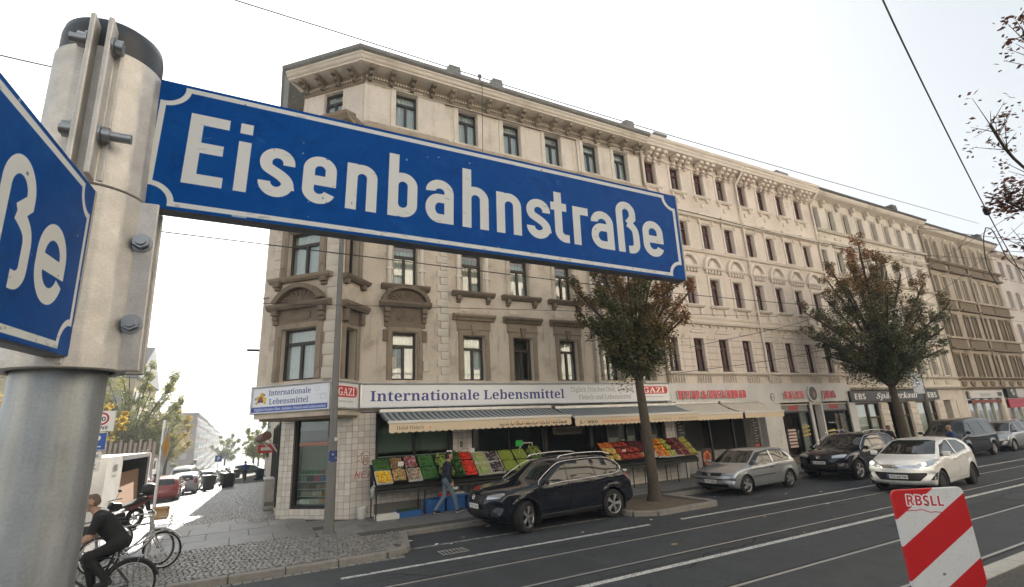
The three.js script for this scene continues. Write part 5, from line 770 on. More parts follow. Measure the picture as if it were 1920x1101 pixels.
function nameplate(x, W, H, mm, glyphs, seed) {
  const k = W / mm[0]; x.fillStyle = '#034a95'; x.fillRect(0, 0, W, H);
  for (let i = 0; i < 900; i++) { const a = rr(0.02, 0.07); x.fillStyle = rnd() < 0.5 ? `rgba(4,20,60,${a})` : `rgba(70,120,180,${a})`; x.beginPath(); x.ellipse(rnd() * W, rnd() * H, rr(3, 60), rr(2, 22), rnd() * 3, 0, 7); x.fill(); }
  x.save(); x.translate(0, H); x.scale(k, -k); x.strokeStyle = '#dadcda';
  const i0 = 6.4, n = 21, w = mm[0], h = mm[1]; x.lineWidth = 5.6; x.beginPath(); x.moveTo(i0 + n, i0); x.lineTo(w - i0 - n, i0); x.arc(w - i0, i0, n, Math.PI, Math.PI / 2, true); x.lineTo(w - i0, h - i0 - n); x.arc(w - i0, h - i0, n, -Math.PI / 2, -Math.PI, true); x.lineTo(i0 + n, h - i0); x.arc(i0, h - i0, n, 0, -Math.PI / 2, true); x.lineTo(i0, i0 + n); x.arc(i0, i0, n, Math.PI / 2, 0, true); x.closePath(); x.stroke();
  x.translate(0, 32.4); for (const [c, a, b] of glyphs) dinGlyph(x, c, a, b - a);
  x.restore();
  // chips and rubs in the enamel
  for (let i = 0; i < 46; i++) { x.fillStyle = pick(['rgba(200,205,205,0.7)', 'rgba(20,30,50,0.5)', 'rgba(60,60,50,0.35)']); x.beginPath(); x.ellipse(rnd() * W, rnd() * H, rr(1, 5), rr(1, 3), rnd() * 3, 0, 7); x.fill(); }
  x.lineCap = 'round'; for (let i = 0; i < 26; i++) { x.strokeStyle = pick(['rgba(15,25,45,0.35)', 'rgba(150,170,190,0.25)']); x.lineWidth = rr(1, 3); const a = rnd() * W, b = rnd() * H; x.beginPath(); x.moveTo(a, b); x.lineTo(a + rr(-60, 60), b + rr(-22, 22)); x.stroke(); }
  x.fillStyle = 'rgba(205,210,210,0.75)'; x.fillRect(W * 0.115, H - 12, 40, 7); x.fillRect(W * 0.31, H - 20, 30, 9);
  for (let i = 0; i < 160; i++) { x.fillStyle = `rgba(70,66,58,${rr(0.06, 0.2)})`; x.beginPath(); x.ellipse(rnd() * W, rnd() < 0.6 ? H - rnd() * 26 : rnd() * H, rr(3, 16), rr(1, 5), rr(-0.3, 0.3), 0, 7); x.fill(); }
}
const EIS = [['E', 33, 70], ['i', 80.5, 93.5], ['s', 103, 139.5], ['e', 148.3, 185], ['n', 196.3, 232.5], ['b', 245.8, 282.5], ['a', 293.3, 330.8], ['h', 343, 380.4], ['n', 392, 429.7], ['s', 437.8, 475.9], ['t', 477.2, 506.8], ['r', 514.4, 541.4], ['a', 545.8, 586.6], ['ß', 593.8, 635.7], ['e', 643.2, 684.2]];
const plateEdge = std({ map: plaster([0.24, 0.25, 0.26], [0.1, 0.095, 0.09], 0.6, 1, 95, 0.2, 256), roughness: 0.5, metalness: 0.5 });
function namesign(name, label, U, V, N, O, len, glyphs, tw) {
  const s = thing(name, label, 'street sign'); s.position.copy(O); s.quaternion.setFromRotationMatrix(new THREE.Matrix4().makeBasis(U, V, N));
  const th = Math.round(tw * 150 / (len * 1000));
  part(s, 'print', face(len - 0.003, 0.147, 0.0015, 0.0015, 0.0004), phy({ map: canvasTex(tw, th, (x, W, H) => nameplate(x, W, H, [len * 1000, 150], glyphs)), roughness: 0.5, specularIntensity: 0.2 }));
  part(s, 'plate', rbx(len, 0.15, 0.017, 0.003, len / 2, 0.075, -0.0085), plateEdge);
  part(s, 'end_cap', rbx(0.003, 0.149, 0.019, 0.001, len + 0.001, 0.075, -0.0085), std({ color: col(0.4, 0.41, 0.42), roughness: 0.4 }));
  return s;
}
{
  const Lp = V3(-0.108, 2.7295, -0.569), Rp = V3(0.612, 2.7145, -0.538), U = Rp.clone().sub(Lp), len = U.length(); U.normalize();
  const V = V3(0, 1, 0).addScaledVector(U, -U.y).normalize(), N = U.clone().cross(V);
  namesign('street_name_sign', 'large blue enamel street sign reading Eisenbahnstraße', U, V, N, Lp, len, EIS, 2048);
  // the second sign runs towards the viewer
  const R2 = V3(-0.129, 2.574, -0.536), L2 = V3(-0.1635, 2.541, 0.124), U2 = R2.clone().sub(L2), l2 = U2.length(); U2.normalize();
  const V2 = V3(0, 1, 0).addScaledVector(U2, -U2.y).normalize(), N2 = U2.clone().cross(V2), sh = l2 * 1000 - 720.8;
  namesign('street_name_sign', 'blue enamel street sign cut off at the left edge, ending in ße', U2, V2, N2, L2, l2, [['t', 418, 455], ['r', 464, 499], ['a', 507, 559], ['ß', 568, 621], ['e', 631, 684]].map(([c, a, b]) => [c, a + sh, b + sh]), 1536);
  const galv = std({ map: dataTex(512, (u, v) => { const a = tileNoise(u * 5, v, 3, 101, 4), b = tileNoise(u, v, 4, 102, 4), st = tileNoise(u * 12, v, 2, 103, 4), f = tileNoise(u, v, 90, 104, 2); return lin(0.36, 0.385, 0.4, 1 + 0.3 * a + 0.16 * b + 0.3 * st + 0.18 * f); }, 0.21), roughness: 0.48, metalness: 0.72, roughnessMap: null, bumpMap: grainTex, bumpScale: 0.0006 });
  const cast = std({ map: dataTex(256, (u, v) => lin(0.58, 0.56, 0.53, 1 + 0.3 * tileNoise(u, v, 5, 106, 5) + 0.22 * tileNoise(u, v, 60, 107, 2)), 0.1), roughness: 0.52, metalness: 0.55, bumpMap: grainTex, bumpScale: 0.0005 });
  const p = thing('sign_post', 'galvanised steel post with dark cap carrying the blue street signs', 'post', [-0.147, 0, -0.577]);
  const lean = (g) => { g.translate(0, -2.93, 0); g.rotateZ(0.0183); g.translate(0, 2.93, 0); return g; };
  const cylY = (r, y0, y1, seg = 48) => { const g = new THREE.CylinderGeometry(r, r, y1 - y0, seg, 1); g.translate(0, (y0 + y1) / 2, 0); const uv = g.attributes.uv; for (let i = 0; i < uv.count; i++) uv.setXY(i, uv.getX(i) * 6.283 * r, uv.getY(i) * (y1 - y0)); return g; };
  part(p, 'pole', cylY(0.0338, 0.1, 2.88).translate(0.003, 0, -0.011), galv);
  part(p, 'cap', lean(new THREE.LatheGeometry([[0, 2.915], [0.034, 2.915], [0.041, 2.909], [0.0425, 2.9], [0.0425, 2.87], [0.039, 2.87]].map(([a, b]) => new THREE.Vector2(a, b)), 48)), std({ color: col(0.02, 0.03, 0.045), roughness: 0.42 }));
  const ring = (y0, y1) => { const s = new THREE.Shape(); s.absarc(0, 0, 0.0436, 0, 2 * Math.PI); const hl = new THREE.Path(); hl.absarc(0, 0, 0.0378, 0, 2 * Math.PI); s.holes.push(hl); const g = new THREE.ExtrudeGeometry(s, { depth: y1 - y0 - 0.002, bevelEnabled: true, bevelSize: 0.001, bevelThickness: 0.001, bevelSegments: 1, curveSegments: 40 }); g.rotateX(-Math.PI / 2); g.translate(0, y0 + 0.001, 0); return lean(toCreasedNormals(g, 0.5)); };
  part(p, 'clamp', ring(2.7325, 2.876), cast); part(p, 'clamp', ring(2.566, 2.7315), cast);
  const fl = (name, g) => part(p, name, lean(g), cast);
  // flanges holding the long sign (towards +x) and the second one (towards the viewer)
  fl('flange', rbx(0.02, 0.165, 0.005, 0.0015, 0.047, 2.648, 0.0145)); fl('flange', rbx(0.02, 0.165, 0.005, 0.0015, 0.047, 2.648, -0.013));
  fl('flange', rbx(0.0045, 0.165, 0.022, 0.0015, 0.008, 2.816, 0.05)); fl('flange', rbx(0.0045, 0.165, 0.022, 0.0015, -0.0055, 2.816, 0.05));
  fl('flange', rbx(0.005, 0.16, 0.02, 0.0015, 0.0065, 2.648, 0.035)); fl('rib', rbx(0.005, 0.14, 0.004, 0.001, 0.0135, 2.805, 0.0415));
  const hex = (r, l) => { const g = new THREE.CylinderGeometry(r, r, l, 6); return g; }, bolt = (x, y, z, ax, head) => { const gs = [hex(0.0072, 0.006), new THREE.CylinderGeometry(0.0045, 0.0045, head, 12), new THREE.CylinderGeometry(0.009, 0.009, 0.0018, 20)]; gs[0].translate(0, 0.0035 + 0.0018, 0); gs[1].translate(0, head / 2, 0); gs[2].translate(0, 0.0009, 0); const g = join(gs); if (ax === 'z') g.rotateX(Math.PI / 2); if (ax === 'x') g.rotateZ(-Math.PI / 2); if (ax === '-x') g.rotateZ(Math.PI / 2); g.translate(x, y, z); part(p, 'bolt', lean(g), M.steel); };
  bolt(0.047, 2.688, 0.0171, 'z', 0.011); bolt(0.047, 2.609, 0.0171, 'z', 0.011);
  bolt(0.0103, 2.872, 0.052, 'x', 0.008); bolt(-0.0078, 2.872, 0.052, '-x', 0.014); bolt(0.0103, 2.778, 0.05, 'x', 0.024); bolt(-0.0078, 2.778, 0.05, '-x', 0.01);
}
// ---------- hatched marker board ----------
{
  const TL = V3(3.484, 2.045, -1.777), TR = V3(3.867, 2.012, -1.577), U = V3(TR.x - TL.x, 0, TR.z - TL.z).normalize(), N = U.clone().cross(V3(0, 1, 0));
  const d = thing('hatched_marker', 'red and white diagonally striped traffic marker board with a red scrawled tag', 'traffic marker', [TL.x, 0, TL.z]); d.quaternion.setFromRotationMatrix(new THREE.Matrix4().makeBasis(U, V3(0, 1, 0), N));
  const w = 0.437, y0 = 1.5, h = 0.54, out = []; const r = 0.035; for (const [cx, cy, a] of [[w - r, y0 + r, -90], [w - r, y0 + h - r, 0], [r, y0 + h - r, 90], [r, y0 + r, 180]]) for (let k = 0; k <= 5; k++) { const t = (a + k * 18) * Math.PI / 180; out.push([cx + r * Math.cos(t), cy + r * Math.sin(t)]); }
  const g = slab(out, 0, 0.02, [], 0.004); { const q = g.attributes.position, uv = new Float32Array(q.count * 2); for (let i = 0; i < q.count; i++) { uv[2 * i] = q.getX(i) / w; uv[2 * i + 1] = (q.getY(i) - y0) / h; } g.setAttribute('uv', new THREE.BufferAttribute(uv, 2)); }
  const tex = canvasTex(828, 1024, (x, W, H) => {
    x.fillStyle = '#c9ccd0'; x.fillRect(0, 0, W, H); x.fillStyle = '#b5121b';
    const band = (a, b) => { x.beginPath(); x.moveTo(0, a); x.lineTo(W, a - 522); x.lineTo(W, b - 522); x.lineTo(0, b); x.fill(); };
    band(-700, 307); band(584, 930); band(1250, 1900);
    x.strokeStyle = '#b03040'; x.lineJoin = 'round'; x.font = 'bold 150px sans-serif'; x.save(); x.translate(140, 165); x.rotate(0.07); x.lineWidth = 26; x.strokeStyle = '#d8dadc'; x.strokeText('RBSLL', 0, 0); x.lineWidth = 10; x.fillStyle = '#b3263a'; x.fillText('RBSLL', 0, 0); x.strokeStyle = '#b3263a'; x.lineWidth = 9; x.beginPath(); x.moveTo(-40, -120); x.lineTo(-10, 60); x.lineTo(120, 50); x.bezierCurveTo(180, 20, 240, 90, 300, 60); x.lineTo(420, 70); x.bezierCurveTo(500, 80, 480, 30, 520, 10); x.stroke(); x.restore();
    for (let i = 0; i < 500; i++) { x.fillStyle = `rgba(90,85,80,${rr(0.02, 0.09)})`; x.beginPath(); x.ellipse(rnd() * W, rnd() * H, rr(2, 26), rr(2, 10), rnd() * 3, 0, 7); x.fill(); }
  });
  part(d, 'board', g, phy({ map: tex, roughness: 0.4, clearcoat: 0.3, clearcoatRoughness: 0.3 }));
  part(d, 'post', cyl([0.2, 0, -0.02], [0.2, 1.98, -0.02], 0.03, 0.03, 14), std({ color: col(0.1, 0.13, 0.1), roughness: 0.6 })); parts(d, 'fixing', [cyl([0.2, y0 + 0.08, 0.02], [0.2, y0 + 0.08, 0.024], 0.007, 0.007, 10), cyl([0.2, y0 + 0.45, 0.02], [0.2, y0 + 0.45, 0.024], 0.007, 0.007, 10)], M.steel);
}
// ---------- lamp post at the corner ----------
{
  const l = thing('lamp_post', 'tall grey tapered lamp post with blue stickers standing at the corner', 'lamp post', [2.29, 0.1, -14.6]);
  part(l, 'shaft', [cyl([0, 0, 0], [0, 2.3, 0], 0.135, 0.118, 24), cyl([0, 2.42, 0], [0, 9.6, 0], 0.1, 0.06, 20)], M.polegrey);
  part(l, 'collar', [cyl([0, 2.28, 0], [0, 2.46, 0], 0.13, 0.105, 24)], M.polegrey); part(l, 'collar_plate', tf(rbx(0.09, 0.09, 0.02, 0.01), [0.06, 2.36, 0.115], 0.5), M.alu);
  part(l, 'footing', [cyl([0, 0, 0], [0, 0.06, 0], 0.2, 0.17, 20)], M.polegrey);
  part(l, 'sticker', (() => { const g = new THREE.CylinderGeometry(0.129, 0.13, 0.28, 20, 1, true, -0.9, 2.2); g.translate(0, 1.93, 0); return g; })(), printMat(canvasTex(128, 96, (x, W, H) => { x.fillStyle = '#2d3f74'; x.fillRect(0, 0, W, H); x.fillStyle = '#aab2c8'; for (let k = 0; k < 9; k++) x.fillRect((k * 43) % W, (k * 31) % H, 16, 8); x.fillStyle = '#1d2747'; for (let k = 0; k < 9; k++) x.fillRect((k * 29 + 9) % W, (k * 47) % H, 20, 10); }), 0.6));
  part(l, 'bracket', [cyl([0, 8.1, 0], [0.5, 8.5, 0.5], 0.03, 0.03, 8)], M.darkMetal); part(l, 'lamp_arm', tube([[0, 9.5, 0], [-0.05, 9.9, 0.3], [-0.1, 10, 1.4]], 0.04, 8, 16), M.polegrey); part(l, 'lamp_head', rbx(0.25, 0.12, 0.7, 0.05, -0.1, 10, 1.7), M.polegrey);
}
// hanging lamp down the side street, lamp post and arrow sign at the right
{
  const l = thing('street_lamp', 'slim lamp head on a thin arm reaching over the side street', 'street lamp', [1.9, 7.2, -31]); part(l, 'arm', cyl([0, 0, 0], [-1.2, 0.22, -0.2], 0.025, 0.02, 8), M.darkMetal); part(l, 'lamp_head', rbx(0.7, 0.12, 0.2, 0.05, -1.45, 0.24, -0.24), M.darkMetal); part(l, 'wall_plate', bb(-0.05, 0.1, -0.2, 0.2, -0.1, 0.1), M.darkMetal);
  const q = thing('lamp_post', 'slim dark lamp post standing in front of the black EBS sign', 'lamp post', [33.3, 0.1, -14]); part(q, 'shaft', [cyl([0, 0, 0], [0, 1.6, 0], 0.12, 0.12, 14), cyl([0, 1.6, 0], [0, 8.5, 0], 0.085, 0.055, 12)], M.polegrey); part(q, 'collar', cyl([0, 1.5, 0], [0, 1.75, 0], 0.14, 0.09, 14), M.polegrey);
  const a = thing('arrow_sign', 'pale rectangular sign with a small blue one-way arrow on the slim lamp post', 'traffic sign', [32.0, 3.35, -13.92]); part(a, 'plate', rbx(1.15, 1.1, 0.03, 0.01, 0.55, 0.5, 0), std({ color: col(0.42, 0.45, 0.5), roughness: 0.5 })); part(a, 'print', face(0.4, 0.26, 0.38, 0.42, 0.018), printMat(canvasTex(128, 84, (x, W, H) => { x.fillStyle = '#27477f'; x.fillRect(0, 0, W, H); x.fillStyle = '#dfe3e8'; x.beginPath(); x.moveTo(20, 42); x.lineTo(52, 16); x.lineTo(52, 32); x.lineTo(108, 32); x.lineTo(108, 52); x.lineTo(52, 52); x.lineTo(52, 68); x.fill(); }), 0.4)); part(a, 'clip', bb(1.1, 1.3, 0.4, 0.5, -0.05, 0), M.steel);
}
// ---------- overhead wires ----------
{
  let n = 0; const wire = (label, pts, r) => solo('overhead_wire', tube(pts, r, 5, 24), M.cable, label, 'wire');
  wire('thin wire running along just above the roof edge of the row', [[-1.28, 17.05, -16.28], [22, 18.2, -17.5], [79, 24.3, -23]], 0.024);
  wire('short stretch of wire crossing the sky left of the sign post', [[-4.5, 8.4, -9.2], [-3.25, 9.13, -10.36], [-1.3, 9.8, -11.2]], 0.012);
  wire('dark wire passing in front of the second-floor windows below the blue sign', [[-1.97, 7.09, -12.65], [2.76, 6.98, -12.45], [12, 7.05, -12.8], [24.4, 7.5, -13.45], [34, 8.2, -14]], 0.014);
  wire('thin wire crossing the first-floor arches of the corner house', [[-4, 5.85, -14.6], [-2.24, 5.9, -14.35], [8.06, 6.15, -13.35], [14.8, 6.4, -13.14], [20, 6.6, -13]], 0.009);
  wire('dark wire crossing the pink-cream house from the tip of the blue sign', [[13, 10.6, -12.7], [14.8, 10.7, -12.98], [34, 12.6, -16], [56.8, 14.65, -19.0].map((v, i) => (i === 2 ? -16.2 : v))], 0.02);
  wire('thick wire slanting steeply down from the upper right of the sky', [[8, 10.2, -2.6], [9.64, 9.65, -3.14], [20.63, 8.53, -5.73], [27.45, 7.18, -7.15]], 0.016);
  const ins = thing('wire_insulator', 'dark knuckled insulator on the thick slanting wire', 'insulator', [20.63, 8.53, -5.73]); for (let k = 0; k < 4; k++) part(ins, 'disc', new THREE.SphereGeometry(0.075 + 0.02 * (k % 2), 10, 8), M.darkMetal, [-0.18 + k * 0.12, 0.02 - k * 0.012, 0.04 - k * 0.028]);
  wire('lower of two contact wires rising to the right over the dark tree', [[12, 3.95, -13], [19.4, 4.9, -10.6], [26, 7.4, -9.2], [32.5, 10.9, -7.9]], 0.01);
  wire('upper of two contact wires rising to the right over the dark tree', [[14, 5.0, -12.6], [19.4, 6.1, -11.1], [24.4, 8.0, -9.4], [30.6, 11, -7.4]], 0.01);
  wire('cross wire between the cable loops at the upper right', [[38, 13.9, -14], [43.9, 13.6, -12.6], [52, 12.6, -9]], 0.02);
  wire('left drooping cable loop under the wires at the upper right', [[43.9, 14.2, -12.5], [43.6, 13.4, -12.7], [43.9, 12, -13], [44.4, 11, -13.1], [44.9, 10.4, -13.1]], 0.035);
  wire('right drooping cable loop under the wires at the upper right', [[43.9, 14.2, -12.5], [44.5, 14.1, -12.4], [44.9, 13.1, -12.35], [45.3, 12, -12.3], [46.6, 11.2, -12], [48.5, 10.8, -11.6]], 0.035);
  wire('faint support wire crossing the far brown house', [[30, 7.6, -14.5], [44, 8.2, -14.2], [60, 8.6, -14]], 0.012);
  for (const [a, b, l] of [[[26.76, 7.02, -12.29], [28.7, 7.45, -11.7], 'left'], [[27.56, 6.98, -11.87], [29.55, 7.4, -11.24], 'right']]) { solo('wire_rod', cyl(a, b, 0.02, 0.02, 8), std({ color: col(0.5, 0.5, 0.5), roughness: 0.5 }), l + ' one of two pale rods hanging in the wires before the dark tree', 'rod'); }
}
// ---------- trees ----------
M.bark = std({ map: dataTex(256, (u, v) => lin(0.075, 0.06, 0.045, 1 + 0.7 * tileNoise(u, v, 9, 111, 4) + 0.4 * tileNoise(u, v, 50, 112, 2)), 0.4), roughness: 0.95, bumpMap: bumpTex, bumpScale: 0.02 });
M.leaf = phy({ vertexColors: true, roughness: 0.75, transmission: 0.35, thickness: 0, side: THREE.DoubleSide });
M.leafLit = phy({ vertexColors: true, roughness: 0.75, transmission: 0.5, thickness: 0, side: THREE.DoubleSide });
function foliage(n, size, place, colour) {   // leaf-sized folded faces
  const P = new Float32Array(n * 18), Cc = new Float32Array(n * 18), N = new Float32Array(n * 18), q = new THREE.Quaternion(), e = new THREE.Euler(), v = V3(), o = { p: V3(), k: 0 };
  for (let i = 0; i < n; i++) {
    place(o, i); const s = size * rr(0.65, 1.3); e.set(rr(-0.9, 0.9), rnd() * 6.283, rr(-0.7, 0.7)); q.setFromEuler(e); const c = colour(o.p, o.k);
    const quad = [[0, 0, -0.6], [0.42, 0.1, 0], [0, -0.05, 0.7], [0, 0, -0.6], [0, -0.05, 0.7], [-0.42, 0.1, 0]];
    for (let j = 0; j < 6; j++) { v.set(...quad[j]).multiplyScalar(s).applyQuaternion(q).add(o.p); P.set([v.x, v.y, v.z], i * 18 + j * 3); Cc.set(c, i * 18 + j * 3); }
  }
  const g = new THREE.BufferGeometry(); g.setAttribute('position', new THREE.BufferAttribute(P, 3)); g.setAttribute('color', new THREE.BufferAttribute(Cc, 3)); g.computeVertexNormals(); return g;
}
function tree(name, label, pos, o) {
  const t = thing(name, label, 'tree', pos, 0, o.group), br = [], cl = [];
  const fork = V3(o.lean ? o.lean[0] : 0, o.fork, o.lean ? o.lean[1] : 0);
  const trunk = new THREE.LatheGeometry([[o.r * 1.75, -0.05], [o.r * 1.25, 0.12], [o.r * 1.02, 0.5], [o.r * 0.92, o.fork * 0.6], [o.r * 0.82, o.fork]].map(([a, b]) => new THREE.Vector2(a, b)), 16);
  { const p = trunk.attributes.position; for (let i = 0; i < p.count; i++) { const y = p.getY(i), k = clamp(y / o.fork, 0, 1); p.setX(i, p.getX(i) * (1 + 0.06 * Math.sin(y * 3)) + fork.x * k * k); p.setZ(i, p.getZ(i) + fork.z * k * k); } trunk.computeVertexNormals(); }
  part(t, 'trunk', trunk, M.bark);
  const C = V3(o.c[0], o.c[1], o.c[2]), R = o.R, nl = o.limbs || 16;
  for (let i = 0; i < nl; i++) {   // limbs fan out from the fork, each carries sprays that thin out to its tip
    const ph = Math.acos(1 - 1.75 * (i + 0.5) / nl), a = i * 2.39996 + rr(-0.25, 0.25), k = rr(0.84, 1.12), dy = Math.cos(ph), pf = o.shape ? o.shape(dy) : 1;
    const e = V3(C.x + Math.sin(ph) * Math.cos(a) * R[0] * pf * k, C.y + dy * R[1] * k, C.z + Math.sin(ph) * Math.sin(a) * R[2] * pf * k), m = fork.clone().lerp(e, 0.42).add(V3(0, (e.y - fork.y) * 0.1 + 0.12, 0));
    const cu = new THREE.CatmullRomCurve3([V3(fork.x, fork.y - 0.12, fork.z), m, e]), g = tube(cu.points.map((q) => q.toArray()), o.r * 0.2, 5, 8); br.push(g);
    const ns = Math.max(3, Math.round(o.clumps / nl)), L = cu.getLength();
    for (let j = 0; j < ns; j++) {
      const tt = Math.pow(rr(0.1, 1), 0.75), p = cu.getPoint(tt), tip = 1 - tt, d = V3(rr(-1, 1), rr(-0.35, 1), rr(-1, 1)).normalize(), off = (0.12 + 0.42 * tip) * Math.min(R[0], 2.4) * rr(0.3, 1), q = p.clone().addScaledVector(d, off);
      br.push(cyl(p.toArray(), q.toArray(), 0.012, 0.004, 4)); cl.push({ p: q, d, r: o.cr * rr(0.5, 1.15) * (0.45 + 0.65 * tip), k: clamp(0.5 * rnd() + 0.5 * (0.5 + 0.5 * Math.sin(i * 1.7)), 0, 1) });
    }
    for (let j = 0; j < 3; j++) { const q = e.clone().add(V3(rr(-0.2, 0.2), rr(0.05, 0.5), rr(-0.2, 0.2)).multiplyScalar(R[1] / 3)); br.push(cyl(e.toArray(), q.toArray(), 0.008, 0.003, 4)); cl.push({ p: q, r: o.cr * 0.4, k: rnd() }); }
  }
  part(t, 'branches', br, M.bark);
  const cr = part(t, 'crown', foliage(o.leaves, o.leaf, (q, i) => { const c = cl[i % cl.length]; let d; do { d = V3(rr(-1, 1), rr(-1, 1), rr(-1, 1)); } while (d.length() > 1); q.p.copy(c.p).addScaledVector(d, c.r); if (c.d) q.p.addScaledVector(c.d, rr(-0.8, 0.8) * c.r); q.k = c.k; }, o.colour), o.lit ? M.leafLit : M.leaf);
  return t;
}
const mixc = (cs, k) => { const i = Math.min(cs.length - 2, Math.floor(k * (cs.length - 1))), f = k * (cs.length - 1) - i, j = rr(0.7, 1.3); return cs[i].map((c, n) => lerp(c, cs[i + 1][n], f) * j); };
const autumn = [[0.07, 0.1, 0.03], [0.11, 0.115, 0.035], [0.21, 0.135, 0.04], [0.34, 0.15, 0.05], [0.36, 0.13, 0.045]];
tree('street_tree', 'rust and green street tree in front of the grocery, partly behind the blue sign', [12.05, 0.1, -13.1], { r: 0.17, fork: 3.75, lean: [-0.12, 0], c: [-0.05, 6.35, 0], R: [2.0, 2.45, 1.9], shape: (y) => (y < 0 ? Math.sqrt(1 - 0.72 * y * y) * (1 + 0.35 * y) : 1.02), clumps: 420, cr: 0.42, leaves: 34000, leaf: 0.075, limbs: 34, group: 'trees on the pavement', colour: (p, k) => mixc(autumn, clamp(0.42 + 0.2 * (p.y - 6.2) / 2 + 0.22 * p.x / 2 + 0.5 * (k - 0.5), 0, 1)) });
tree('street_tree', 'dark green and rust cone-shaped street tree by the black EBS sign', [28.2, 0.1, -13.1], { r: 0.19, fork: 3.5, lean: [-0.1, 0], c: [-0.25, 7.0, 0], R: [3.1, 3.6, 3.0], shape: (y) => (y > 0 ? 1 - 0.62 * y : 1 + 0.3 * y), clumps: 620, cr: 0.52, leaves: 56000, leaf: 0.09, limbs: 44, group: 'trees on the pavement', colour: (p, k) => mixc(autumn, clamp(0.2 + 0.3 * (p.y - 6.5) / 3 + 0.5 * (k - 0.4), 0, 1)) });
// branch reaching in from the right: a tree standing just outside the frame
{
  const t = thing('maple_tree', 'reddish bare-tipped tree reaching in at the upper right edge', 'tree', [10.6, 0.1, -1.6]);
  part(t, 'trunk', new THREE.LatheGeometry([[0.26, 0], [0.17, 0.3], [0.14, 3], [0.1, 5.5], [0.02, 8]].map(([a, b]) => new THREE.Vector2(a, b)), 12), M.bark);
  const ends = [[[0, 3.6, 0], [-1.3, 4.3, -0.15], [-2.7, 4.75, -0.4]], [[0, 3.9, 0], [-1.3, 4.7, -0.1], [-2.5, 5.25, -0.25], [-2.86, 5.68, -0.28]], [[0, 4.5, 0], [-1.2, 5.6, 0], [-2.35, 6.4, 0.15], [-2.6, 6.75, 0.2]], [[0, 3.3, 0], [-1.2, 3.9, -0.2], [-2.3, 4.25, -0.5]], [[0, 5, 0], [0.8, 6, 0.3], [1.4, 7, 0.5]], [[0, 4.2, 0], [0.9, 5, -0.4], [2, 5.6, -0.8]]];
  const br = ends.map((e) => tube(e, 0.016, 6, 20)), tips = [];
  for (const e of ends) { const c = new THREE.CatmullRomCurve3(e.map((q) => V3(...q))); for (let k = 0; k < 26; k++) { const a = c.getPoint(rr(0.45, 1)), b = a.clone().add(V3(rr(-0.35, 0.1), rr(-0.02, 0.36), rr(-0.25, 0.25))); br.push(cyl(a.toArray(), b.toArray(), 0.006, 0.002, 4)); if (rnd() < 0.8) tips.push(b); } }
  for (let k = 0; k < 40; k++) tips.push(V3(-2.72 + rr(-0.1, 0.55), 4.86 + rr(-0.18, 0.12), -0.4 + rr(-0.12, 0.12)));
  part(t, 'branches', br, M.bark);
  part(t, 'crown', foliage(1500, 0.05, (q) => { const b = pick(tips); q.p.copy(b).add(V3(rr(-0.09, 0.09), rr(-0.09, 0.07), rr(-0.09, 0.09))); q.k = rnd(); }, (p, k) => mixc([[0.1, 0.035, 0.025], [0.16, 0.05, 0.035], [0.12, 0.06, 0.03]], k)), M.leaf);
}
// side street: limes with yellowing leaves
const lime = [[0.17, 0.2, 0.07], [0.24, 0.25, 0.08], [0.4, 0.35, 0.08], [0.62, 0.42, 0.06]];
tree('lime_tree', 'yellowing green lime tree behind the open box truck', [-8.3, -1.1, -56], { r: 0.2, fork: 2.6, c: [0.1, 6.6, 0], R: [3.6, 4.3, 3.4], limbs: 30, clumps: 330, cr: 0.7, leaves: 30000, leaf: 0.12, lit: 1, group: 'trees on the side street', colour: (p, k) => mixc(lime, clamp(0.25 + 0.6 * (k - 0.35), 0, 0.85)) });
tree('lime_tree', 'lime tree with a golden outer edge beside the hazy brick blocks', [-6.0, -1.3, -62], { r: 0.16, fork: 2.3, c: [-0.3, 5.0, 0], R: [2.3, 2.9, 2.2], clumps: 150, cr: 0.6, leaves: 14000, leaf: 0.11, lit: 1, group: 'trees on the side street', colour: (p, k) => mixc(lime, clamp(0.4 + 0.3 * p.x / 2 + 0.6 * (k - 0.4), 0, 1)) });
tree('lime_tree', 'golden tree glimpsed left of the sign post', [-14.5, -0.6, -40], { r: 0.2, fork: 2.4, c: [1.2, 6.4, 0], R: [3.0, 3.6, 3.0], clumps: 160, cr: 0.7, leaves: 14000, leaf: 0.11, lit: 1, group: 'trees on the side street', colour: (p, k) => mixc(lime, clamp(0.75 + 0.5 * (k - 0.5), 0, 1)) });
tree('lime_tree', 'yellow leafed young tree just behind the zone sign', [-6.4, -0.3, -33], { r: 0.09, fork: 2.6, c: [0.1, 4.1, 0], R: [1.3, 0.9, 1.2], clumps: 36, cr: 0.34, leaves: 2200, leaf: 0.11, lit: 1, group: 'trees on the side street', colour: (p, k) => mixc(lime, clamp(0.85 + 0.3 * (k - 0.5), 0, 1)) });
[[2.6, -112, 8.5, 4.2], [-2.5, -135, 8, 3.6], [4.5, -140, 9, 4.4]].forEach(([x, z, h, r], i) => tree('lime_tree', ['pale green tree in the haze', 'faint rounded tree in the haze', 'faint tall tree in the haze'][i] + ' at the end of the side street', [x + 0.6, gy(z), z], { r: 0.2, fork: 2.6, c: [0, h * 0.6, 0], R: [r * 0.75, h * 0.42, r * 0.75], clumps: 90, cr: 0.9, leaves: 6000, leaf: 0.22, limbs: 9, lit: 1, group: 'hazy trees at the end of the side street', colour: (p, k) => mixc(lime, clamp(0.1 + 0.4 * k, 0, 1)) }));
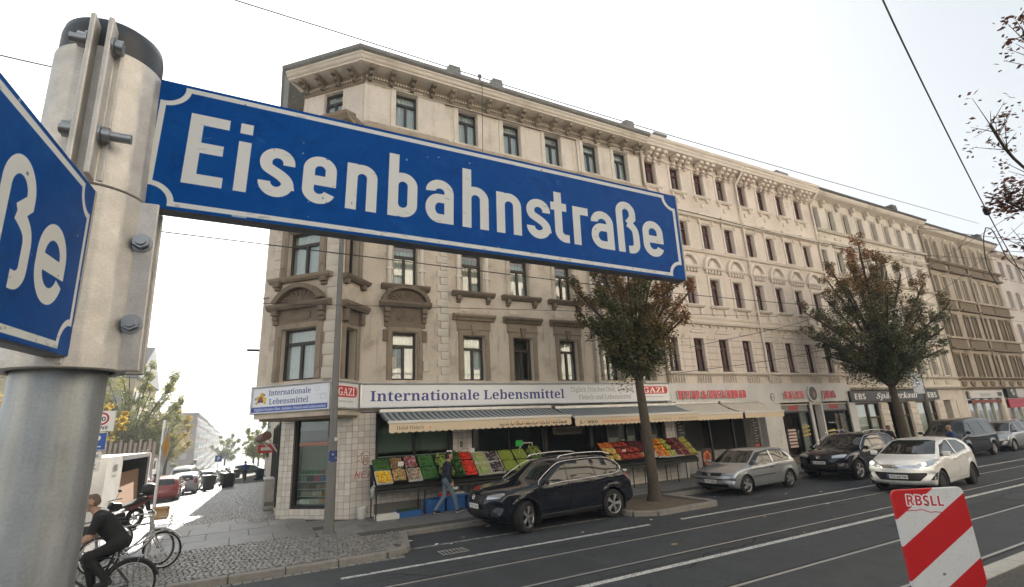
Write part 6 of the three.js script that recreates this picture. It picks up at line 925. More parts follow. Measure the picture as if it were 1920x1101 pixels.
// ---------- fruit and vegetable stands ----------
M.wood = std({ map: dataTex(128, (u, v) => lin(0.3, 0.21, 0.12, 1 + 0.3 * tileNoise(u, v, 3, 121, 3) + 0.3 * Math.sin(v * 60 + 6 * tileNoise(u, v, 4, 122))), 0.4), roughness: 0.85 });
M.crateBlack = std({ color: col(0.02, 0.022, 0.02), roughness: 0.6 }); M.crateGreen = std({ color: col(0.02, 0.075, 0.035), roughness: 0.55 }); M.crateBlue = std({ color: col(0.02, 0.1, 0.3), roughness: 0.5 }); M.crateWhite = std({ color: col(0.6, 0.58, 0.54), roughness: 0.7 });
const TILT = Math.atan2(0.72, 0.92);
function standFrame(name, label, x0, x1, yf, yb, zf, zb) {
  const s = thing(name, label, 'market stand', [x0, 0.1, 0]); const W = x1 - x0;
  part(s, 'rack', [tf(bb(0, W, -0.05, 0, -0.02, Math.hypot(zf - zb, yb - yf)), [0, yb - 0.1, zb], 0, Math.atan2(yb - yf, zf - zb)), bb(0, W, yf - 0.22, yf - 0.14, zf - 0.06, zf)], M.crateBlack);
  for (let x = 0.05; x < W; x += (W - 0.1) / 4 - 0.001) { part(s, 'leg', cyl([x, 0, zf - 0.05], [x, yf - 0.15, zf - 0.05], 0.022, 0.022, 8), M.darkMetal); part(s, 'leg', cyl([x, 0, zb + 0.05], [x, yb - 0.15, zb + 0.05], 0.022, 0.022, 8), M.darkMetal); }
  part(s, 'back_board', bb(0.02, W - 0.02, yf - 0.3, yb - 0.12, zb - 0.03, zb), M.crateBlack);
  return s;
}
const KIND = {
  cucumber: ['green cucumbers', 'long', 0.1, [[0.03, 0.1, 0.02], [0.05, 0.13, 0.03]]], ginger: ['brown ginger roots', 'ball', 0.035, [[0.32, 0.2, 0.1], [0.25, 0.15, 0.08]]], onionred: ['red onions in nets', 'ball', 0.035, [[0.35, 0.1, 0.1], [0.28, 0.08, 0.09], [0.45, 0.3, 0.28]]], bean: ['green beans', 'long', 0.08, [[0.04, 0.14, 0.03], [0.06, 0.18, 0.04]]],
  lemon: ['yellow lemons', 'ball', 0.036, [[0.75, 0.46, 0.02], [0.8, 0.52, 0.04]]], shallot: ['tan shallots', 'ball', 0.036, [[0.42, 0.27, 0.1], [0.5, 0.36, 0.16]]], carrot: ['rusty sweet potatoes', 'long', 0.14, [[0.35, 0.1, 0.04], [0.42, 0.14, 0.06]]], mushroom: ['pale mushrooms', 'ball', 0.034, [[0.5, 0.42, 0.32], [0.4, 0.3, 0.22], [0.25, 0.16, 0.1]]], lettuce: ['leafy lettuce heads', 'leaf', 0.07, [[0.28, 0.38, 0.08], [0.38, 0.42, 0.14], [0.18, 0.26, 0.05]]],
  tomato: ['red tomatoes', 'ball', 0.034, [[0.6, 0.03, 0.012], [0.7, 0.05, 0.02]]], courgette: ['pale green peppers', 'long', 0.09, [[0.4, 0.45, 0.2], [0.3, 0.38, 0.12]]], aubergine: ['dark aubergines', 'ball', 0.034, [[0.03, 0.012, 0.03], [0.05, 0.02, 0.045], [0.3, 0.27, 0.26]]], grape: ['green grapes', 'ball', 0.02, [[0.25, 0.33, 0.04], [0.33, 0.4, 0.07]]], herb: ['green herbs', 'leaf', 0.06, [[0.04, 0.11, 0.02], [0.06, 0.15, 0.03]]], garlic: ['white garlic', 'ball', 0.028, [[0.62, 0.57, 0.5], [0.5, 0.44, 0.4]]],
  apricot: ['orange apricots', 'ball', 0.03, [[0.65, 0.2, 0.02], [0.55, 0.15, 0.02]]], yellowapple: ['yellow apples', 'ball', 0.038, [[0.72, 0.55, 0.12], [0.62, 0.5, 0.14]]], redapple: ['dark red apples', 'ball', 0.036, [[0.3, 0.025, 0.02], [0.4, 0.05, 0.03]]], plum: ['dark plums', 'ball', 0.028, [[0.1, 0.01, 0.025], [0.14, 0.02, 0.03]]], orange: ['bright oranges', 'ball', 0.04, [[0.75, 0.27, 0.01], [0.7, 0.22, 0.01]]], greenapple: ['green apples', 'ball', 0.037, [[0.35, 0.42, 0.05], [0.45, 0.5, 0.1]]], pear: ['greenish pears', 'ball', 0.036, [[0.38, 0.38, 0.08], [0.45, 0.42, 0.1]]], cherry: ['dark cherries', 'ball', 0.022, [[0.15, 0.01, 0.02], [0.22, 0.015, 0.03]]], leek: ['bundles of leeks', 'long', 0.16, [[0.5, 0.52, 0.35], [0.12, 0.25, 0.06]]]
};
M.produce = std({ vertexColors: true, roughness: 0.45 });
const prodCache = new Map();
function produce(kind, W, D, seed) {
  const key = kind + W.toFixed(2) + D.toFixed(2) + seed; if (prodCache.has(key)) return prodCache.get(key);
  const [, form, size, cs] = KIND[kind], L = [], base = form === 'ball' ? new THREE.IcosahedronGeometry(size, 1) : form === 'long' ? new THREE.CapsuleGeometry(size * 0.16, size, 2, 6).rotateZ(Math.PI / 2) : null;
  const add = (g, c) => { const q = g.index ? g.toNonIndexed() : g, n = q.attributes.position.count, a = new Float32Array(n * 3); for (let i = 0; i < n; i++) a.set(c, i * 3); q.setAttribute('color', new THREE.BufferAttribute(a, 3)); q.deleteAttribute('uv'); L.push(q); };
  if (form === 'leaf') { for (let i = 0; i < 90; i++) { const g = new THREE.PlaneGeometry(size * rr(0.7, 1.5), size * rr(0.8, 1.6), 2, 2), p = g.attributes.position; for (let k = 0; k < p.count; k++) p.setZ(k, rr(-0.02, 0.02)); g.rotateX(rr(-1.6, 0)); g.rotateY(rnd() * 6.28); g.translate(rr(-W / 2, W / 2) * 0.92, rr(0.03, 0.2), rr(-D / 2, D / 2) * 0.92); add(g, pick(cs).map((c) => c * rr(0.7, 1.25))); } }
  else { const st = form === 'ball' ? size * 1.75 : size * 0.34, sx = form === 'ball' ? st : size * 1.15; for (let layer = 0; layer < 2; layer++) for (let z = -D / 2 + st / 2; z < D / 2 - st * 0.2; z += st) for (let x = -W / 2 + sx / 2; x < W / 2 - sx * 0.2; x += sx) { if (layer && rnd() < 0.5) continue; const g = base.clone(); g.rotateX(rnd() * 3); if (form === 'ball') g.rotateY(rnd() * 6); else g.rotateY(rr(-0.25, 0.25)); g.scale(1, rr(0.85, 1), rr(0.9, 1.05)); g.translate(x + rr(-0.2, 0.2) * st, 0.035 + layer * st * 0.45 + rr(0, 0.015) + 0.06 * (1 - 4 * x * x / (W * W)) * (1 - 4 * z * z / (D * D)), z + rr(-0.2, 0.2) * st); add(g, pick(cs).map((c) => c * rr(0.75, 1.2))); } }
  for (const q of L) q.computeVertexNormals(); const g = mergeGeometries(L); prodCache.set(key, g); return g;
}
const trayC = new Map();
function tray(W, D, H) { const k = [W, D, H].join(); if (!trayC.has(k)) trayC.set(k, join([bb(-W / 2, W / 2, 0, 0.012, -D / 2, D / 2), bb(-W / 2, -W / 2 + 0.012, 0.012, H, -D / 2, D / 2), bb(W / 2 - 0.012, W / 2, 0.012, H, -D / 2, D / 2), bb(-W / 2 + 0.012, W / 2 - 0.012, 0.012, H, -D / 2, -D / 2 + 0.012), bb(-W / 2 + 0.012, W / 2 - 0.012, 0.012, H * 0.9, D / 2 - 0.012, D / 2)])); return trayC.get(k); }
function crateOf(kind, mat, W, D, x, y, z, tilt, where, H = 0.07) {
  const c = thing('produce_crate', 'crate of ' + KIND[kind][0] + ' ' + where, 'crate', [x, y, z], 0, 'crates of fruit and vegetables'); c.rotation.order = 'YXZ'; c.rotation.x = tilt + rr(-0.03, 0.03); c.rotation.y = rr(-0.05, 0.05); c.position.y += rr(-0.015, 0.02);
  part(c, 'tray', tray(W, D, H), mat); const p = part(c, 'produce', produce(kind, W - 0.03, D - 0.03, 0), M.produce); p.userData.kind = 'stuff'; return c;
}
function rackRows(x, cols, yf, yb, zf, zb, side) {
  const tilt = Math.atan2(yb - yf, zf - zb);
  for (const [w, rows] of cols) {
    rows.forEach(([kind, mat], r) => { const n = rows.length, t = (r + 0.5) / n, D = Math.hypot(zf - zb, yb - yf) / n - 0.015; crateOf(kind, mat, w - 0.02, D, x + w / 2, lerp(yf, yb, t) + 0.02, lerp(zf, zb, t), tilt, (n > 1 ? ['at the front', n > 2 ? 'in the middle row' : 'at the back', 'at the back'][r] + ' ' : '') + side + ' stand, ' + ['far left', 'left part', 'middle', 'right part', 'far right'][Math.min(4, Math.floor(5 * (x - cols.x0) / cols.W))]); });
    x += w;
  }
}
const K = M.crateBlack, G_ = M.crateGreen, Wt = M.crateWhite, Wd = M.wood;
{
  standFrame('produce_stand', 'long dark sloping vegetable stand left of the shop door', 3.72, 9.75, 0.95, 1.62, -15.75, -16.5);
  const cols = [[0.5, [['lemon', Wt], ['cucumber', G_]]], [0.46, [['shallot', K], ['ginger', K]]], [0.46, [['mushroom', Wt], ['onionred', K]]], [0.55, [['bean', G_], ['bean', G_]]], [0.55, [['lettuce', K], ['lettuce', K]]], [0.3, [['herb', G_], ['herb', G_]]], [0.48, [['tomato', K], ['tomato', K], ['tomato', K]]], [0.5, [['courgette', Wt], ['courgette', Wt]]], [0.5, [['aubergine', Wt], ['aubergine', Wt]]], [0.55, [['grape', K], ['grape', K]]], [0.55, [['grape', K], ['grape', K]]], [0.6, [['herb', K], ['lettuce', K]]]];
  cols.x0 = 3.75; cols.W = 6; rackRows(3.75, cols, 1.07, 1.74, -15.72, -16.45, 'of the left-hand');
  standFrame('produce_stand', 'long dark sloping fruit stand right of the shop door', 12.35, 17.15, 0.95, 1.62, -15.75, -16.5);
  const c2 = [[0.42, [['yellowapple', K], ['yellowapple', K], ['apricot', K]]], [0.42, [['yellowapple', K], ['yellowapple', K], ['apricot', Wd]]], [0.5, [['redapple', K], ['redapple', K], ['redapple', K]]], [0.5, [['redapple', K], ['redapple', K], ['redapple', K]]], [0.5, [['redapple', K], ['redapple', K], ['plum', K]]], [0.46, [['pear', Wt], ['plum', K], ['plum', K]]], [0.5, [['garlic', K], ['plum', K], ['plum', K]]], [0.46, [['apricot', Wt], ['orange', K], ['orange', K]]], [0.46, [['orange', Wt], ['orange', K], ['orange', K]]], [0.46, [['greenapple', Wt], ['greenapple', K], ['greenapple', K]]], [0.5, [['cherry', Wt], ['cherry', K], ['cherry', K]]], [0.5, [['cherry', Wd], ['cherry', Wd], ['plum', Wd]]], [0.55, [['pear', Wd], ['pear', Wd], ['pear', Wd]]]];
  c2.forEach((c) => (c[0] *= 0.755)); c2.x0 = 12.4; c2.W = 4.7; rackRows(12.4, c2, 1.07, 1.74, -15.72, -16.45, 'of the right-hand');
}
// price cards on sticks
[[4.55, 1.62, 'white price card on a stick over the ginger crate'], [6.15, 1.86, 'white price card on a stick over the lettuce'], [6.95, 1.88, 'white price card over the tomatoes'], [13.4, 1.45, 'white price card among the red apples'], [14.6, 1.35, 'pinkish price card beside the tree trunk']].forEach(([x, y, l], i) => { const c = thing('price_card', l, 'price tag', [x, y - 0.18, -16.0]); part(c, 'stick', cyl([0, -0.05, 0], [0, 0.14, 0], 0.005, 0.005, 5), M.whitePanel); part(c, 'card', bb(-0.09, 0.09, 0.12, 0.25, 0.004, 0.009), i === 4 ? std({ color: col(0.6, 0.2, 0.2), roughness: 0.7 }) : M.whitePanel); });
{ const c = thing('price_card', 'bright green price card on a stick over the grapes', 'price tag', [8.75, 1.75, -16.0]); part(c, 'stick', cyl([0, -0.1, 0], [0, 0.18, 0], 0.005, 0.005, 5), M.whitePanel); part(c, 'card', bb(-0.14, 0.14, 0.16, 0.36, 0.004, 0.01), std({ color: col(0.01, 0.35, 0.05), roughness: 0.6 })); }
// boxes on the ground, bucket, bags, papaya box, basket of red fruit
function stackBox(name, label, x, z, w, d, n, mat, turn = 0, h = 0.19) {
  for (let k = 0; k < n; k++) { const c = thing(name, label + (n > 1 ? (k ? ', upper one' : ', lower one') : ''), 'crate', [x, 0.125 + k * (h + 0.005), z], turn, 'crates standing on the pavement'); part(c, 'tray', tray(w, d, h), mat); for (const s of [-1, 1]) for (let i = 0; i < 5; i++) part(c, 'rib', bb(-w / 2 + 0.05 + i * (w - 0.1) / 4 - 0.01, -w / 2 + 0.05 + i * (w - 0.1) / 4 + 0.01, 0.02, h - 0.02, s * d / 2 - 0.006, s * d / 2 + 0.006), mat); part(c, 'rim', [bb(-w / 2 - 0.01, w / 2 + 0.01, h - 0.02, h, d / 2, d / 2 + 0.012), bb(-w / 2 - 0.01, w / 2 + 0.01, h - 0.02, h, -d / 2 - 0.012, -d / 2)], mat); }
}
stackBox('plastic_crate', 'flat blue crate with a green sheet next to the foam box', 4.75, -15.85, 0.72, 0.42, 1, M.crateBlue, 0.12, 0.17);
stackBox('plastic_crate', 'stacked blue crate under the stand, left stack', 5.62, -16.05, 0.6, 0.4, 2, M.crateBlue); stackBox('plastic_crate', 'stacked blue crate under the stand, middle stack', 6.3, -16.05, 0.6, 0.4, 2, M.crateBlue); stackBox('plastic_crate', 'stacked blue crate under the stand, right stack', 7.0, -15.95, 0.6, 0.4, 2, M.crateBlue, -0.15);
stackBox('plastic_crate', 'blue crate behind the dark off-roader', 11.1, -15.55, 0.5, 0.4, 1, M.crateBlue, 0.1, 0.25);
solo('green_sheet', tf(rbx(0.66, 0.03, 0.38, 0.01, 0, 0, 0), [4.75, 0.31, -15.85], 0.12), std({ color: col(0.02, 0.06, 0.03), roughness: 0.7 }), 'dark green sheet lying on the flat blue crate', 'sheet');
{ const c = crateOf('tomato', M.crateBlue, 0.4, 0.28, 5.95, 0.52, -15.95, 0, 'on the stacked blue crates under the stand'); const d = crateOf('garlic', M.crateBlue, 0.4, 0.28, 6.45, 0.52, -15.95, 0, 'on the stacked blue crates behind the walking man'); }
{ const b = thing('foam_box', 'white broken-edged foam box on the pavement by the stand leg', 'box', [4.1, 0.12, -15.8]); part(b, 'shell', uvm(slab([[-0.33, 0], [0.33, 0], [0.33, 0.16], [0.28, 0.13], [0.2, 0.2], [0.1, 0.15], [0.02, 0.19], [-0.1, 0.14], [-0.2, 0.17], [-0.33, 0.13]], 0.15, 0.19)), M.crateWhite); part(b, 'back', bb(-0.33, 0.33, 0, 0.14, -0.19, -0.15), M.crateWhite); part(b, 'base', bb(-0.33, 0.33, 0, 0.03, -0.15, 0.15), M.crateWhite); part(b, 'side', [bb(-0.33, -0.29, 0.03, 0.13, -0.15, 0.15)], M.crateWhite); part(b, 'side', [bb(0.29, 0.33, 0.03, 0.13, -0.15, 0.15)], M.crateWhite); }
{ const b = thing('bucket', 'white plastic bucket against the tiled wall', 'bucket', [3.5, 0.12, -16.45]); part(b, 'pail', new THREE.LatheGeometry([[0, 0.005], [0.115, 0.005], [0.14, 0.3], [0.15, 0.3], [0.15, 0.33], [0.13, 0.33], [0.108, 0.02], [0, 0.02]].map(([a, c]) => new THREE.Vector2(a, c)), 24), std({ color: col(0.62, 0.62, 0.6), roughness: 0.5 })); part(b, 'handle', tf(new THREE.TorusGeometry(0.14, 0.004, 6, 20, Math.PI), [0, 0.28, 0], 0, 0.9), M.steel); }
{ const b = thing('plastic_bag', 'pale crumpled plastic bag hanging at the left end of the stand', 'bag', [3.72, 1.0, -15.9]); const g = new THREE.IcosahedronGeometry(0.13, 3), p = g.attributes.position; for (let i = 0; i < p.count; i++) { const v = V3().fromBufferAttribute(p, i), k = 1 + 0.5 * fbm(v.x * 14, v.y * 14, v.z * 14, 2); p.setXYZ(i, v.x * k * 0.8, v.y * k * 1.5 - 0.1, v.z * k * 0.6); } g.computeVertexNormals(); part(b, 'bag', g, std({ color: col(0.33, 0.34, 0.3), roughness: 0.6 })); part(b, 'loop', cyl([0, 0.05, 0], [0, 0.2, -0.02], 0.01, 0.01, 5), M.crateWhite); }
{ const b = thing('poster_board', 'board with an orange roast picture in front of the kebab shop', 'sign', [17.35, 0.6, -15.75]); part(b, 'board', rbx(0.62, 0.72, 0.02, 0.006, 0.3, 0.36, 0), M.black); part(b, 'print', face(0.58, 0.68, 0.01, 0.02, 0.012), printMat(canvasTex(128, 150, (x, W, H) => { x.fillStyle = '#3a2218'; x.fillRect(0, 0, W, H); x.fillStyle = '#b0512a'; x.beginPath(); x.ellipse(64, 80, 50, 62, 0.2, 0, 7); x.fill(); x.fillStyle = '#7a2f17'; x.beginPath(); x.ellipse(70, 76, 24, 36, 0.2, 0, 7); x.fill(); x.fillStyle = '#d08a52'; for (let k = 0; k < 14; k++) { x.beginPath(); x.arc(64 + 46 * Math.cos(k), 80 + 58 * Math.sin(k), 7, 0, 7); x.fill(); } }), 0.5)); for (const s of [0.08, 0.54]) part(b, 'leg', cyl([s, -0.5, -0.12], [s, 0.6, -0.01], 0.012, 0.012, 6), M.darkMetal); }
{ const b = thing('paper_roll', 'white roll of bags hanging under the left stand', 'paper roll', [6.1, 0.78, -15.72]); part(b, 'roll', cyl([-0.2, 0, 0], [0.2, 0, 0], 0.05, 0.05, 14), M.crateWhite); part(b, 'bracket', [bb(-0.22, -0.2, -0.03, 0.12, -0.01, 0.01), bb(0.2, 0.22, -0.03, 0.12, -0.01, 0.01)], M.darkMetal); }
{ const b = thing('paper_roll', 'white roll of bags hanging under the right stand', 'paper roll', [13.0, 0.8, -15.7]); part(b, 'roll', cyl([-0.18, 0, 0], [0.18, 0, 0], 0.045, 0.045, 14), M.crateWhite); part(b, 'bracket', [bb(-0.2, -0.18, -0.03, 0.12, -0.01, 0.01), bb(0.18, 0.2, -0.03, 0.12, -0.01, 0.01)], M.darkMetal); }
// ---------- cars ----------
const PAINT = {
  navy: phy({ color: col(0.0025, 0.004, 0.011), roughness: 0.4, specularIntensity: 0.15, clearcoat: 1, clearcoatRoughness: 0.03 }), silver: phy({ color: col(0.36, 0.375, 0.395), roughness: 0.38, metalness: 0.65, clearcoat: 1, clearcoatRoughness: 0.05 }), white: phy({ color: col(0.72, 0.72, 0.7), roughness: 0.35, clearcoat: 1, clearcoatRoughness: 0.04 }), black: phy({ color: col(0.006, 0.006, 0.007), roughness: 0.4, specularIntensity: 0.15, clearcoat: 1, clearcoatRoughness: 0.04 }), red: phy({ color: col(0.28, 0.02, 0.02), roughness: 0.35, clearcoat: 1, clearcoatRoughness: 0.05 }), green: phy({ color: col(0.03, 0.08, 0.07), roughness: 0.35, metalness: 0.3, clearcoat: 1, clearcoatRoughness: 0.05 }), grey: phy({ color: col(0.16, 0.165, 0.17), roughness: 0.38, metalness: 0.5, clearcoat: 1, clearcoatRoughness: 0.05 })
};
M.carGlass = phy({ color: col(0.012, 0.015, 0.015), roughness: 0.02, ior: 1.52 });
M.plastic = std({ color: col(0.014, 0.014, 0.015), roughness: 0.55 });
M.chrome = std({ color: col(0.7, 0.7, 0.72), roughness: 0.15, metalness: 1 });
M.headlamp = phy({ color: col(0.42, 0.46, 0.5), roughness: 0.12, metalness: 0.55, clearcoat: 1, clearcoatRoughness: 0.02 });
M.tail = phy({ color: col(0.3, 0.012, 0.012), roughness: 0.2, clearcoat: 1 });
M.amber = phy({ color: col(0.5, 0.2, 0.03), roughness: 0.2, clearcoat: 1 });
M.alloy = std({ color: col(0.5, 0.5, 0.52), roughness: 0.3, metalness: 0.9 });
const chaikin = (p, n) => { for (let k = 0; k < n; k++) { const q = []; for (let i = 0; i < p.length; i++) { const a = p[i], b = p[(i + 1) % p.length]; q.push([a[0] * 0.75 + b[0] * 0.25, a[1] * 0.75 + b[1] * 0.25], [a[0] * 0.25 + b[0] * 0.75, a[1] * 0.25 + b[1] * 0.75]); } p = q; } return p; };
function resample(p, n) { const L = [0]; for (let i = 0; i < p.length; i++) { const a = p[i], b = p[(i + 1) % p.length]; L.push(L[i] + Math.hypot(b[0] - a[0], b[1] - a[1])); } const out = []; let j = 0; for (let i = 0; i < n; i++) { const t = L[p.length] * i / n; while (L[j + 1] < t) j++; const f = (t - L[j]) / (L[j + 1] - L[j]), a = p[j], b = p[(j + 1) % p.length]; out.push([lerp(a[0], b[0], f), lerp(a[1], b[1], f)]); } return out; }
function shell(S) {
  let P = resample(chaikin(S.sil, 2), 170); if (THREE.ShapeUtils.area(P.map((q) => new THREE.Vector2(...q))) < 0) P.reverse();
  const n = P.length, nor = P.map((_, i) => { const a = P[(i + n - 2) % n], b = P[(i + 2) % n], l = Math.hypot(b[0] - a[0], b[1] - a[1]); return [(b[1] - a[1]) / l, -(b[0] - a[0]) / l]; });
  const fr = S.crown || [0.24, 0.16, 0.045];
  const sm = (a) => a.map((_, i) => { let t = 0; for (let k = -5; k <= 5; k++) t += a[(i + k + n) % n]; return t / 11; });
  const cw = sm(nor.map(([nx, ny]) => fr[2] * Math.max(0, ny) + (nx > 0 ? fr[0] : fr[1]) * nx * nx)), rd = sm(nor.map(([nx, ny]) => 0.05 + 0.05 * Math.abs(nx) + 0.03 * Math.max(0, ny)));
  const flare = (x, y) => { let f = 0; for (const ax of [S.wb / 2, -S.wb / 2]) { const d = Math.hypot(x - ax, y - S.R); f += (S.flare || 0.018) * Math.exp(-Math.pow((d - S.ra) / 0.09, 2)); } return f; };
  const Wd_ = (x, y) => { let w = S.W0 - 0.055 * Math.pow(clamp((y - 0.68) / 0.42, -1.2, 0.6), 2) * (y < 0.68 ? 1 : 0.4) + flare(x, y); w -= 0.03 * sst(0.3, 1, Math.abs(x) / (S.len / 2)); const b = S.belt + (S.rise || 0) * -x; if (y > b) w -= (y - b) * 0.34 + 0.012; w += 0.012 * Math.exp(-Math.pow((y - (b - 0.11)) / 0.03, 2)); return w; };
  const T = [], push = (a, b, c) => T.push(...a, ...b, ...c), pushO = (a, b, c, o) => { const u = [b[0] - a[0], b[1] - a[1], b[2] - a[2]], v = [c[0] - a[0], c[1] - a[1], c[2] - a[2]]; const d = (u[1] * v[2] - u[2] * v[1]) * o[0] + (u[2] * v[0] - u[0] * v[2]) * o[1] + (u[0] * v[1] - u[1] * v[0]) * o[2]; d >= 0 ? push(a, b, c) : push(a, c, b); };
  const Q = P.map((p, i) => [p[0] - nor[i][0] * cw[i], p[1] - nor[i][1] * cw[i]]), Mq = 16, K = 5;
  const row = (i) => { const L = []; const zb = Wd_(...Q[i]) - rd[i]; for (let k = 0; k <= Mq; k++) { const q = -1 + 2 * k / Mq, c = cw[i] * Math.pow(Math.abs(q), 2.3); L.push([P[i][0] - nor[i][0] * c, P[i][1] - nor[i][1] * c, q * zb]); } return L; };
  const arcs = (i) => { const L = []; for (let k = 0; k <= K; k++) { const t = Math.PI / 2 * k / K, x = Q[i][0] - nor[i][0] * rd[i] * (1 - Math.cos(t)), y = Q[i][1] - nor[i][1] * rd[i] * (1 - Math.cos(t)); L.push([x, y, lerp(Wd_(...Q[i]), Wd_(x, y), k / K) - rd[i] + rd[i] * Math.sin(t)]); } return L; };
  for (let i = 0; i < n; i++) {
    const j = (i + 1) % n, a = row(i), b = row(j); for (let k = 0; k < Mq; k++) { const o = [nor[i][0], nor[i][1], 0]; pushO(a[k], a[k + 1], b[k], o); pushO(a[k + 1], b[k + 1], b[k], o); }
    const c = arcs(i), d = arcs(j); for (let k = 0; k < K; k++) for (const s of [1, -1]) { const f = (p) => [p[0], p[1], s * p[2]]; const A = f(c[k]), B = f(c[k + 1]), C = f(d[k]), D = f(d[k + 1]); const t = Math.PI / 2 * (k + 0.5) / K, o = [nor[i][0] * Math.cos(t), nor[i][1] * Math.cos(t), s * Math.sin(t)]; pushO(A, B, C, o); pushO(B, D, C, o); }
  }
  const I = P.map((_, i) => { const a = arcs(i)[K]; return [a[0], a[1]]; });
  const tris = THREE.ShapeUtils.triangulateShape(I.map((q) => new THREE.Vector2(...q)), []);
  const clipH = (poly, ax, v, s) => { const o = []; for (let i = 0; i < poly.length; i++) { const a = poly[i], b = poly[(i + 1) % poly.length], da = s * (a[ax] - v), db = s * (b[ax] - v); if (da >= 0) o.push(a); if ((da >= 0) !== (db >= 0)) { const t = da / (da - db); o.push([lerp(a[0], b[0], t), lerp(a[1], b[1], t)]); } } return o; };
  const gs = 0.09;
  for (const t of tris) { const poly = t.map((k) => I[k]), x0 = Math.floor(Math.min(...poly.map((p) => p[0])) / gs), x1 = Math.ceil(Math.max(...poly.map((p) => p[0])) / gs); for (let gx = x0; gx < x1; gx++) { const pa = clipH(clipH(poly, 0, gx * gs, 1), 0, (gx + 1) * gs, -1); if (pa.length < 3) continue; const y0 = Math.floor(Math.min(...pa.map((p) => p[1])) / gs), y1 = Math.ceil(Math.max(...pa.map((p) => p[1])) / gs); for (let gY = y0; gY < y1; gY++) { const pb = clipH(clipH(pa, 1, gY * gs, 1), 1, (gY + 1) * gs, -1); for (let k = 1; k + 1 < pb.length; k++) { const f = (p, s) => [p[0], p[1], s * Wd_(p[0], p[1])]; push(f(pb[0], 1), f(pb[k], 1), f(pb[k + 1], 1)); push(f(pb[0], -1), f(pb[k + 1], -1), f(pb[k], -1)); } } } }
  let g = new THREE.BufferGeometry(); g.setAttribute('position', new THREE.BufferAttribute(new Float32Array(T), 3)); g = toCreasedNormals(g, 0.75);
  const p = g.attributes.position.array, nn = g.attributes.normal.array, out = []; for (let i = 0; i < p.length; i += 9) { const tr = []; for (let k = 0; k < 3; k++) tr.push([p[i + 3 * k], p[i + 3 * k + 1], p[i + 3 * k + 2], nn[i + 3 * k], nn[i + 3 * k + 1], nn[i + 3 * k + 2]]); out.push(tr); }
  return { tris: out, W: Wd_ };
}
// cut a convex region out of the skin: planes [a,b,c,d] keep a*x+b*y+c*z+d <= 0
function cut(tris, planes, ok) {
  const ins = [], out = [];
  for (const t of tris) {
    const m = [0, 1, 2].map((k) => (t[0][3 + k] + t[1][3 + k] + t[2][3 + k]) / 3), c = [0, 1, 2].map((k) => (t[0][k] + t[1][k] + t[2][k]) / 3);
    if (!ok(m, c)) { out.push(t); continue; }
    let poly = t; const pieces = []; let gone = false;
    for (const [a, b, cc, d] of planes) { const A = [], B = [], f = poly.map((v) => a * v[0] + b * v[1] + cc * v[2] + d); if (f.every((x) => x >= 0)) { gone = true; break; } if (f.every((x) => x <= 0)) continue; for (let i = 0; i < poly.length; i++) { const u = poly[i], v = poly[(i + 1) % poly.length], fu = f[i], fv = f[(i + 1) % poly.length]; (fu <= 0 ? A : B).push(u); if ((fu <= 0) !== (fv <= 0)) { const s = fu / (fu - fv), w = u.map((x, k) => lerp(x, v[k], s)); A.push(w); B.push(w); } } pieces.push(B); poly = A; if (poly.length < 3) { gone = true; break; } }
    if (gone) { out.push(t); continue; }
    for (let k = 1; k + 1 < poly.length; k++) ins.push([poly[0], poly[k], poly[k + 1]]);
    for (const B of pieces) for (let k = 1; k + 1 < B.length; k++) out.push([B[0], B[k], B[k + 1]]);
  }
  return [ins, out];
}
const polyPlanes = (pts, ax) => { let ar = 0; for (let i = 0; i < pts.length; i++) { const a = pts[i], b = pts[(i + 1) % pts.length]; ar += a[0] * b[1] - b[0] * a[1]; } const s = ar > 0 ? 1 : -1; return pts.map((a, i) => { const b = pts[(i + 1) % pts.length], nx = s * (b[1] - a[1]), ny = -s * (b[0] - a[0]), d = -(nx * a[0] + ny * a[1]); return ax === 'xy' ? [nx, ny, 0, d] : [0, ny, nx, d]; }); };
const toGeo = (tris, off = 0) => { const P = new Float32Array(tris.length * 9), N = new Float32Array(tris.length * 9); tris.forEach((t, i) => t.forEach((v, k) => { P.set([v[0] - off * v[3], v[1] - off * v[4], v[2] - off * v[5]], i * 9 + k * 3); const l = Math.hypot(v[3], v[4], v[5]) || 1; N.set([v[3] / l, v[4] / l, v[5] / l], i * 9 + k * 3); })); const g = new THREE.BufferGeometry(); g.setAttribute('position', new THREE.BufferAttribute(P, 3)); g.setAttribute('normal', new THREE.BufferAttribute(N, 3)); g.setAttribute('uv', new THREE.BufferAttribute(new Float32Array(tris.length * 6), 2)); return g; };
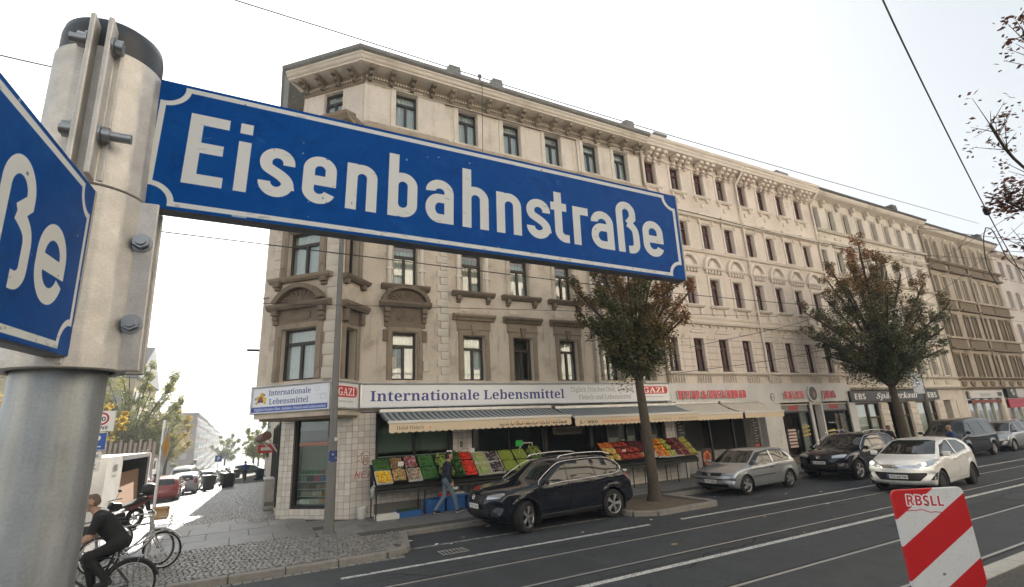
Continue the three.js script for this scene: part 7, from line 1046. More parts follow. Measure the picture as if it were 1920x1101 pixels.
function wheelGeos(R, w, style) {
  const tyre = new THREE.LatheGeometry([[R * 0.66, -w / 2 + 0.01], [R * 0.72, -w / 2], [R * 0.95, -w / 2 + 0.008], [R, -w / 2 + 0.04], [R, w / 2 - 0.04], [R * 0.95, w / 2 - 0.008], [R * 0.72, w / 2], [R * 0.66, w / 2 - 0.01]].map(([a, b]) => new THREE.Vector2(a, b)), 36); tyre.rotateX(Math.PI / 2);
  const rim = []; const ring = new THREE.LatheGeometry([[R * 0.6, w * 0.1], [R * 0.64, w / 2 - 0.015], [R * 0.68, w / 2 - 0.005], [R * 0.69, w / 2 - 0.015], [R * 0.66, -w / 2 + 0.02]].map(([a, b]) => new THREE.Vector2(a, b)), 36); ring.rotateX(Math.PI / 2); rim.push(ring);
  const sp = style === 'ten' ? 5 : style === 'five' ? 5 : 0; for (let i = 0; i < sp; i++) { const a = i / sp * 2 * Math.PI; for (const d of style === 'ten' ? [-0.13, 0.13] : [0]) { const g = slab([[R * 0.1, style === 'ten' ? -0.014 : -0.03], [R * 0.65, style === 'ten' ? -0.022 : -0.045], [R * 0.65, style === 'ten' ? 0.022 : 0.045], [R * 0.1, style === 'ten' ? 0.014 : 0.03]], w / 2 - 0.045, w / 2 - 0.015, [], 0.004); rim.push(tf(g, [0, 0, 0], 0, 0, a + d)); } }
  rim.push(cyl([0, 0, w / 2 - 0.06], [0, 0, w / 2 - 0.01], R * 0.16, R * 0.14, 20));
  const disc = cyl([0, 0, -0.02], [0, 0, 0.005], R * 0.64, R * 0.64, 32);
  if (style === 'cap') { rim.length = 0; rim.push(ring); const cap = new THREE.LatheGeometry([[0, w / 2 - 0.015], [R * 0.2, w / 2 - 0.012], [R * 0.4, w / 2 - 0.03], [R * 0.62, w / 2 - 0.02]].map(([a, b]) => new THREE.Vector2(a, b)), 28); cap.rotateX(Math.PI / 2); rim.push(cap); }
  return { tyre, rim: join(rim), disc };
}
const carC = new Map();
function carParts(key, S) {
  if (carC.has(key)) return carC.get(key);
  const { tris, W } = shell(S); let T = tris, L = [];
  const take = (name, mat, planes, ok, off = 0, keep = true) => { const [a, b] = cut(T, planes, ok); T = b; if (keep && a.length) L.push([name, toGeo(a, off), mat]); };
  const side = (s) => (m, c) => s * m[2] > 0.25 && s * c[2] > 0.2;
  for (const ax of [S.wb / 2, -S.wb / 2]) { const c = []; for (let k = 0; k < 28; k++) c.push([ax + S.ra * Math.cos(k / 28 * 6.2832), S.R + S.ra * Math.sin(k / 28 * 6.2832)]); take('', '', polyPlanes(c, 'xy'), (m) => Math.abs(m[2]) > 0.15 || m[1] < -0.2, 0, false); }
  for (const s of [1, -1]) { for (const w of S.win) take('side_window', 'glass', polyPlanes(w, 'xy'), side(s), 0.012); }
  take('windscreen', 'glass', polyPlanes(S.ws, 'zy'), (m, c) => m[0] > 0.22 && m[1] > 0.12 && c[1] > S.ws[0][1] - 0.05, 0.006);
  take('rear_window', 'glass', polyPlanes(S.rw, 'zy'), (m, c) => m[0] < -0.15, 0.006);
  const front = (m, c) => m[0] > 0.12 && c[0] > S.len * 0.3, rear = (m, c) => m[0] < -0.2 && c[0] < -S.len * 0.3;
  for (const [name, mat, pts, mir, where, off] of S.face) for (const s of mir ? [1, -1] : [1]) take(name, mat, polyPlanes(pts.map(([z, y]) => [s * z, y]), 'zy'), where === 'rear' ? rear : front, off || 0.004);
  for (const s of [1, -1]) for (const [a, b] of S.gaps) { const dx = b[0] - a[0], dy = b[1] - a[1], l = Math.hypot(dx, dy), ox = -dy / l * 0.004, oy = dx / l * 0.004; take('shut_line', 'plastic', polyPlanes([[a[0] + ox, a[1] + oy], [b[0] + ox, b[1] + oy], [b[0] - ox, b[1] - oy], [a[0] - ox, a[1] - oy]], 'xy'), side(s), 0.006); }
  if (S.clad) take('sill_trim', 'plastic', [[0, 1, 0, -S.clad]], () => true, 0);
  L.unshift(['body', toGeo(T), 'paint']);
  for (const ax of [S.wb / 2, -S.wb / 2]) for (const s of [1, -1]) { const w = W(ax, S.R + S.ra), g = new THREE.CylinderGeometry(S.ra + 0.002, S.ra + 0.002, 0.34, 28, 1, true); g.rotateX(Math.PI / 2); g.translate(ax, S.R, s * (w - 0.175)); const d = new THREE.CircleGeometry(S.ra, 28); if (s < 0) d.rotateY(Math.PI); d.translate(ax, S.R, s * (w - 0.34)); const lin_ = join([g, d]), q = lin_.attributes.position; for (let i = 0; i < q.count; i++) if (q.getY(i) < 0.2) q.setY(i, 0.2); L.push(['arch_liner', lin_, 'plastic']); }
  for (const [pts, r, mat, name] of S.trim || []) for (const s of [1, -1]) L.push([name, tube(pts.map(([x, y]) => [x, y, s * (W(x, y) + 0.004)]), r, 6, pts.length * 6, name === 'window_trim'), mat]);
  for (const s of [1, -1]) { L.push(['mirror', tf(rbx(0.11, 0.14, 0.2, 0.045), [S.mir[0], S.mir[1], s * (W(S.mir[0], S.mir[1]) + 0.14)], s * 0.2), S.mirMat || 'paint']); L.push(['mirror_arm', cyl([S.mir[0], S.mir[1] - 0.05, s * (W(S.mir[0], S.mir[1]) - 0.03)], [S.mir[0], S.mir[1] - 0.04, s * (W(S.mir[0], S.mir[1]) + 0.08)], 0.025), 'plastic']); for (const [hx, hy] of S.handles) L.push(['door_handle', rbx(0.2, 0.035, 0.03, 0.012, hx, hy, s * (W(hx, hy) + 0.012)), S.handMat || 'paint']); }
  carC.set(key, { L, W, wg: wheelGeos(S.R, S.tw || 0.21, S.rim) }); return carC.get(key);
}
const plateTex = (t) => printMat(canvasTex(256, 56, (x, W, H) => { x.fillStyle = '#d6d6d2'; x.fillRect(0, 0, W, H); x.fillStyle = '#1f3f92'; x.fillRect(0, 0, 26, H); x.fillStyle = '#16161a'; x.font = 'bold 46px sans-serif'; fitText(x, t, 36, 45, 208); }), 0.4);
function car(key, S, paint, label, pos, turn, o = {}) {
  const c = thing(o.name || 'parked_car', label, o.cat || 'car', pos, turn, o.group); const { L, wg } = carParts(key, S);
  const mats = { paint: PAINT[paint], glass: M.carGlass, plastic: M.plastic, chrome: M.chrome, head: M.headlamp, tail: M.tail, amber: M.amber, alloy: M.alloy };
  for (const [n, g, m] of L) part(c, n, g, mats[m]);
  for (const [i, ax] of [S.wb / 2, -S.wb / 2].entries()) for (const s of [1, -1]) { const w = part(c, 'wheel', wg.tyre, M.rubber, [ax, S.R, s * (S.W0 - 0.125)], (s > 0 ? 0 : Math.PI) + (i === 0 ? o.steer || 0 : 0)); part(w, 'rim', wg.rim, S.rim === 'cap' ? M.plastic : M.alloy); part(w, 'brake_disc', wg.disc, M.plastic); }
  if (o.plate) { const p = part(c, 'number_plate', rbx(0.012, 0.11, 0.52, 0.004), M.crateWhite, [S.pl[0], S.pl[1], 0]); const f = face(0.51, 0.105, -0.255, -0.0525, 0); f.rotateY(Math.PI / 2); f.translate(0.0065, 0, 0); part(p, 'plate_print', f, o.plate); }
  if (S.badge) { const [bx_, by, br] = S.badge, e = part(c, 'badge', tf(new THREE.TorusGeometry(br, br * 0.14, 8, 24), [bx_, by, 0], Math.PI / 2), M.chrome); const bars = o.bolt ? [[[-0.9, -0.15], [0.2, 0.15]], [[-0.2, -0.15], [0.9, 0.15]]] : [[[-0.7, 0.65], [0, -0.75]], [[0.7, 0.65], [0, -0.75]], [[-0.36, 0.1], [0.36, 0.1]], [[-0.8, 0.2], [-0.35, -0.75]], [[0.8, 0.2], [0.35, -0.75]]]; part(e, 'emblem', bars.map(([a, b]) => cyl([bx_, by + a[1] * br, -a[0] * br], [bx_, by + b[1] * br, -b[0] * br], br * 0.1, br * 0.1, 6)), M.chrome); }
  for (const [n, f] of o.extra || []) f(c);
  return c;
}
const SUV = {
  len: 4.8, wb: 2.9, R: 0.37, ra: 0.44, W0: 0.965, belt: 1.08, rise: 0.035, tw: 0.27, rim: 'ten', flare: 0.03, crown: [0.3, 0.18, 0.045],
  sil: [[2.0, 0.26], [2.28, 0.3], [2.39, 0.46], [2.41, 0.7], [2.36, 0.9], [2.22, 1.0], [1.8, 1.08], [1.35, 1.13], [1.1, 1.17], [0.42, 1.58], [0.15, 1.66], [-0.5, 1.71], [-1.2, 1.7], [-1.75, 1.63], [-2.05, 1.36], [-2.28, 1.12], [-2.41, 0.95], [-2.42, 0.6], [-2.34, 0.38], [-2.0, 0.3], [-1, 0.24], [1, 0.24]],
  win: [[[1.0, 1.1], [0.44, 1.48], [0.08, 1.575], [0.06, 1.12]], [[-0.02, 1.12], [0.0, 1.58], [-0.85, 1.59], [-0.9, 1.15]], [[-0.98, 1.155], [-0.93, 1.59], [-1.42, 1.55], [-1.78, 1.36], [-1.72, 1.21]]],
  ws: [[-0.74, 1.2], [0.74, 1.2], [0.6, 1.58], [-0.6, 1.58]], rw: [[-0.68, 1.22], [0.68, 1.22], [0.55, 1.58], [-0.55, 1.58]],
  face: [['headlight', 'head', [[0.46, 0.82], [0.86, 0.86], [0.9, 0.94], [0.8, 0.98], [0.46, 0.92]], true, 'front', 0.004], ['grille', 'plastic', [[-0.43, 0.79], [0.43, 0.79], [0.45, 0.92], [-0.45, 0.92]], false, 'front', 0.012], ['lower_grille', 'plastic', [[-0.5, 0.4], [0.5, 0.4], [0.56, 0.6], [-0.56, 0.6]], false, 'front', 0.02], ['side_intake', 'plastic', [[0.58, 0.42], [0.84, 0.44], [0.82, 0.54], [0.6, 0.55]], true, 'front', 0.012], ['tail_light', 'tail', [[0.5, 0.98], [0.95, 0.98], [0.95, 1.14], [0.52, 1.12]], true, 'rear', 0.003]],
  gaps: [[[1.02, 0.42], [1.04, 1.06]], [[0.03, 0.4], [0.03, 1.1]], [[-0.94, 0.55], [-0.94, 1.14]], [[1.02, 0.42], [-0.6, 0.4]], [[-0.6, 0.4], [-0.94, 0.6]]], clad: 0.34, mir: [0.86, 1.15], mirMat: 'plastic', handles: [[0.2, 0.98], [-0.72, 1.0]], pl: [2.44, 0.66], badge: [2.43, 0.86, 0.065],
  trim: [[[[1.04, 1.09], [0.45, 1.5], [0.05, 1.595], [-0.85, 1.615], [-1.45, 1.575], [-1.83, 1.37], [-1.75, 1.19], [-0.9, 1.13], [0.1, 1.1]], 0.011, 'chrome', 'window_trim'], [[[0.25, 1.67], [0.1, 1.735], [-0.6, 1.77], [-1.3, 1.75], [-1.6, 1.67]], 0.018, 'chrome', 'roof_rail'], [[[1.0, 0.36], [0, 0.355], [-1.0, 0.37]], 0.018, 'plastic', 'sill_strip']]
};
const GOLF = {
  len: 4.15, wb: 2.5, R: 0.305, ra: 0.355, W0: 0.86, belt: 0.93, rise: 0.02, rim: 'five', crown: [0.24, 0.14, 0.04],
  sil: [[1.8, 0.2], [2.0, 0.24], [2.08, 0.38], [2.09, 0.54], [2.04, 0.68], [1.93, 0.76], [1.55, 0.87], [1.2, 0.93], [1.08, 0.96], [0.36, 1.35], [0.1, 1.42], [-0.5, 1.445], [-1.2, 1.41], [-1.58, 1.33], [-1.82, 1.05], [-1.98, 0.9], [-2.07, 0.72], [-2.06, 0.45], [-1.95, 0.28], [-1.5, 0.22], [0, 0.2]],
  win: [[[1.0, 0.945], [0.36, 1.29], [-0.3, 1.355], [-0.32, 0.935]], [[-0.41, 0.94], [-0.39, 1.355], [-1.1, 1.31], [-1.45, 1.06], [-1.35, 0.96]]],
  ws: [[-0.68, 0.985], [0.68, 0.985], [0.55, 1.35], [-0.55, 1.35]], rw: [[-0.6, 1.02], [0.6, 1.02], [0.5, 1.33], [-0.5, 1.33]],
  face: [['headlight', 'head', [[0.42, 0.6], [0.78, 0.6], [0.84, 0.7], [0.78, 0.745], [0.44, 0.73]], true, 'front', 0.004], ['grille', 'plastic', [[-0.4, 0.63], [0.4, 0.63], [0.41, 0.725], [-0.41, 0.725]], false, 'front', 0.01], ['bumper_strip', 'plastic', [[-0.86, 0.5], [0.86, 0.5], [0.86, 0.54], [-0.86, 0.54]], false, 'front', -0.006], ['lower_grille', 'plastic', [[-0.6, 0.26], [0.6, 0.26], [0.62, 0.38], [-0.62, 0.38]], false, 'front', 0.012], ['tail_light', 'tail', [[0.5, 0.7], [0.85, 0.7], [0.85, 0.9], [0.56, 0.9]], true, 'rear', 0.003]],
  gaps: [[[0.92, 0.34], [0.96, 0.93]], [[-0.36, 0.32], [-0.36, 0.94]], [[0.92, 0.34], [-0.36, 0.32]]], mir: [0.82, 0.99], handles: [[-0.2, 0.8]], handMat: 'plastic', pl: [2.105, 0.46], badge: [2.075, 0.68, 0.05],
  trim: [[[[0.92, 0.55], [-0.36, 0.57]], 0.016, 'plastic', 'rub_strip'], [[[1.02, 0.94], [0, 0.925], [-1.38, 0.945]], 0.008, 'plastic', 'window_seal']]
};
const CORSA = {
  len: 4.05, wb: 2.52, R: 0.315, ra: 0.37, W0: 0.87, belt: 0.99, rise: 0.05, rim: 'cap', crown: [0.34, 0.16, 0.05],
  sil: [[1.7, 0.2], [1.92, 0.24], [2.01, 0.38], [2.03, 0.58], [1.97, 0.76], [1.82, 0.89], [1.5, 0.99], [1.28, 1.05], [0.45, 1.41], [0.1, 1.475], [-0.5, 1.5], [-1.15, 1.46], [-1.6, 1.37], [-1.84, 1.1], [-1.97, 0.88], [-2.0, 0.6], [-1.94, 0.36], [-1.7, 0.24], [0, 0.2]],
  win: [[[1.02, 1.0], [0.5, 1.28], [0.0, 1.4], [-0.1, 1.4], [-0.13, 0.99]], [[-0.22, 1.0], [-0.18, 1.4], [-0.8, 1.37], [-1.22, 1.19], [-1.2, 1.08]]],
  ws: [[-0.72, 1.05], [0.72, 1.05], [0.56, 1.42], [-0.56, 1.42]], rw: [[-0.6, 1.05], [0.6, 1.05], [0.48, 1.38], [-0.48, 1.38]],
  face: [['headlight', 'head', [[0.4, 0.7], [0.62, 0.7], [0.86, 0.82], [0.88, 0.92], [0.78, 0.93], [0.46, 0.8]], true, 'front', 0.004], ['grille', 'chrome', [[-0.4, 0.7], [0.4, 0.7], [0.46, 0.79], [-0.46, 0.79]], false, 'front', 0.002], ['lower_grille', 'plastic', [[-0.5, 0.36], [0.5, 0.36], [0.66, 0.52], [0.66, 0.58], [-0.66, 0.58], [-0.66, 0.52]], false, 'front', 0.015], ['fog_recess', 'plastic', [[0.72, 0.38], [0.84, 0.4], [0.9, 0.6], [0.86, 0.6]], true, 'front', 0.01], ['tail_light', 'tail', [[0.62, 0.85], [0.95, 0.85], [0.95, 1.18], [0.66, 1.15]], true, 'rear', 0.003]],
  gaps: [[[1.0, 0.36], [1.02, 0.98]], [[-0.17, 0.33], [-0.17, 1.0]], [[-0.96, 0.62], [-1.16, 1.06]], [[1.0, 0.36], [-0.75, 0.33]], [[-0.75, 0.33], [-0.96, 0.62]]], mir: [0.88, 1.06], handles: [[0.05, 0.87], [-0.85, 0.94]], pl: [2.045, 0.47], badge: [2.035, 0.745, 0.055],
  trim: [[[[-0.42 + 0.85, 0.0]].map(() => [1.04, 0.995]).concat([[0, 0.975], [-1.22, 1.06]]), 0.006, 'plastic', 'window_seal']]
};
const VAN = {
  len: 4.9, wb: 3.0, R: 0.34, ra: 0.4, W0: 0.95, belt: 1.12, rise: 0, rim: 'five', crown: [0.3, 0.06, 0.04], sil: [[2.1, 0.24], [2.3, 0.28], [2.4, 0.46], [2.41, 0.74], [2.33, 0.98], [2.05, 1.1], [1.72, 1.18], [1.05, 1.78], [0.75, 1.9], [-0.4, 1.96], [-2.0, 1.95], [-2.32, 1.88], [-2.43, 1.5], [-2.47, 0.9], [-2.46, 0.5], [-2.36, 0.32], [-1.6, 0.26], [0, 0.24]],
  win: [[[1.52, 1.15], [1.0, 1.62], [0.8, 1.7], [0.4, 1.72], [0.38, 1.12]], [[0.28, 1.13], [0.3, 1.74], [-0.9, 1.76], [-0.9, 1.13]], [[-0.98, 1.13], [-0.98, 1.76], [-2.1, 1.74], [-2.2, 1.15]]], ws: [[-0.78, 1.22], [0.78, 1.22], [0.66, 1.78], [-0.66, 1.78]], rw: [[-0.66, 1.15], [0.66, 1.15], [0.6, 1.75], [-0.6, 1.75]],
  face: [['headlight', 'head', [[0.5, 0.74], [0.86, 0.76], [0.9, 0.95], [0.54, 0.9]], true, 'front', 0.004], ['grille', 'plastic', [[-0.48, 0.76], [0.48, 0.76], [0.5, 0.88], [-0.5, 0.88]], false, 'front', 0.01], ['lower_grille', 'plastic', [[-0.6, 0.34], [0.6, 0.34], [0.6, 0.5], [-0.6, 0.5]], false, 'front', 0.012], ['tail_light', 'tail', [[0.76, 0.9], [0.95, 0.9], [0.95, 1.35], [0.8, 1.35]], true, 'rear', 0.003]],
  gaps: [[[1.5, 0.8], [1.52, 1.12]], [[0.33, 0.36], [0.33, 1.12]], [[-0.94, 0.36], [-0.94, 1.12]], [[-0.94, 1.0], [-2.2, 1.0]]], mir: [1.4, 1.24], mirMat: 'plastic', handles: [[0.5, 0.98], [0.1, 0.98]], handMat: 'plastic', pl: [2.43, 0.56], badge: [2.43, 0.82, 0.07], trim: [[[[1.4, 1.105], [0, 1.1], [-2.25, 1.12]], 0.01, 'plastic', 'window_seal']]
};
const MPV = { ...CORSA, len: 4.4, wb: 2.68, R: 0.32, ra: 0.375, W0: 0.89, belt: 1.0, rise: 0.02, rim: 'five', sil: [[1.9, 0.22], [2.12, 0.26], [2.2, 0.42], [2.21, 0.62], [2.12, 0.8], [1.85, 0.95], [1.5, 1.04], [0.6, 1.5], [0.3, 1.57], [-0.6, 1.62], [-1.6, 1.58], [-1.95, 1.5], [-2.1, 1.1], [-2.2, 0.85], [-2.2, 0.5], [-2.1, 0.3], [-1.5, 0.24], [0, 0.2]], win: [[[1.25, 1.02], [0.6, 1.38], [0.25, 1.48], [0.22, 1.0]], [[0.13, 1.0], [0.16, 1.49], [-0.7, 1.52], [-0.72, 1.02]], [[-0.8, 1.03], [-0.78, 1.52], [-1.6, 1.48], [-1.8, 1.2], [-1.75, 1.05]]], ws: [[-0.74, 1.07], [0.74, 1.07], [0.6, 1.5], [-0.6, 1.5]], gaps: [[[1.05, 0.36], [1.06, 1.0]], [[0.18, 0.33], [0.18, 1.0]], [[-0.75, 0.6], [-0.75, 1.0]]], mir: [1.08, 1.08], handles: [[0.36, 0.88], [-0.5, 0.9]], pl: [2.23, 0.5], badge: [2.22, 0.76, 0.05], trim: [[[[1.2, 1.0], [0, 0.98], [-1.76, 1.03]], 0.008, 'plastic', 'window_seal'], [[[0.4, 1.58], [-0.5, 1.66], [-1.6, 1.62]], 0.016, 'chrome', 'roof_rail']] };
car('suv', SUV, 'navy', 'dark navy off-roader with chrome window trim, wheels turned, parked before the vegetable stand', [7.93, 0, -12.78], Math.PI + 0.059, { steer: 0.42, plate: plateTex('L TZ 1101') });
car('golf', GOLF, 'silver', 'silver-grey three-door hatchback parked in front of the kebab shop', [16.5, 0, -13.0], Math.PI + 0.053, { plate: plateTex('L·EY 1992') });
car('suv', SUV, 'navy', 'dark blue off-roader parked in front of the salon behind the white car', [22.58, 0, -12.62], Math.PI + 0.03, { plate: plateTex('L·OE 8121') });
{ const c = car('corsa', CORSA, 'white', 'white five-door small car driving with lights on, behind the striped marker', [20.42, 0, -9.16], Math.PI + 0.09, { name: 'small_car', bolt: true, plate: plateTex('TDO·DM 726') }); c.scale.setScalar(1.06); for (const s of [1, -1]) { const b = part(c, 'lamp_bulb', new THREE.SphereGeometry(0.06, 12, 8), std({ color: col(0.9, 0.9, 0.85), emissive: col(1, 0.93, 0.78), emissiveIntensity: 0.9 }), [1.86, 0.83, s * 0.66]); b.scale.set(0.4, 0.8, 1); const L = new THREE.PointLight(col(1, 0.93, 0.78), 0.05); L.position.set(1.98, 0.83, s * 0.67); L.castShadow = true; c.add(L); } }
car('van', VAN, 'black', 'black passenger van parked in front of the EBS shop', [33.6, 0, -13.2], Math.PI + 0.02, { name: 'parked_van', cat: 'van' });
car('mpv', MPV, 'silver', 'silver family car parked behind the black van at the right edge', [39.45, 0, -13.35], Math.PI + 0.02);
// parked along the side street
{
  const g = 'cars parked along the side street'; const put = (k, S, p, l, x, z, t, o = {}) => { const c = car(k, S, p, l, [x, gy(z) - 0.115, z], t, { group: g, ...o }); c.rotation.order = 'YXZ'; c.rotation.z = -0.033 * Math.sin(t) * -1; return c; };
  const A = Math.PI / 2 - 0.03;
  put('golf', GOLF, 'red', 'red hatchback seen from behind next to the box truck', -3.5, -38.5, A); put('corsa', CORSA, 'silver', 'silver hatchback parked just beyond the red one', -2.95, -45, A); put('van', VAN, 'white', 'white van parked beyond the silver hatchback', -3.6, -52.5, A, { name: 'parked_van', cat: 'van' }); put('golf', GOLF, 'grey', 'grey hatchback parked behind the wheelie bins', -2.2, -60, A);
  put('corsa', CORSA, 'white', 'white car parked far down the row in the haze', -1.9, -67, A); put('golf', GOLF, 'silver', 'second hazy car far down the parked row', -1.6, -74, A); put('mpv', MPV, 'grey', 'last hazy family car of the parked row', -1.2, -82, A); put('corsa', CORSA, 'white', 'white small car on the far side of the side street', -7.6, -44, A + Math.PI); put('golf', GOLF, 'white', 'pale car on the far side of the side street, farther off', -7.2, -58, A + Math.PI); put('mpv', MPV, 'green', 'dark green estate car crossing at the end of the pavement', 2.2, -96, 0.1);
}
// ---------- people ----------
const TONE = { stubble: [0.13, 0.085, 0.065], skin: [0.36, 0.225, 0.165], hair: [0.018, 0.014, 0.011], navy: [0.012, 0.016, 0.03], jeans: [0.12, 0.165, 0.215], black: [0.009, 0.009, 0.01], shoe: [0.02, 0.02, 0.025], sole: [0.5, 0.5, 0.48], blue: [0.03, 0.06, 0.16], pale: [0.45, 0.5, 0.58], grey: [0.06, 0.06, 0.065], lip: [0.28, 0.1, 0.08], eye: [0.03, 0.02, 0.02] };
M.person = std({ vertexColors: true, roughness: 0.85 });
// smooth union of tapered bones, meshed on its own grid
function flesh(bones, cell, k = 0.025) {
  let lo = [1e9, 1e9, 1e9], hi = [-1e9, -1e9, -1e9]; for (const [a, b, ra, rb] of bones) for (const [p, r] of [[a, ra], [b, rb]]) for (let i = 0; i < 3; i++) { lo[i] = Math.min(lo[i], p[i] - r - 3 * cell); hi[i] = Math.max(hi[i], p[i] + r + 3 * cell); }
  const size = Math.max(hi[0] - lo[0], hi[1] - lo[1], hi[2] - lo[2]), N = Math.min(150, Math.ceil(size / cell)), c = lo.map((l, i) => (l + hi[i]) / 2), st = size / N;
  const mc = new MarchingCubes(N, M.person, false, false, 160000); mc.isolation = 0; const f = mc.field; f.fill(-1);
  const D = bones.map(([a, b, ra, rb]) => { const d = [b[0] - a[0], b[1] - a[1], b[2] - a[2]]; return { a, d, l2: d[0] * d[0] + d[1] * d[1] + d[2] * d[2] || 1e-9, ra, rb }; });
  const one = (o, x, y, z) => { const px = x - o.a[0], py = y - o.a[1], pz = z - o.a[2]; let t = (px * o.d[0] + py * o.d[1] + pz * o.d[2]) / o.l2; t = t < 0 ? 0 : t > 1 ? 1 : t; const qx = px - o.d[0] * t, qy = py - o.d[1] * t, qz = pz - o.d[2] * t; return Math.sqrt(qx * qx + qy * qy + qz * qz) - (o.ra + (o.rb - o.ra) * t); };
  for (let z = 0; z < N; z++) { const Z = c[2] + (z - N / 2) * st; if (Z < lo[2] || Z > hi[2]) continue; for (let y = 0; y < N; y++) { const Y = c[1] + (y - N / 2) * st; if (Y < lo[1] || Y > hi[1]) continue; for (let x = 0; x < N; x++) { const X = c[0] + (x - N / 2) * st; if (X < lo[0] || X > hi[0]) continue; let m = 1; for (const o of D) { const d = one(o, X, Y, Z); if (d > m + k) continue; const h = Math.max(k - Math.abs(m - d), 0) / k; m = Math.min(m, d) - h * h * k * 0.25; } f[z * N * N + y * N + x] = -m; } } }
  mc.update(); const n = mc.count, P = new Float32Array(n * 3), C = new Float32Array(n * 3);
  for (let i = 0; i < n; i++) { const q = [0, 1, 2].map((j) => c[j] + mc.positionArray[i * 3 + j] * size / 2); P.set(q, i * 3); let best = 1e9, t = 'skin'; D.forEach((o, b) => { const d = one(o, ...q) - (bones[b][5] || 0); if (d < best) { best = d; t = bones[b][4]; } }); C.set(TONE[t], i * 3); }
  const g = new THREE.BufferGeometry(); g.setAttribute('position', new THREE.BufferAttribute(P, 3)); g.setAttribute('color', new THREE.BufferAttribute(C, 3)); g.computeVertexNormals(); return toCreasedNormals(g, 2.5);
}
function headBones(h, yaw, hairTone, pitch = 0) {   // centre of the skull, facing local +x
  const c = Math.cos(yaw), s = Math.sin(yaw), cp = Math.cos(pitch), sp = Math.sin(pitch), R = (x, y, z) => { const X = x * cp - y * sp, Y = x * sp + y * cp; return [h[0] + X * c + z * s, h[1] + Y, h[2] - X * s + z * c]; }, L = [];
  L.push([R(-0.015, 0.035, 0), R(0.02, 0.03, 0), 0.088, 0.082, 'skin'], [R(0.035, -0.04, 0), R(0.05, -0.085, 0), 0.058, 0.035, 'skin'], [R(0.095, 0.01, 0), R(0.118, -0.025, 0), 0.011, 0.016, 'skin'], [R(0.075, 0.03, -0.04), R(0.075, 0.03, 0.04), 0.022, 0.022, 'skin'], [R(0.093, -0.062, -0.02), R(0.093, -0.062, 0.02), 0.008, 0.008, 'lip', 0.004]);
  for (const e of [-1, 1]) L.push([R(0.0, 0.0, e * 0.088), R(-0.012, -0.03, e * 0.082), 0.016, 0.011, 'skin'], [R(0.088, 0.012, e * 0.032), R(0.09, 0.012, e * 0.034), 0.009, 0.009, 'eye', 0.006]);
  if (hairTone) L.push([R(-0.03, 0.055, 0), R(0.02, 0.075, 0), 0.086, 0.07, hairTone], [R(-0.06, 0.0, -0.03), R(-0.06, 0.0, 0.03), 0.06, 0.06, hairTone]);
  return L;
}
function handBones(w, dir, side, curl, tone = 'skin') {   // five fingers off a palm; dir = direction the fingers point, side = towards the thumb
  const d = V3(...dir).normalize(), t = V3(...side).addScaledVector(d, -V3(...side).dot(d)).normalize(), n = d.clone().cross(t), W = V3(...w), A = (a, b, c) => W.clone().addScaledVector(d, a).addScaledVector(t, b).addScaledVector(n, c).toArray(), L = [];
  L.push([A(0, 0, 0), A(0.075, 0.012, 0), 0.021, 0.02, tone], [A(0.02, -0.02, 0), A(0.075, -0.02, 0), 0.017, 0.016, tone]);
  [0.03, 0.01, -0.01, -0.03].forEach((o, i) => { const l = [0.07, 0.08, 0.073, 0.055][i], a = A(0.085, o, 0), b = A(0.085 + l * 0.5, o, curl * 0.02), c = A(0.085 + l * (1 - curl * 0.55), o, curl * 0.055); L.push([a, b, 0.0092, 0.0085, tone], [b, c, 0.0085, 0.0075, tone]); });
  const th = A(0.02, 0.022, 0.002), t2 = A(0.055, 0.05, 0.015 * curl + 0.004); L.push([th, t2, 0.012, 0.01, tone], [t2, A(0.088, 0.048, 0.03 * curl + 0.004), 0.0095, 0.008, tone]); return L;
}
function person(label, pos, turn, body, head, hands) { const p = thing('person', label, 'person', pos, turn); part(p, 'body', [flesh(body, 0.0125, 0.05), flesh(head, 0.0065, 0.02), ...hands.map((h) => flesh(h, 0.0045, 0.01))], M.person); return p; }
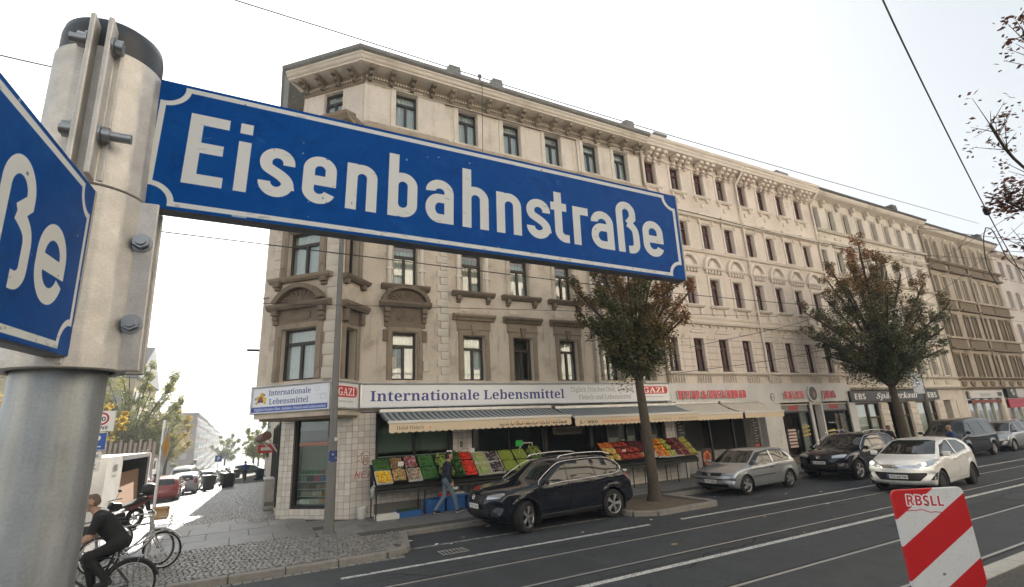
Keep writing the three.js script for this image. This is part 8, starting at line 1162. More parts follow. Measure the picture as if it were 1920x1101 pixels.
// walking man
person('man in dark jacket and faded jeans walking past the vegetable stand', [5.8, 0.125, -15.35], 0, [
  [[-0.01, 0.95, -0.07], [-0.01, 0.95, 0.07], 0.115, 0.115, 'jeans'], [[0, 1.02, 0], [0.03, 1.3, 0], 0.125, 0.145, 'navy'], [[0.02, 1.34, -0.1], [0.02, 1.34, 0.1], 0.1, 0.1, 'navy'], [[0.03, 1.45, 0], [0.06, 1.56, 0], 0.058, 0.054, 'skin'], [[0.02, 1.44, -0.03], [0.03, 1.44, 0.03], 0.07, 0.07, 'navy'],
  [[0.0, 0.92, 0.09], [0.2, 0.5, 0.09], 0.088, 0.062, 'jeans'], [[0.2, 0.5, 0.09], [0.3, 0.12, 0.09], 0.064, 0.05, 'jeans'], [[0.29, 0.075, 0.09], [0.47, 0.1, 0.09], 0.046, 0.034, 'shoe'], [[0.27, 0.03, 0.09], [0.47, 0.06, 0.09], 0.024, 0.02, 'sole', 0.012],
  [[0.0, 0.92, -0.09], [-0.04, 0.5, -0.09], 0.088, 0.062, 'jeans'], [[-0.04, 0.5, -0.09], [-0.32, 0.16, -0.09], 0.064, 0.05, 'jeans'], [[-0.34, 0.09, -0.09], [-0.18, 0.045, -0.09], 0.045, 0.036, 'shoe'], [[-0.36, 0.06, -0.09], [-0.16, 0.018, -0.09], 0.02, 0.018, 'sole', 0.012],
  [[0.01, 1.38, 0.19], [-0.07, 1.12, 0.225], 0.068, 0.055, 'navy'], [[-0.07, 1.12, 0.225], [0.06, 0.93, 0.22], 0.055, 0.044, 'navy'], [[0.01, 1.38, -0.19], [0.06, 1.12, -0.225], 0.068, 0.055, 'navy'], [[0.06, 1.12, -0.225], [0.2, 0.96, -0.21], 0.055, 0.044, 'navy']],
headBones([0.09, 1.645, 0], 0, 'hair'), [handBones([0.065, 0.92, 0.22], [0.35, -0.9, 0], [0.9, 0.3, 0], 0.6), handBones([0.21, 0.945, -0.21], [0.5, -0.85, 0], [0.85, 0.4, 0], 0.6)]);
// bald man by the black van, blue top
person('bald man in a blue top with a pale shirt beside the black van', [28.4, 0.0, -11.35], 2.2, [[[0, 0.95, -0.07], [0, 0.95, 0.07], 0.13, 0.13, 'grey'], [[0, 1.05, 0], [0, 1.3, 0], 0.15, 0.16, 'blue'], [[0, 1.34, -0.12], [0, 1.34, 0.12], 0.1, 0.1, 'blue'], [[0.09, 1.2, 0.05], [0.08, 1.38, 0.04], 0.075, 0.06, 'pale'], [[0, 1.44, 0], [0.02, 1.53, 0], 0.062, 0.06, 'skin'], [[0, 0.9, 0.1], [0.02, 0.5, 0.11], 0.09, 0.065, 'grey'], [[0.02, 0.5, 0.11], [0, 0.1, 0.11], 0.065, 0.05, 'grey'], [[0, 0.05, 0.11], [0.16, 0.04, 0.12], 0.045, 0.035, 'shoe'], [[0, 0.9, -0.1], [0.02, 0.5, -0.11], 0.09, 0.065, 'grey'], [[0.02, 0.5, -0.11], [0, 0.1, -0.11], 0.065, 0.05, 'grey'], [[0, 0.05, -0.11], [0.16, 0.04, -0.12], 0.045, 0.035, 'shoe'], [[0, 1.38, 0.2], [-0.02, 1.1, 0.26], 0.07, 0.056, 'blue'], [[-0.02, 1.1, 0.26], [0.16, 0.98, 0.2], 0.054, 0.042, 'blue'], [[0, 1.38, -0.2], [-0.02, 1.1, -0.26], 0.07, 0.056, 'blue'], [[-0.02, 1.1, -0.26], [0.16, 0.98, -0.2], 0.054, 0.042, 'blue']], headBones([0.04, 1.62, 0], 0, null), [handBones([0.17, 0.975, 0.2], [1, -0.3, -0.2], [0, 1, 0], 0.7), handBones([0.17, 0.975, -0.2], [1, -0.3, 0.2], [0, 1, 0], 0.7)]);
// dark figure in the EBS doorway
person('person in black sitting in the doorway under the EBS sign', [31.9, 0.12, -15.6], -Math.PI / 2 - 0.4, [[[0, 0.8, -0.08], [0, 0.8, 0.08], 0.13, 0.13, 'black'], [[0, 0.9, 0], [0.05, 1.15, 0], 0.14, 0.15, 'black'], [[0.05, 1.18, -0.12], [0.05, 1.18, 0.12], 0.1, 0.1, 'black'], [[0.05, 1.28, 0], [0.08, 1.36, 0], 0.06, 0.055, 'skin'], [[0, 0.78, 0.1], [0.35, 0.7, 0.12], 0.085, 0.07, 'black'], [[0.35, 0.7, 0.12], [0.3, 0.12, 0.12], 0.066, 0.05, 'black'], [[0.3, 0.05, 0.12], [0.46, 0.04, 0.12], 0.045, 0.035, 'shoe'], [[0, 0.78, -0.1], [0.35, 0.7, -0.12], 0.085, 0.07, 'black'], [[0.35, 0.7, -0.12], [0.3, 0.12, -0.12], 0.066, 0.05, 'black'], [[0.3, 0.05, -0.12], [0.46, 0.04, -0.12], 0.045, 0.035, 'shoe'], [[0.05, 1.22, 0.19], [0.1, 0.95, 0.22], 0.066, 0.055, 'black'], [[0.1, 0.95, 0.22], [0.3, 0.82, 0.12], 0.054, 0.042, 'black'], [[0.05, 1.22, -0.19], [0.1, 0.95, -0.22], 0.066, 0.055, 'black'], [[0.1, 0.95, -0.22], [0.3, 0.82, -0.12], 0.054, 0.042, 'black']], headBones([0.1, 1.45, 0], 0, 'hair'), [handBones([0.31, 0.82, 0.12], [1, -0.2, -0.3], [0, 1, 0], 0.6), handBones([0.31, 0.82, -0.12], [1, -0.2, 0.3], [0, 1, 0], 0.6)]);
solo('door_stool', [rbx(0.36, 0.06, 0.36, 0.02, 31.9, 0.7, -15.6), cyl([31.8, 0.12, -15.7], [31.78, 0.69, -15.72], 0.018), cyl([32.0, 0.12, -15.7], [32.02, 0.69, -15.72], 0.018), cyl([31.8, 0.12, -15.5], [31.78, 0.69, -15.48], 0.018), cyl([32.0, 0.12, -15.5], [32.02, 0.69, -15.48], 0.018)], M.darkMetal, 'dark stool under the person in black by the EBS doorway', 'stool');
// ---------- bicycles ----------
function bicycle(label, pos, turn, o) {   // origin: ground under the rear axle, local +x forward
  const b = thing('bicycle', label, 'bicycle', pos, turn, o.group), R = o.R || 0.35, wb = 1.06, fm = std({ color: o.col, roughness: 0.4, metalness: o.metal ?? 0.3 });
  const steer = o.steer || 0, wheel = (x, a) => { const w = part(b, 'wheel', new THREE.TorusGeometry(R - 0.02, 0.019, 8, 44), M.rubber, [x, R, 0], a); part(w, 'rim', new THREE.TorusGeometry(R - 0.045, 0.012, 6, 44), M.alu); part(w, 'spokes', Array.from({ length: 28 }, (_, k) => { const t = k / 28 * 6.283, s = k % 2 ? 0.03 : -0.03, u = t + (k % 4 < 2 ? 0.35 : -0.35); return cyl([0.02 * Math.cos(u), 0.02 * Math.sin(u), s], [(R - 0.05) * Math.cos(t), (R - 0.05) * Math.sin(t), 0], 0.0016, 0.0016, 4); }), M.steel); part(w, 'hub', cyl([0, 0, -0.045], [0, 0, 0.045], 0.022, 0.022, 10), M.steel); return w; };
  wheel(0, 0); wheel(wb, steer);
  const bb_ = [0.44, 0.29, 0], st = [0.27, 0.82, 0], hd = [0.86, 0.86, 0], hb = [0.9, 0.66, 0];
  part(b, 'frame', [cyl(bb_, st, 0.017), o.step ? tube([hb, [0.68, 0.42, 0], bb_], 0.02, 8, 12) : cyl(hb, bb_, 0.019), o.step ? tube([[0.88, 0.76, 0], [0.7, 0.54, 0], [0.4, 0.44, 0]], 0.016, 8, 12) : cyl([0.865, 0.83, 0], [0.285, 0.79, 0], 0.016), cyl(hd, hb, 0.022), cyl([0, R, 0.05], bb_, 0.011), cyl([0, R, -0.05], bb_, 0.011), cyl([0, R, 0.05], [0.29, 0.76, 0.015], 0.009), cyl([0, R, -0.05], [0.29, 0.76, -0.015], 0.009)], fm);
  part(b, 'fork', [tube([[0.9, 0.66, 0.03], [0.95, 0.55, 0.05], [wb, R, 0.052]], 0.012, 8, 10), tube([[0.9, 0.66, -0.03], [0.95, 0.55, -0.05], [wb, R, -0.052]], 0.012, 8, 10), cyl([0.9, 0.66, -0.04], [0.9, 0.66, 0.04], 0.016)], fm);
  part(b, 'handlebar', [cyl(hd, [0.83, 1.02, 0], 0.014), tube([[0.68, 1.05, 0.3], [0.8, 1.06, 0.25], [0.86, 1.03, 0.08], [0.86, 1.03, -0.08], [0.8, 1.06, -0.25], [0.68, 1.05, -0.3]], 0.012, 8, 30)], M.alu); for (const s of [1, -1]) part(b, 'grip', cyl([0.67, 1.05, s * 0.3], [0.77, 1.058, s * 0.265], 0.018), M.rubber);
  part(b, 'saddle', [cyl(st, [0.245, 0.93, 0], 0.013), (() => { const g = new THREE.SphereGeometry(0.13, 14, 8); g.scale(1.05, 0.32, 0.62); g.translate(0.2, 0.95, 0); return g; })(), (() => { const g = new THREE.SphereGeometry(0.06, 10, 8); g.scale(1.8, 0.5, 0.6); g.translate(0.33, 0.955, 0); return g; })()], M.rubber);
  part(b, 'crankset', [(() => { const g = new THREE.TorusGeometry(0.085, 0.008, 6, 24); g.translate(bb_[0], bb_[1], 0.05); return g; })(), cyl([0.44, 0.29, 0.06], [0.56, 0.2, 0.07], 0.01), cyl([0.44, 0.29, -0.06], [0.32, 0.38, -0.07], 0.01), bx(0.09, 0.02, 0.08, 0.57, 0.19, 0.12), bx(0.09, 0.02, 0.08, 0.31, 0.39, -0.12), cyl([0, R + 0.03, 0.05], [0.44, 0.375, 0.05], 0.004), cyl([0, R - 0.03, 0.05], [0.44, 0.205, 0.05], 0.004)], M.darkMetal);
  if (o.guards !== false) for (const [x, a0, a1] of [[0, 0.25, 2.9], [wb, 0.6, 2.6]]) { const pts = []; for (let k = 0; k <= 14; k++) { const a = lerp(a0, a1, k / 14); pts.push([(R + 0.02) * Math.cos(a), (R + 0.02) * Math.sin(a), 0]); } const g = tube(pts, 0.022, 6, 28); g.scale(1, 1, 0.9); part(b, 'mudguard', g, o.dark ? M.darkMetal : M.alu, [x, R, 0]); }
  if (o.rack) part(b, 'carrier', [cyl([0.18, 0.78, 0.05], [-0.22, 0.77, 0.05], 0.007), cyl([0.18, 0.78, -0.05], [-0.22, 0.77, -0.05], 0.007), cyl([-0.05, 0.775, -0.05], [-0.05, 0.775, 0.05], 0.007), cyl([-0.22, 0.77, -0.05], [-0.22, 0.77, 0.05], 0.007), cyl([0, R, 0.06], [-0.1, 0.77, 0.06], 0.006), cyl([0, R, -0.06], [-0.1, 0.77, -0.06], 0.006)], M.steel);
  if (o.basket) part(b, 'basket', [...Array.from({ length: 5 }, (_, k) => tube([[0.9, 0.82 + k * 0.05, -0.14], [1.16, 0.82 + k * 0.05, -0.14], [1.16, 0.82 + k * 0.05, 0.14], [0.9, 0.82 + k * 0.05, 0.14]], 0.004, 4, 16)), ...Array.from({ length: 7 }, (_, k) => cyl([1.15, 0.8, -0.14 + k * 0.046], [1.17, 1.04, -0.14 + k * 0.046], 0.003, 0.003, 4)), bx(0.26, 0.006, 0.28, 1.03, 0.82, 0)], M.alu);
  if (o.tilt) b.rotation.x = o.tilt; return b;
}
bicycle('dark bicycle ridden by the bald man in black', [-1.34, 0, -10.98], Math.PI - 0.04, { col: col(0.03, 0.032, 0.035), dark: true, rack: true, R: 0.36, group: 'bicycles by the corner' });
person('bald man in black riding a bicycle, leaning forward, half hidden by the sign post', [-1.34, 0, -10.98], Math.PI - 0.04, [
  [[0.2, 1.02, -0.08], [0.2, 1.02, 0.08], 0.125, 0.125, 'black'], [[0.26, 1.1, 0], [0.46, 1.35, 0], 0.14, 0.155, 'black'], [[0.5, 1.4, -0.12], [0.5, 1.4, 0.12], 0.1, 0.1, 'black'], [[0.54, 1.47, 0], [0.62, 1.56, 0], 0.062, 0.058, 'skin'], [[0.53, 1.46, -0.03], [0.53, 1.46, 0.03], 0.07, 0.07, 'black'],
  [[0.2, 1.0, 0.1], [0.6, 0.72, 0.11], 0.098, 0.072, 'black'], [[0.6, 0.72, 0.11], [0.5, 0.3, 0.12], 0.072, 0.052, 'black'], [[0.48, 0.25, 0.12], [0.66, 0.235, 0.12], 0.045, 0.035, 'shoe'],
  [[0.2, 1.0, -0.1], [0.58, 0.86, -0.11], 0.098, 0.072, 'black'], [[0.58, 0.86, -0.11], [0.3, 0.5, -0.12], 0.072, 0.052, 'black'], [[0.26, 0.45, -0.12], [0.42, 0.43, -0.12], 0.045, 0.035, 'shoe'],
  [[0.5, 1.41, 0.19], [0.56, 1.24, 0.23], 0.074, 0.06, 'black'], [[0.55, 1.26, 0.23], [0.58, 1.16, 0.25], 0.046, 0.044, 'skin'], [[0.58, 1.16, 0.25], [0.7, 1.08, 0.29], 0.043, 0.03, 'skin'], [[0.5, 1.41, -0.19], [0.56, 1.24, -0.23], 0.074, 0.06, 'black'], [[0.55, 1.26, -0.23], [0.58, 1.16, -0.25], 0.046, 0.044, 'skin'], [[0.58, 1.16, -0.25], [0.7, 1.08, -0.29], 0.043, 0.03, 'skin']],
headBones([0.66, 1.655, 0], 0.15, 'stubble', -0.25), [handBones([0.69, 1.085, 0.29], [0.8, -0.3, 0.05], [0.2, 0.9, -0.3], 1), handBones([0.69, 1.085, -0.29], [0.8, -0.3, -0.05], [0.2, 0.9, 0.3], 1)]);
bicycle('silver step-through bicycle with wire basket leaning by the diamond sign post', [-2.2, 0.12, -13.4], -0.12, { col: col(0.42, 0.43, 0.46), metal: 0.7, step: true, basket: true, rack: true, steer: -0.15, tilt: 0.07, R: 0.355, group: 'bicycles by the corner' });
bicycle('second silver bicycle right behind the step-through one', [-2.3, 0.12, -14.0], -0.22, { col: col(0.3, 0.31, 0.33), metal: 0.6, rack: true, steer: -0.3, tilt: 0.05, R: 0.35, group: 'bicycles by the corner' });
bicycle('dark bicycle parked behind the rider near the post', [-3.25, 0.12, -14.9], 0.35, { col: col(0.05, 0.05, 0.055), dark: true, tilt: 0.06, group: 'bicycles by the corner' });
{ const b = thing('saddle_bag', 'small tan bag in front of the second silver bicycle', 'bag', [-1.35, 1.05, -14.3]); part(b, 'bag', rbx(0.3, 0.24, 0.2, 0.06), std({ color: col(0.42, 0.27, 0.12), roughness: 0.8 })); part(b, 'flap', rbx(0.31, 0.1, 0.21, 0.04, 0, 0.1, 0), std({ color: col(0.3, 0.19, 0.09), roughness: 0.8 })); }
// far cyclist going away down the pavement
{ const z = -54, c = bicycle('bicycle ridden away down the side pavement', [0.95, gy(z), z], Math.PI / 2 + 0.05, { col: col(0.05, 0.05, 0.06), dark: true, group: 'bicycles by the corner' });
  person('person in dark jacket cycling away down the side pavement', [0.95, gy(z), z], Math.PI / 2 + 0.05, [[[0.22, 1.02, -0.08], [0.22, 1.02, 0.08], 0.13, 0.13, 'grey'], [[0.24, 1.1, 0], [0.34, 1.42, 0], 0.15, 0.17, 'blue'], [[0.36, 1.46, -0.13], [0.36, 1.46, 0.13], 0.1, 0.1, 'blue'], [[0.38, 1.54, 0], [0.42, 1.62, 0], 0.062, 0.058, 'skin'], [[0.22, 1, 0.1], [0.6, 0.74, 0.12], 0.095, 0.07, 'grey'], [[0.6, 0.74, 0.12], [0.5, 0.28, 0.12], 0.07, 0.05, 'grey'], [[0.48, 0.23, 0.12], [0.64, 0.22, 0.12], 0.045, 0.035, 'shoe'], [[0.22, 1, -0.1], [0.58, 0.86, -0.12], 0.095, 0.07, 'grey'], [[0.58, 0.86, -0.12], [0.32, 0.48, -0.12], 0.07, 0.05, 'grey'], [[0.3, 0.43, -0.12], [0.46, 0.42, -0.12], 0.045, 0.035, 'shoe'], [[0.36, 1.47, 0.2], [0.46, 1.22, 0.26], 0.07, 0.056, 'blue'], [[0.46, 1.22, 0.26], [0.7, 1.08, 0.29], 0.054, 0.036, 'blue'], [[0.36, 1.47, -0.2], [0.46, 1.22, -0.26], 0.07, 0.056, 'blue'], [[0.46, 1.22, -0.26], [0.7, 1.08, -0.29], 0.054, 0.036, 'blue']], headBones([0.45, 1.71, 0], 0, 'hair'), [handBones([0.69, 1.085, 0.29], [0.8, -0.3, 0.05], [0.2, 0.9, -0.3], 1), handBones([0.69, 1.085, -0.29], [0.8, -0.3, -0.05], [0.2, 0.9, 0.3], 1)]); }
// ---------- motorcycle ----------
{
  const m = thing('motorcycle', 'dark motorcycle with a black top case parked beside the box truck', 'motorcycle', [-2.62, gy(-20.6), -20.6], Math.PI + 0.9); const R = 0.31; m.rotation.x = 0.1;
  for (const x of [0, 1.35]) { const w = part(m, 'wheel', new THREE.TorusGeometry(R - 0.06, 0.065, 10, 32), M.rubber, [x, R, 0]); part(w, 'rim', [new THREE.TorusGeometry(R - 0.12, 0.015, 6, 28), cyl([0, 0, -0.06], [0, 0, 0.06], 0.05), ...[0, 1, 2, 3, 4].map((k) => cyl([0, 0, 0], [(R - 0.12) * Math.cos(k * 1.2566), (R - 0.12) * Math.sin(k * 1.2566), 0], 0.014, 0.014, 6))], M.alloy); }
  const shape = (pts, w, r) => { const g = slab(pts, -w / 2, w / 2, [], r); return uvm(g); };
  part(m, 'engine', [rbx(0.46, 0.34, 0.3, 0.06, 0.66, 0.42, 0), cyl([0.55, 0.28, 0.17], [0.0, 0.34, 0.19], 0.04, 0.06, 12)], M.darkMetal);
  part(m, 'tank', shape([[0.52, 0.74], [0.62, 0.9], [0.86, 0.96], [1.05, 0.86], [1.02, 0.7], [0.7, 0.66]], 0.28, 0.06), PAINT.black); part(m, 'seat', shape([[-0.32, 0.86], [-0.1, 0.88], [0.2, 0.82], [0.56, 0.78], [0.6, 0.7], [0.1, 0.7], [-0.3, 0.78]], 0.26, 0.05), M.rubber);
  part(m, 'tail_fairing', shape([[-0.42, 0.84], [-0.1, 0.78], [0.3, 0.7], [0.3, 0.58], [-0.05, 0.62], [-0.4, 0.76]], 0.22, 0.04), std({ color: col(0.12, 0.03, 0.03), roughness: 0.4 })); part(m, 'rear_mudguard', shape([[-0.42, 0.78], [-0.5, 0.45], [-0.46, 0.44], [-0.34, 0.78]], 0.16, 0.02), M.plastic);
  part(m, 'fork', [cyl([1.35, R, 0.09], [1.08, 1.0, 0.1], 0.026), cyl([1.35, R, -0.09], [1.08, 1.0, -0.1], 0.026)], M.steel); part(m, 'front_mudguard', tube([[1.62, 0.5, 0], [1.5, 0.66, 0], [1.35, 0.7, 0], [1.15, 0.6, 0]], 0.06, 8, 14), PAINT.black);
  part(m, 'handlebar', tube([[0.84, 1.08, 0.36], [0.98, 1.06, 0.24], [1.06, 1.02, 0.06], [1.06, 1.02, -0.06], [0.98, 1.06, -0.24], [0.84, 1.08, -0.36]], 0.014, 8, 30), M.darkMetal); for (const s of [1, -1]) part(m, 'mirror', [cyl([0.95, 1.07, s * 0.26], [0.92, 1.28, s * 0.32], 0.007), tf(rbx(0.03, 0.08, 0.12, 0.02), [0.92, 1.31, s * 0.33])], M.plastic);
  part(m, 'headlight', [(() => { const g = new THREE.SphereGeometry(0.12, 16, 12); g.scale(0.8, 1, 1); g.translate(1.2, 0.96, 0); return g; })()], std({ color: col(0.12, 0.06, 0.045), roughness: 0.35 })); part(m, 'top_case', [(() => { const g = new THREE.SphereGeometry(0.24, 20, 14); g.scale(0.9, 0.72, 1); g.translate(-0.42, 1.1, 0); return g; })(), rbx(0.36, 0.06, 0.36, 0.02, -0.4, 0.94, 0)], M.plastic); part(m, 'side_stand', cyl([0.6, 0.3, -0.1], [0.55, 0.0, -0.3], 0.014), M.darkMetal);
}
// ---------- side street: truck, bins, signs, houses ----------
{
  const z0 = -18.7, t = thing('box_truck', 'white box truck with its side door open, tan board inside', 'truck', [-3.2, gy(-24) - 0.1, z0]), L = 8.7, H0 = 0.62, H1 = 2.36;
  const wm = std({ map: plaster([0.62, 0.61, 0.58], [0.5, 0.48, 0.44], 0.4, 1, 131, 3, 256), roughness: 0.5 });
  part(t, 'side_panel', [bb(-0.05, 0, H0, H1, -2.4, 0)], wm); part(t, 'roof_panel', bb(-2.2, 0, H1, H1 + 0.05, -L, 0), wm); part(t, 'far_panel', bb(-2.2, -2.15, H0, H1, -L, 0), M.darkMetal); part(t, 'rear_panel', bb(-2.15, -0.05, H0, H1, -0.05, 0), wm); part(t, 'front_panel', bb(-2.15, -0.05, H0, H1, -L, -L + 0.05), M.darkMetal); part(t, 'floor', bb(-2.15, 0, H0 - 0.12, H0, -L, 0), M.darkMetal);
  part(t, 'corner_post', bb(-0.06, 0.01, H0, H1, -L, -L + 0.35), wm); part(t, 'top_rail', bb(-0.06, 0.015, H1 - 0.1, H1 + 0.05, -L + 0.35, -2.4), M.alu);
  part(t, 'load_board', tf(rbx(0.06, 1.2, 4.8, 0.02), [-0.25, H0 + 0.6, -5.4], 0, 0, 0.06), std({ map: dataTex(128, (u, v) => lin(0.42, 0.24, 0.14, 1 + 0.2 * tileNoise(u, v, 4, 133) + 0.12 * Math.sin(v * 110)), 0.8), roughness: 0.8 }));
  part(t, 'load_rack', [bb(-1.4, -1.2, H0, 2.1, -8, -3), bb(-1.2, -0.7, 1.75, 1.8, -7, -4)], M.darkMetal);
  { const f = face(1.6, 0.5, 0, 0, 0); f.rotateY(Math.PI / 2); part(t, 'lettering', f, std({ map: canvasTex(256, 80, (x, W, H) => { x.clearRect(0, 0, W, H); x.fillStyle = '#4a4a4c'; x.font = 'bold 44px sans-serif'; x.fillText('MKO', 60, 44); x.font = '18px sans-serif'; x.fillText('International', 40, 70); x.strokeStyle = '#a04a30'; x.lineWidth = 5; x.beginPath(); x.moveTo(34, 44); x.lineTo(54, 14); x.stroke(); }), transparent: true, alphaTest: 0.4, roughness: 0.5 }), [0.004, 1.75, -0.65]); }
  part(t, 'cab', uvm(slab([[0, 0.5], [1.9, 0.5], [1.95, 1.0], [1.5, 1.15], [1.0, 1.9], [0, 1.95]], -2.1, -0.1, [], 0.05)), wm, [0, 0, -L], Math.PI / 2); part(t, 'cab_window', uvm(slab([[0.25, 1.15], [1.35, 1.15], [0.95, 1.75], [0.25, 1.8]], -0.11, -0.09)), M.carGlass, [0, 0, -L], Math.PI / 2); part(t, 'mirror', rbx(0.16, 0.34, 0.1, 0.03, 0.16, 1.3, -L - 1.3), M.plastic); part(t, 'mirror_arm', cyl([0, 1.2, -L - 1.3], [0.14, 1.25, -L - 1.3], 0.015), M.plastic);
  for (const [z, x] of [[-1.6, -0.15], [-L - 0.9, -0.2], [-1.6, -2.05], [-L - 0.9, -2.0]]) { const w = part(t, 'wheel', tf(new THREE.TorusGeometry(0.26, 0.1, 10, 28), [0, 0, 0], Math.PI / 2), M.rubber, [x, 0.36, z]); part(w, 'rim', cyl([-0.06, 0, 0], [0.07, 0, 0], 0.2, 0.19, 20), M.alloy); }
  part(t, 'chassis', bb(-1.9, -0.3, 0.35, 0.5, -L - 1.6, -0.2), M.darkMetal);
}
function bin(label, x, z, turn, m = M.plastic) {
  const b = thing('wheelie_bin', label, 'bin', [x, gy(z), z], turn, 'wheelie bins on the side pavement'); const g = new THREE.CylinderGeometry(0.44, 0.36, 0.88, 4, 1); g.rotateY(Math.PI / 4); g.scale(1.05, 1, 1.1); g.translate(0, 0.5, 0); part(b, 'body', toCreasedNormals(g, 0.5), m); part(b, 'lid', uvm(slab([[-0.4, 0.94], [0.42, 0.94], [0.42, 1.0], [0.1, 1.07], [-0.4, 1.05]], -0.37, 0.37, [], 0.02)), m); part(b, 'handle', cyl([-0.42, 1.0, -0.28], [-0.42, 1.0, 0.28], 0.02), m); for (const s of [-1, 1]) part(b, 'wheel', cyl([-0.3, 0.1, s * 0.3], [-0.3, 0.1, s * 0.36], 0.1, 0.1, 16), M.rubber); part(b, 'rim', bb(-0.42, 0.42, 0.9, 0.95, -0.38, 0.38), m);
}
bin('black wheelie bin standing closest to the parked silver hatchback', -1.45, -43, 0.3); bin('black wheelie bin on the pavement edge, in the shadow line', -0.2, -45.4, -0.2); bin('dark bin just behind the middle one', -0.5, -49.5, 0.4); bin('farthest grey bin by the kerb', 0.4, -70, 0.1, std({ color: col(0.1, 0.1, 0.095), roughness: 0.6 })); bin('dark bin against the house wall on the right', 2.3, -57.5, 0.2, std({ color: col(0.02, 0.03, 0.04), roughness: 0.6 }));
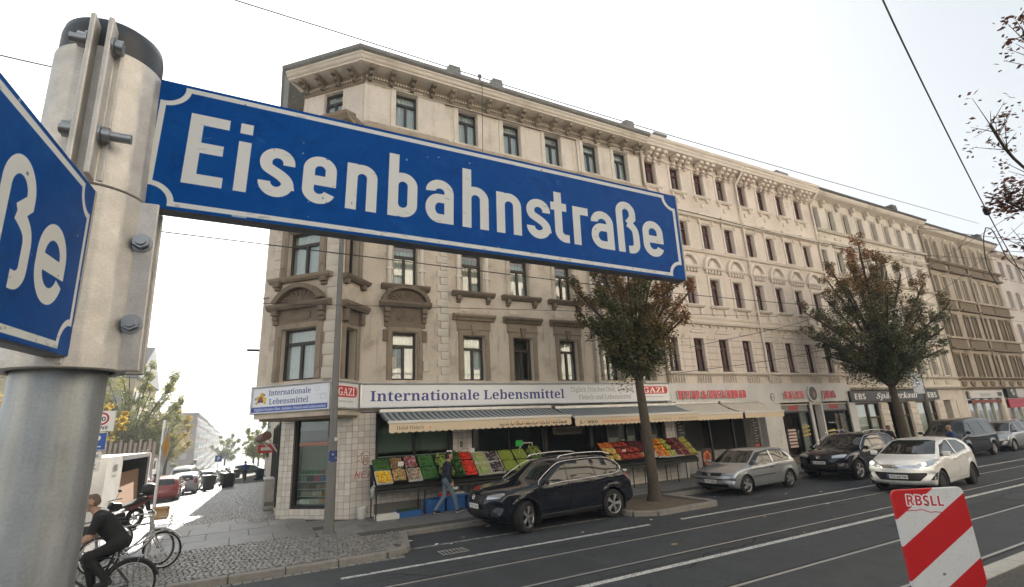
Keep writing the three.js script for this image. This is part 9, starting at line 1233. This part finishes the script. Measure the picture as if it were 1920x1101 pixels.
// signs on poles
{
  const p = thing('priority_sign', 'yellow and white diamond priority-road sign on a grey pole, seen almost edge-on', 'traffic sign', [-1.5, 0.1, -14.45]); part(p, 'pole', cyl([0, 0, 0], [-0.02, 3.0, -0.12], 0.035, 0.035, 14), M.alu); part(p, 'pole_cap', cyl([-0.02, 3.0, -0.12], [-0.02, 3.02, -0.12], 0.038, 0.036, 14), M.plastic);
  const dia = (r) => [[-r, 0], [0, -r], [r, 0], [0, r]], a = Math.PI / 2 - 0.1; part(p, 'plate', tf(slab(dia(0.46), -0.006, 0.006, [], 0.002), [0.06, 2.4, -0.1], a), std({ color: col(0.5, 0.51, 0.52), roughness: 0.45 })); part(p, 'yellow_field', tf(slab(dia(0.3), 0.006, 0.01), [0.06, 2.4, -0.1], a), std({ color: col(0.7, 0.36, 0.03), roughness: 0.45 }));
  const q = thing('zone_sign', 'white ZONE 30 sign above a blue parking sign, half hidden by the post', 'traffic sign', [-3.35, 0.05, -17.95]); part(q, 'pole', cyl([-0.1, 0, -0.03], [-0.1, 3.6, -0.03], 0.03, 0.03, 12), M.alu);
  part(q, 'zone_plate', rbx(0.62, 0.56, 0.012, 0.005, 0, 3.2, 0), M.crateWhite); part(q, 'zone_print', face(0.58, 0.52, -0.29, 2.94, 0.0075), printMat(canvasTex(256, 230, (x, W, H) => { x.fillStyle = '#e0dfdc'; x.fillRect(0, 0, W, H); x.strokeStyle = '#ab2634'; x.lineWidth = 22; x.beginPath(); x.arc(128, 86, 66, 0, 7); x.stroke(); x.fillStyle = '#1a1a1c'; x.font = 'bold 76px sans-serif'; fitText(x, '30', 84, 114, 88); x.font = 'bold 56px sans-serif'; fitText(x, 'ZONE', 50, 214, 156); }), 0.4));
  part(q, 'parking_plate', rbx(0.46, 0.47, 0.012, 0.005, -0.04, 2.66, 0), M.crateWhite); part(q, 'parking_print', face(0.43, 0.44, -0.255, 2.44, 0.0075), printMat(canvasTex(128, 128, (x, W, H) => { x.fillStyle = '#1d4fa0'; x.fillRect(0, 0, W, H); x.fillStyle = '#e8e8e6'; x.font = 'bold 92px sans-serif'; x.fillText('P', 40, 82); x.fillRect(30, 100, 70, 8); x.beginPath(); x.moveTo(24, 104); x.lineTo(46, 90); x.lineTo(46, 118); x.fill(); }), 0.4));
  part(q, 'time_plate', rbx(0.4, 0.22, 0.012, 0.004, -0.06, 2.28, 0), M.crateWhite); part(q, 'time_print', face(0.38, 0.2, -0.25, 2.18, 0.0075), printMat(canvasTex(128, 68, (x, W, H) => { x.fillStyle = '#d8d7d3'; x.fillRect(0, 0, W, H); x.fillStyle = '#333'; x.font = 'bold 38px sans-serif'; x.fillText('2 Std.', 16, 48); }), 0.5)); part(q, 'time_plate', rbx(0.4, 0.24, 0.012, 0.004, -0.08, 2.0, 0), M.crateWhite); part(q, 'hours_print', face(0.38, 0.22, -0.27, 1.89, 0.0075), printMat(canvasTex(128, 74, (x, W, H) => { x.fillStyle = '#d8d7d3'; x.fillRect(0, 0, W, H); x.fillStyle = '#333'; x.font = 'bold 28px sans-serif'; x.fillText('Mo-Fr', 24, 32); x.fillText('8-18 h', 24, 64); }), 0.5));
  const r = thing('parking_sign', 'small blue parking sign above the parked cars in the side street', 'traffic sign', [-1.3, gy(-55), -55]); part(r, 'pole', cyl([0, 0, 0], [0, 2.35, 0], 0.03), M.alu); part(r, 'plate', face(0.56, 0.56, -0.28, 1.95, 0.03), printMat(canvasTex(64, 64, (x, W, H) => { x.fillStyle = '#2b4f8f'; x.fillRect(0, 0, W, H); x.fillStyle = '#e8e8e6'; x.font = 'bold 48px sans-serif'; x.fillText('P', 18, 48); }), 0.4)); part(r, 'plate_back', bb(-0.28, 0.28, 1.95, 2.51, 0, 0.026), M.alu);
  const s = thing('hanging_sign', 'small red hanging shop sign on the side wall of the corner house', 'sign', [1.7, 1.95, -28]); part(s, 'board', bb(-0.75, -0.05, 0, 0.4, -0.04, 0.04), std({ color: col(0.4, 0.04, 0.05), roughness: 0.5 })); part(s, 'lettering', bb(-0.62, -0.2, 0.12, 0.26, 0.04, 0.045), M.crateWhite); part(s, 'arm', cyl([-0.75, 0.44, 0], [0.1, 0.44, 0], 0.015), M.darkMetal);
  const u = thing('utility_box', 'grey utility cabinet with black graffiti against the side wall', 'cabinet', [1.25, gy(-22), -22.2], 0.0); part(u, 'cabinet', rbx(0.36, 1.05, 0.9, 0.02, 0, 0.55, 0), std({ map: plaster([0.36, 0.35, 0.32], [0.22, 0.21, 0.19], 0.6, 1, 137, 1, 256), roughness: 0.7 })); part(u, 'cabinet_top', rbx(0.42, 0.06, 0.96, 0.015, 0, 1.1, 0), M.alu); part(u, 'graffiti', face(0.34, 0.3, -0.17, 0.1, 0.455), std({ map: canvasTex(128, 96, (x, W, H) => { x.clearRect(0, 0, W, H); x.fillStyle = '#101010'; x.font = 'bold 60px sans-serif'; fitText(x, 'BOG', 8, 72, 112); }), transparent: true, alphaTest: 0.4, roughness: 0.7 }));
}
// side wall details of the corner house: windows, cornice, shop door, folded awning
{
  const turn = Math.PI / 2 - 0.04 + Math.PI, at = (s) => [-1.9 + s * 0.04 - 0.003, -1.94 - s];
  for (const c of [2.2, 4.6, 7, 9.6, 12.2, 15, 18, 21, 24]) for (const [y0, y1] of FL1) { const [x, z] = at(c), w = windowAt(B1, x, y0, z, 0.9, y1 - y0, 'plain', M.frameDark, M.room, turn); w.translateZ(-0.15); part(w, 'sill', bb(-0.6, 0.6, -0.12, 0, 0.15, 0.36), M.soot); part(w, 'hood', bb(-0.6, 0.6, y1 - y0 + 0.25, y1 - y0 + 0.4, 0.15, 0.36), M.soot); }
  const cg = part(B1, 'side_cornice', prof([[0, 15.98], [0.62, 16.02], [0.74, 16.2], [0.8, 16.3], [0.9, 16.36], [0.9, 16.5], [0, 16.6]], 0, 26.3), M.zinc, [-1.9 + 26 * 0.04, 0, -1.94 - 26], turn);
  for (const [s, w] of [[0.5, 0.9], [3.2, 1.2], [6, 1.4], [9.5, 1.2]]) { const [x, z] = at(s + w / 2), m = part(B1, 'shop_window', [bb(-w / 2, w / 2, 0.4, 0.48, 0, 0.06), bb(-w / 2, w / 2, 3.0, 3.1, 0, 0.06), bb(-w / 2, -w / 2 + 0.09, 0.48, 3, 0, 0.06), bb(w / 2 - 0.09, w / 2, 0.48, 3, 0, 0.06), bb(-w / 2, w / 2, 2.3, 2.38, 0, 0.06)], M.frameGrey, [x, 0, z], turn); part(m, 'pane', bb(-w / 2 + 0.09, w / 2 - 0.09, 0.48, 3, 0.01, 0.02), M.winOpp0 || (M.winOpp0 = std({ color: col(0.03, 0.035, 0.035), roughness: 0.06 }))); }
  const [ax, az] = at(4); const aw = thing('folded_awning', 'rolled brown awning arm on the side wall under the corner sign', 'awning', [ax + 3.2, 0, az - 16.75]); part(aw, 'roll', cyl([-0.45, 2.7, 1.2], [-0.55, 2.6, -3], 0.16, 0.16, 14), std({ color: col(0.14, 0.08, 0.06), roughness: 0.9 })); part(aw, 'arm', cyl([-0.05, 2.1, 0.8], [-0.5, 2.75, 1.1], 0.03), M.crateWhite); part(aw, 'arm', cyl([-0.05, 2.1, -2.6], [-0.55, 2.6, -2.9], 0.03), M.crateWhite);
  const nb = thing('side_house', 'long pale house continuing down the right of the side street', 'house', [2.4, gy(-45), -45], turn); part(nb, 'wall', uvm(slab(rect(-50, 0, -3, 13), -8, 0)), M.grey3); for (let i = 0; i < 14; i++) for (let f = 0; f < 4; f++) part(nb, 'window', cached('nbw', () => bb(-0.5, 0.5, 0, 1.7, 0, 0.03)), M.winOpp0, [-1.8 - i * 3.4, 1.2 + f * 3, 0.002]); part(nb, 'cornice', bb(-50, 0, 12.6, 13.1, 0, 0.5), M.soot);
}
// far houses on the left
function farBlock(label, x0, x1, z0, z1, y0, y1, mat, floors, cols, colsF, roofMat) {
  const b = thing('far_house', label, 'house', [x1, y0, z0], 0, 'houses down the side street'); const W = x1 - x0, L = z0 - z1, H = y1 - y0;
  part(b, 'walls', bb(-W, 0, 0, H, -L, 0), mat); part(b, 'roof', bb(-W - 0.2, 0.2, H, H + 0.5, -L - 0.2, 0.2), roofMat || M.slate);
  const wg = cached('fbw', () => bb(0, 0.12, 0, 1.5, -0.7, 0.7)), wgf = cached('fbf', () => bb(-0.65, 0.65, 0, 1.5, 0, 0.12)), bal = cached('fbb', () => join([bb(0.05, 0.9, -0.15, 0, -1.6, 1.6), bb(0.82, 0.9, 0, 0.95, -1.6, 1.6)]));
  M.farWin = M.farWin || std({ color: col(0.22, 0.24, 0.25), roughness: 0.3 }); M.balc = M.balc || std({ color: col(0.45, 0.44, 0.42), roughness: 0.7 });
  for (let f = 0; f < floors; f++) for (let i = 0; i < cols; i++) { const z = -L * (i + 0.5) / cols, y = 1.3 + f * (H - 1.2) / floors; part(b, 'window', wg, M.farWin, [0, y, z]); if (i % 3 === 1) part(b, 'balcony', bal, M.balc, [0, y - 0.3, z]); }
  for (let f = 0; f < floors; f++) for (let i = 0; i < colsF; i++) part(b, 'window', wgf, M.farWin, [-W * (i + 0.5) / colsF, 1.3 + f * (H - 1.2) / floors, 0]);
}
farBlock('red brick apartment block with pale balconies, hazy, beyond the yellow trees', -24, -10, -168, -228, -5.5, 10.6, M.brick, 5, 18, 3); farBlock('second hazy brick block farther down the side street', -24, -10.2, -236, -290, -7.5, 10.2, M.brick, 5, 16, 0); farBlock('last pale block at the hazy end of the side street', -24, -10.4, -300, -420, -10, 9.5, M.brick, 5, 20, 0);
farBlock('ochre house with a steep dark roof behind the lime tree', -34, -13.6, -90, -112, -2.5, 12.2, M.ochre, 4, 6, 6);
part(scene.children.filter((o) => o.name.startsWith('far_house')).pop(), 'gable_roof', uvm(slab([[-11.4, 14.9], [11.6, 14.9], [0, 21]], -20.8, 0.4)), M.slate, [0, 0, -11], Math.PI / 2);
farBlock('low brick outbuilding behind the picket fence', -30, -9, -66, -84, -2, 4.8, M.brick, 2, 4, 6);
{ const f = thing('picket_fence', 'pale pinkish picket fence showing above the box truck', 'fence', [-9.4, gy(-52), -51.5]); const pg = bb(-0.09, 0.09, 0, 4.1, 0, 0.05), mt = std({ color: col(0.5, 0.38, 0.32), roughness: 0.8 }); for (let i = 0; i < 12; i++) part(f, 'picket', pg, mt, [i * 0.32, i % 2 ? -0.25 : 0, 0]); part(f, 'rail', bb(-0.2, 3.8, 2.6, 2.75, -0.05, 0), mt); part(f, 'rail', bb(-0.2, 3.8, 0.8, 0.95, -0.05, 0), mt); }
// low hedge masses in front of the far blocks
tree('shrub', 'low pale shrub in front of the hazy brick block', [-6.5, gy(-95), -95], { r: 0.06, fork: 0.5, c: [0, 1.3, 0], R: [2.2, 1.2, 1.6], clumps: 40, cr: 0.5, leaves: 2600, leaf: 0.16, limbs: 5, colour: (p, k) => mixc(lime, clamp(0.4 * k, 0, 1)) });
// ---------- the row behind the camera, sunlit, mirrored in panes and car paint ----------
[[2.6, 17], [17.1, 33], [33.1, 52], [52.1, 74], [-40, -13]].forEach(([x0, x1], k) => {
  const b = thing('opposite_house', 'sunlit ' + ['cream', 'pale', 'sandy', 'light', 'yellowish'][k] + ' old town house across the street behind the viewer, seen only in reflections', 'house', [x0, 0, 6.5], 0, 'houses on the near side of the street');
  const L = x1 - x0, holes = [], n = Math.floor(L / 2.3), st = L / n;
  for (let i = 0; i < n; i++) for (let f = 0; f < 4; f++) holes.push([st * (i + 0.5), 4.6 + f * 3.1]);
  part(b, 'wall', tf(uvm(slab(rect(0, L, 0, 17), -0.4, 0, [...holes.map(([x, y]) => rect(x - 0.5, x + 0.5, y, y + 1.75)), rect(1, L - 1, 0.5, 3)])), [L, 0, 0], Math.PI), M.opp);
  for (const [x, y] of holes) part(b, 'window', cached('oppw', () => bb(-0.5, 0.5, 0, 1.75, 0, 0.04)), M.winOpp || (M.winOpp = std({ color: col(0.03, 0.035, 0.04), roughness: 0.35 })), [x, y, 0.22]);
  part(b, 'shop_window', bb(1, L - 1, 0.5, 3, 0.24, 0.3), M.winOpp);
  part(b, 'cornice', bb(0, L, 16.6, 17.1, -0.7, 0.2), M.opp); part(b, 'belt', [4.2, 7.3, 10.4, 13.5].map((y) => bb(0, L, y, y + 0.2, -0.15, 0.1)), M.opp);
  part(b, 'roof', tf(prof([[0, 17], [7, 20], [7, 17]], 0, L), [0, 0, 0]), M.slate);
});
renderer.render(scene, camera);
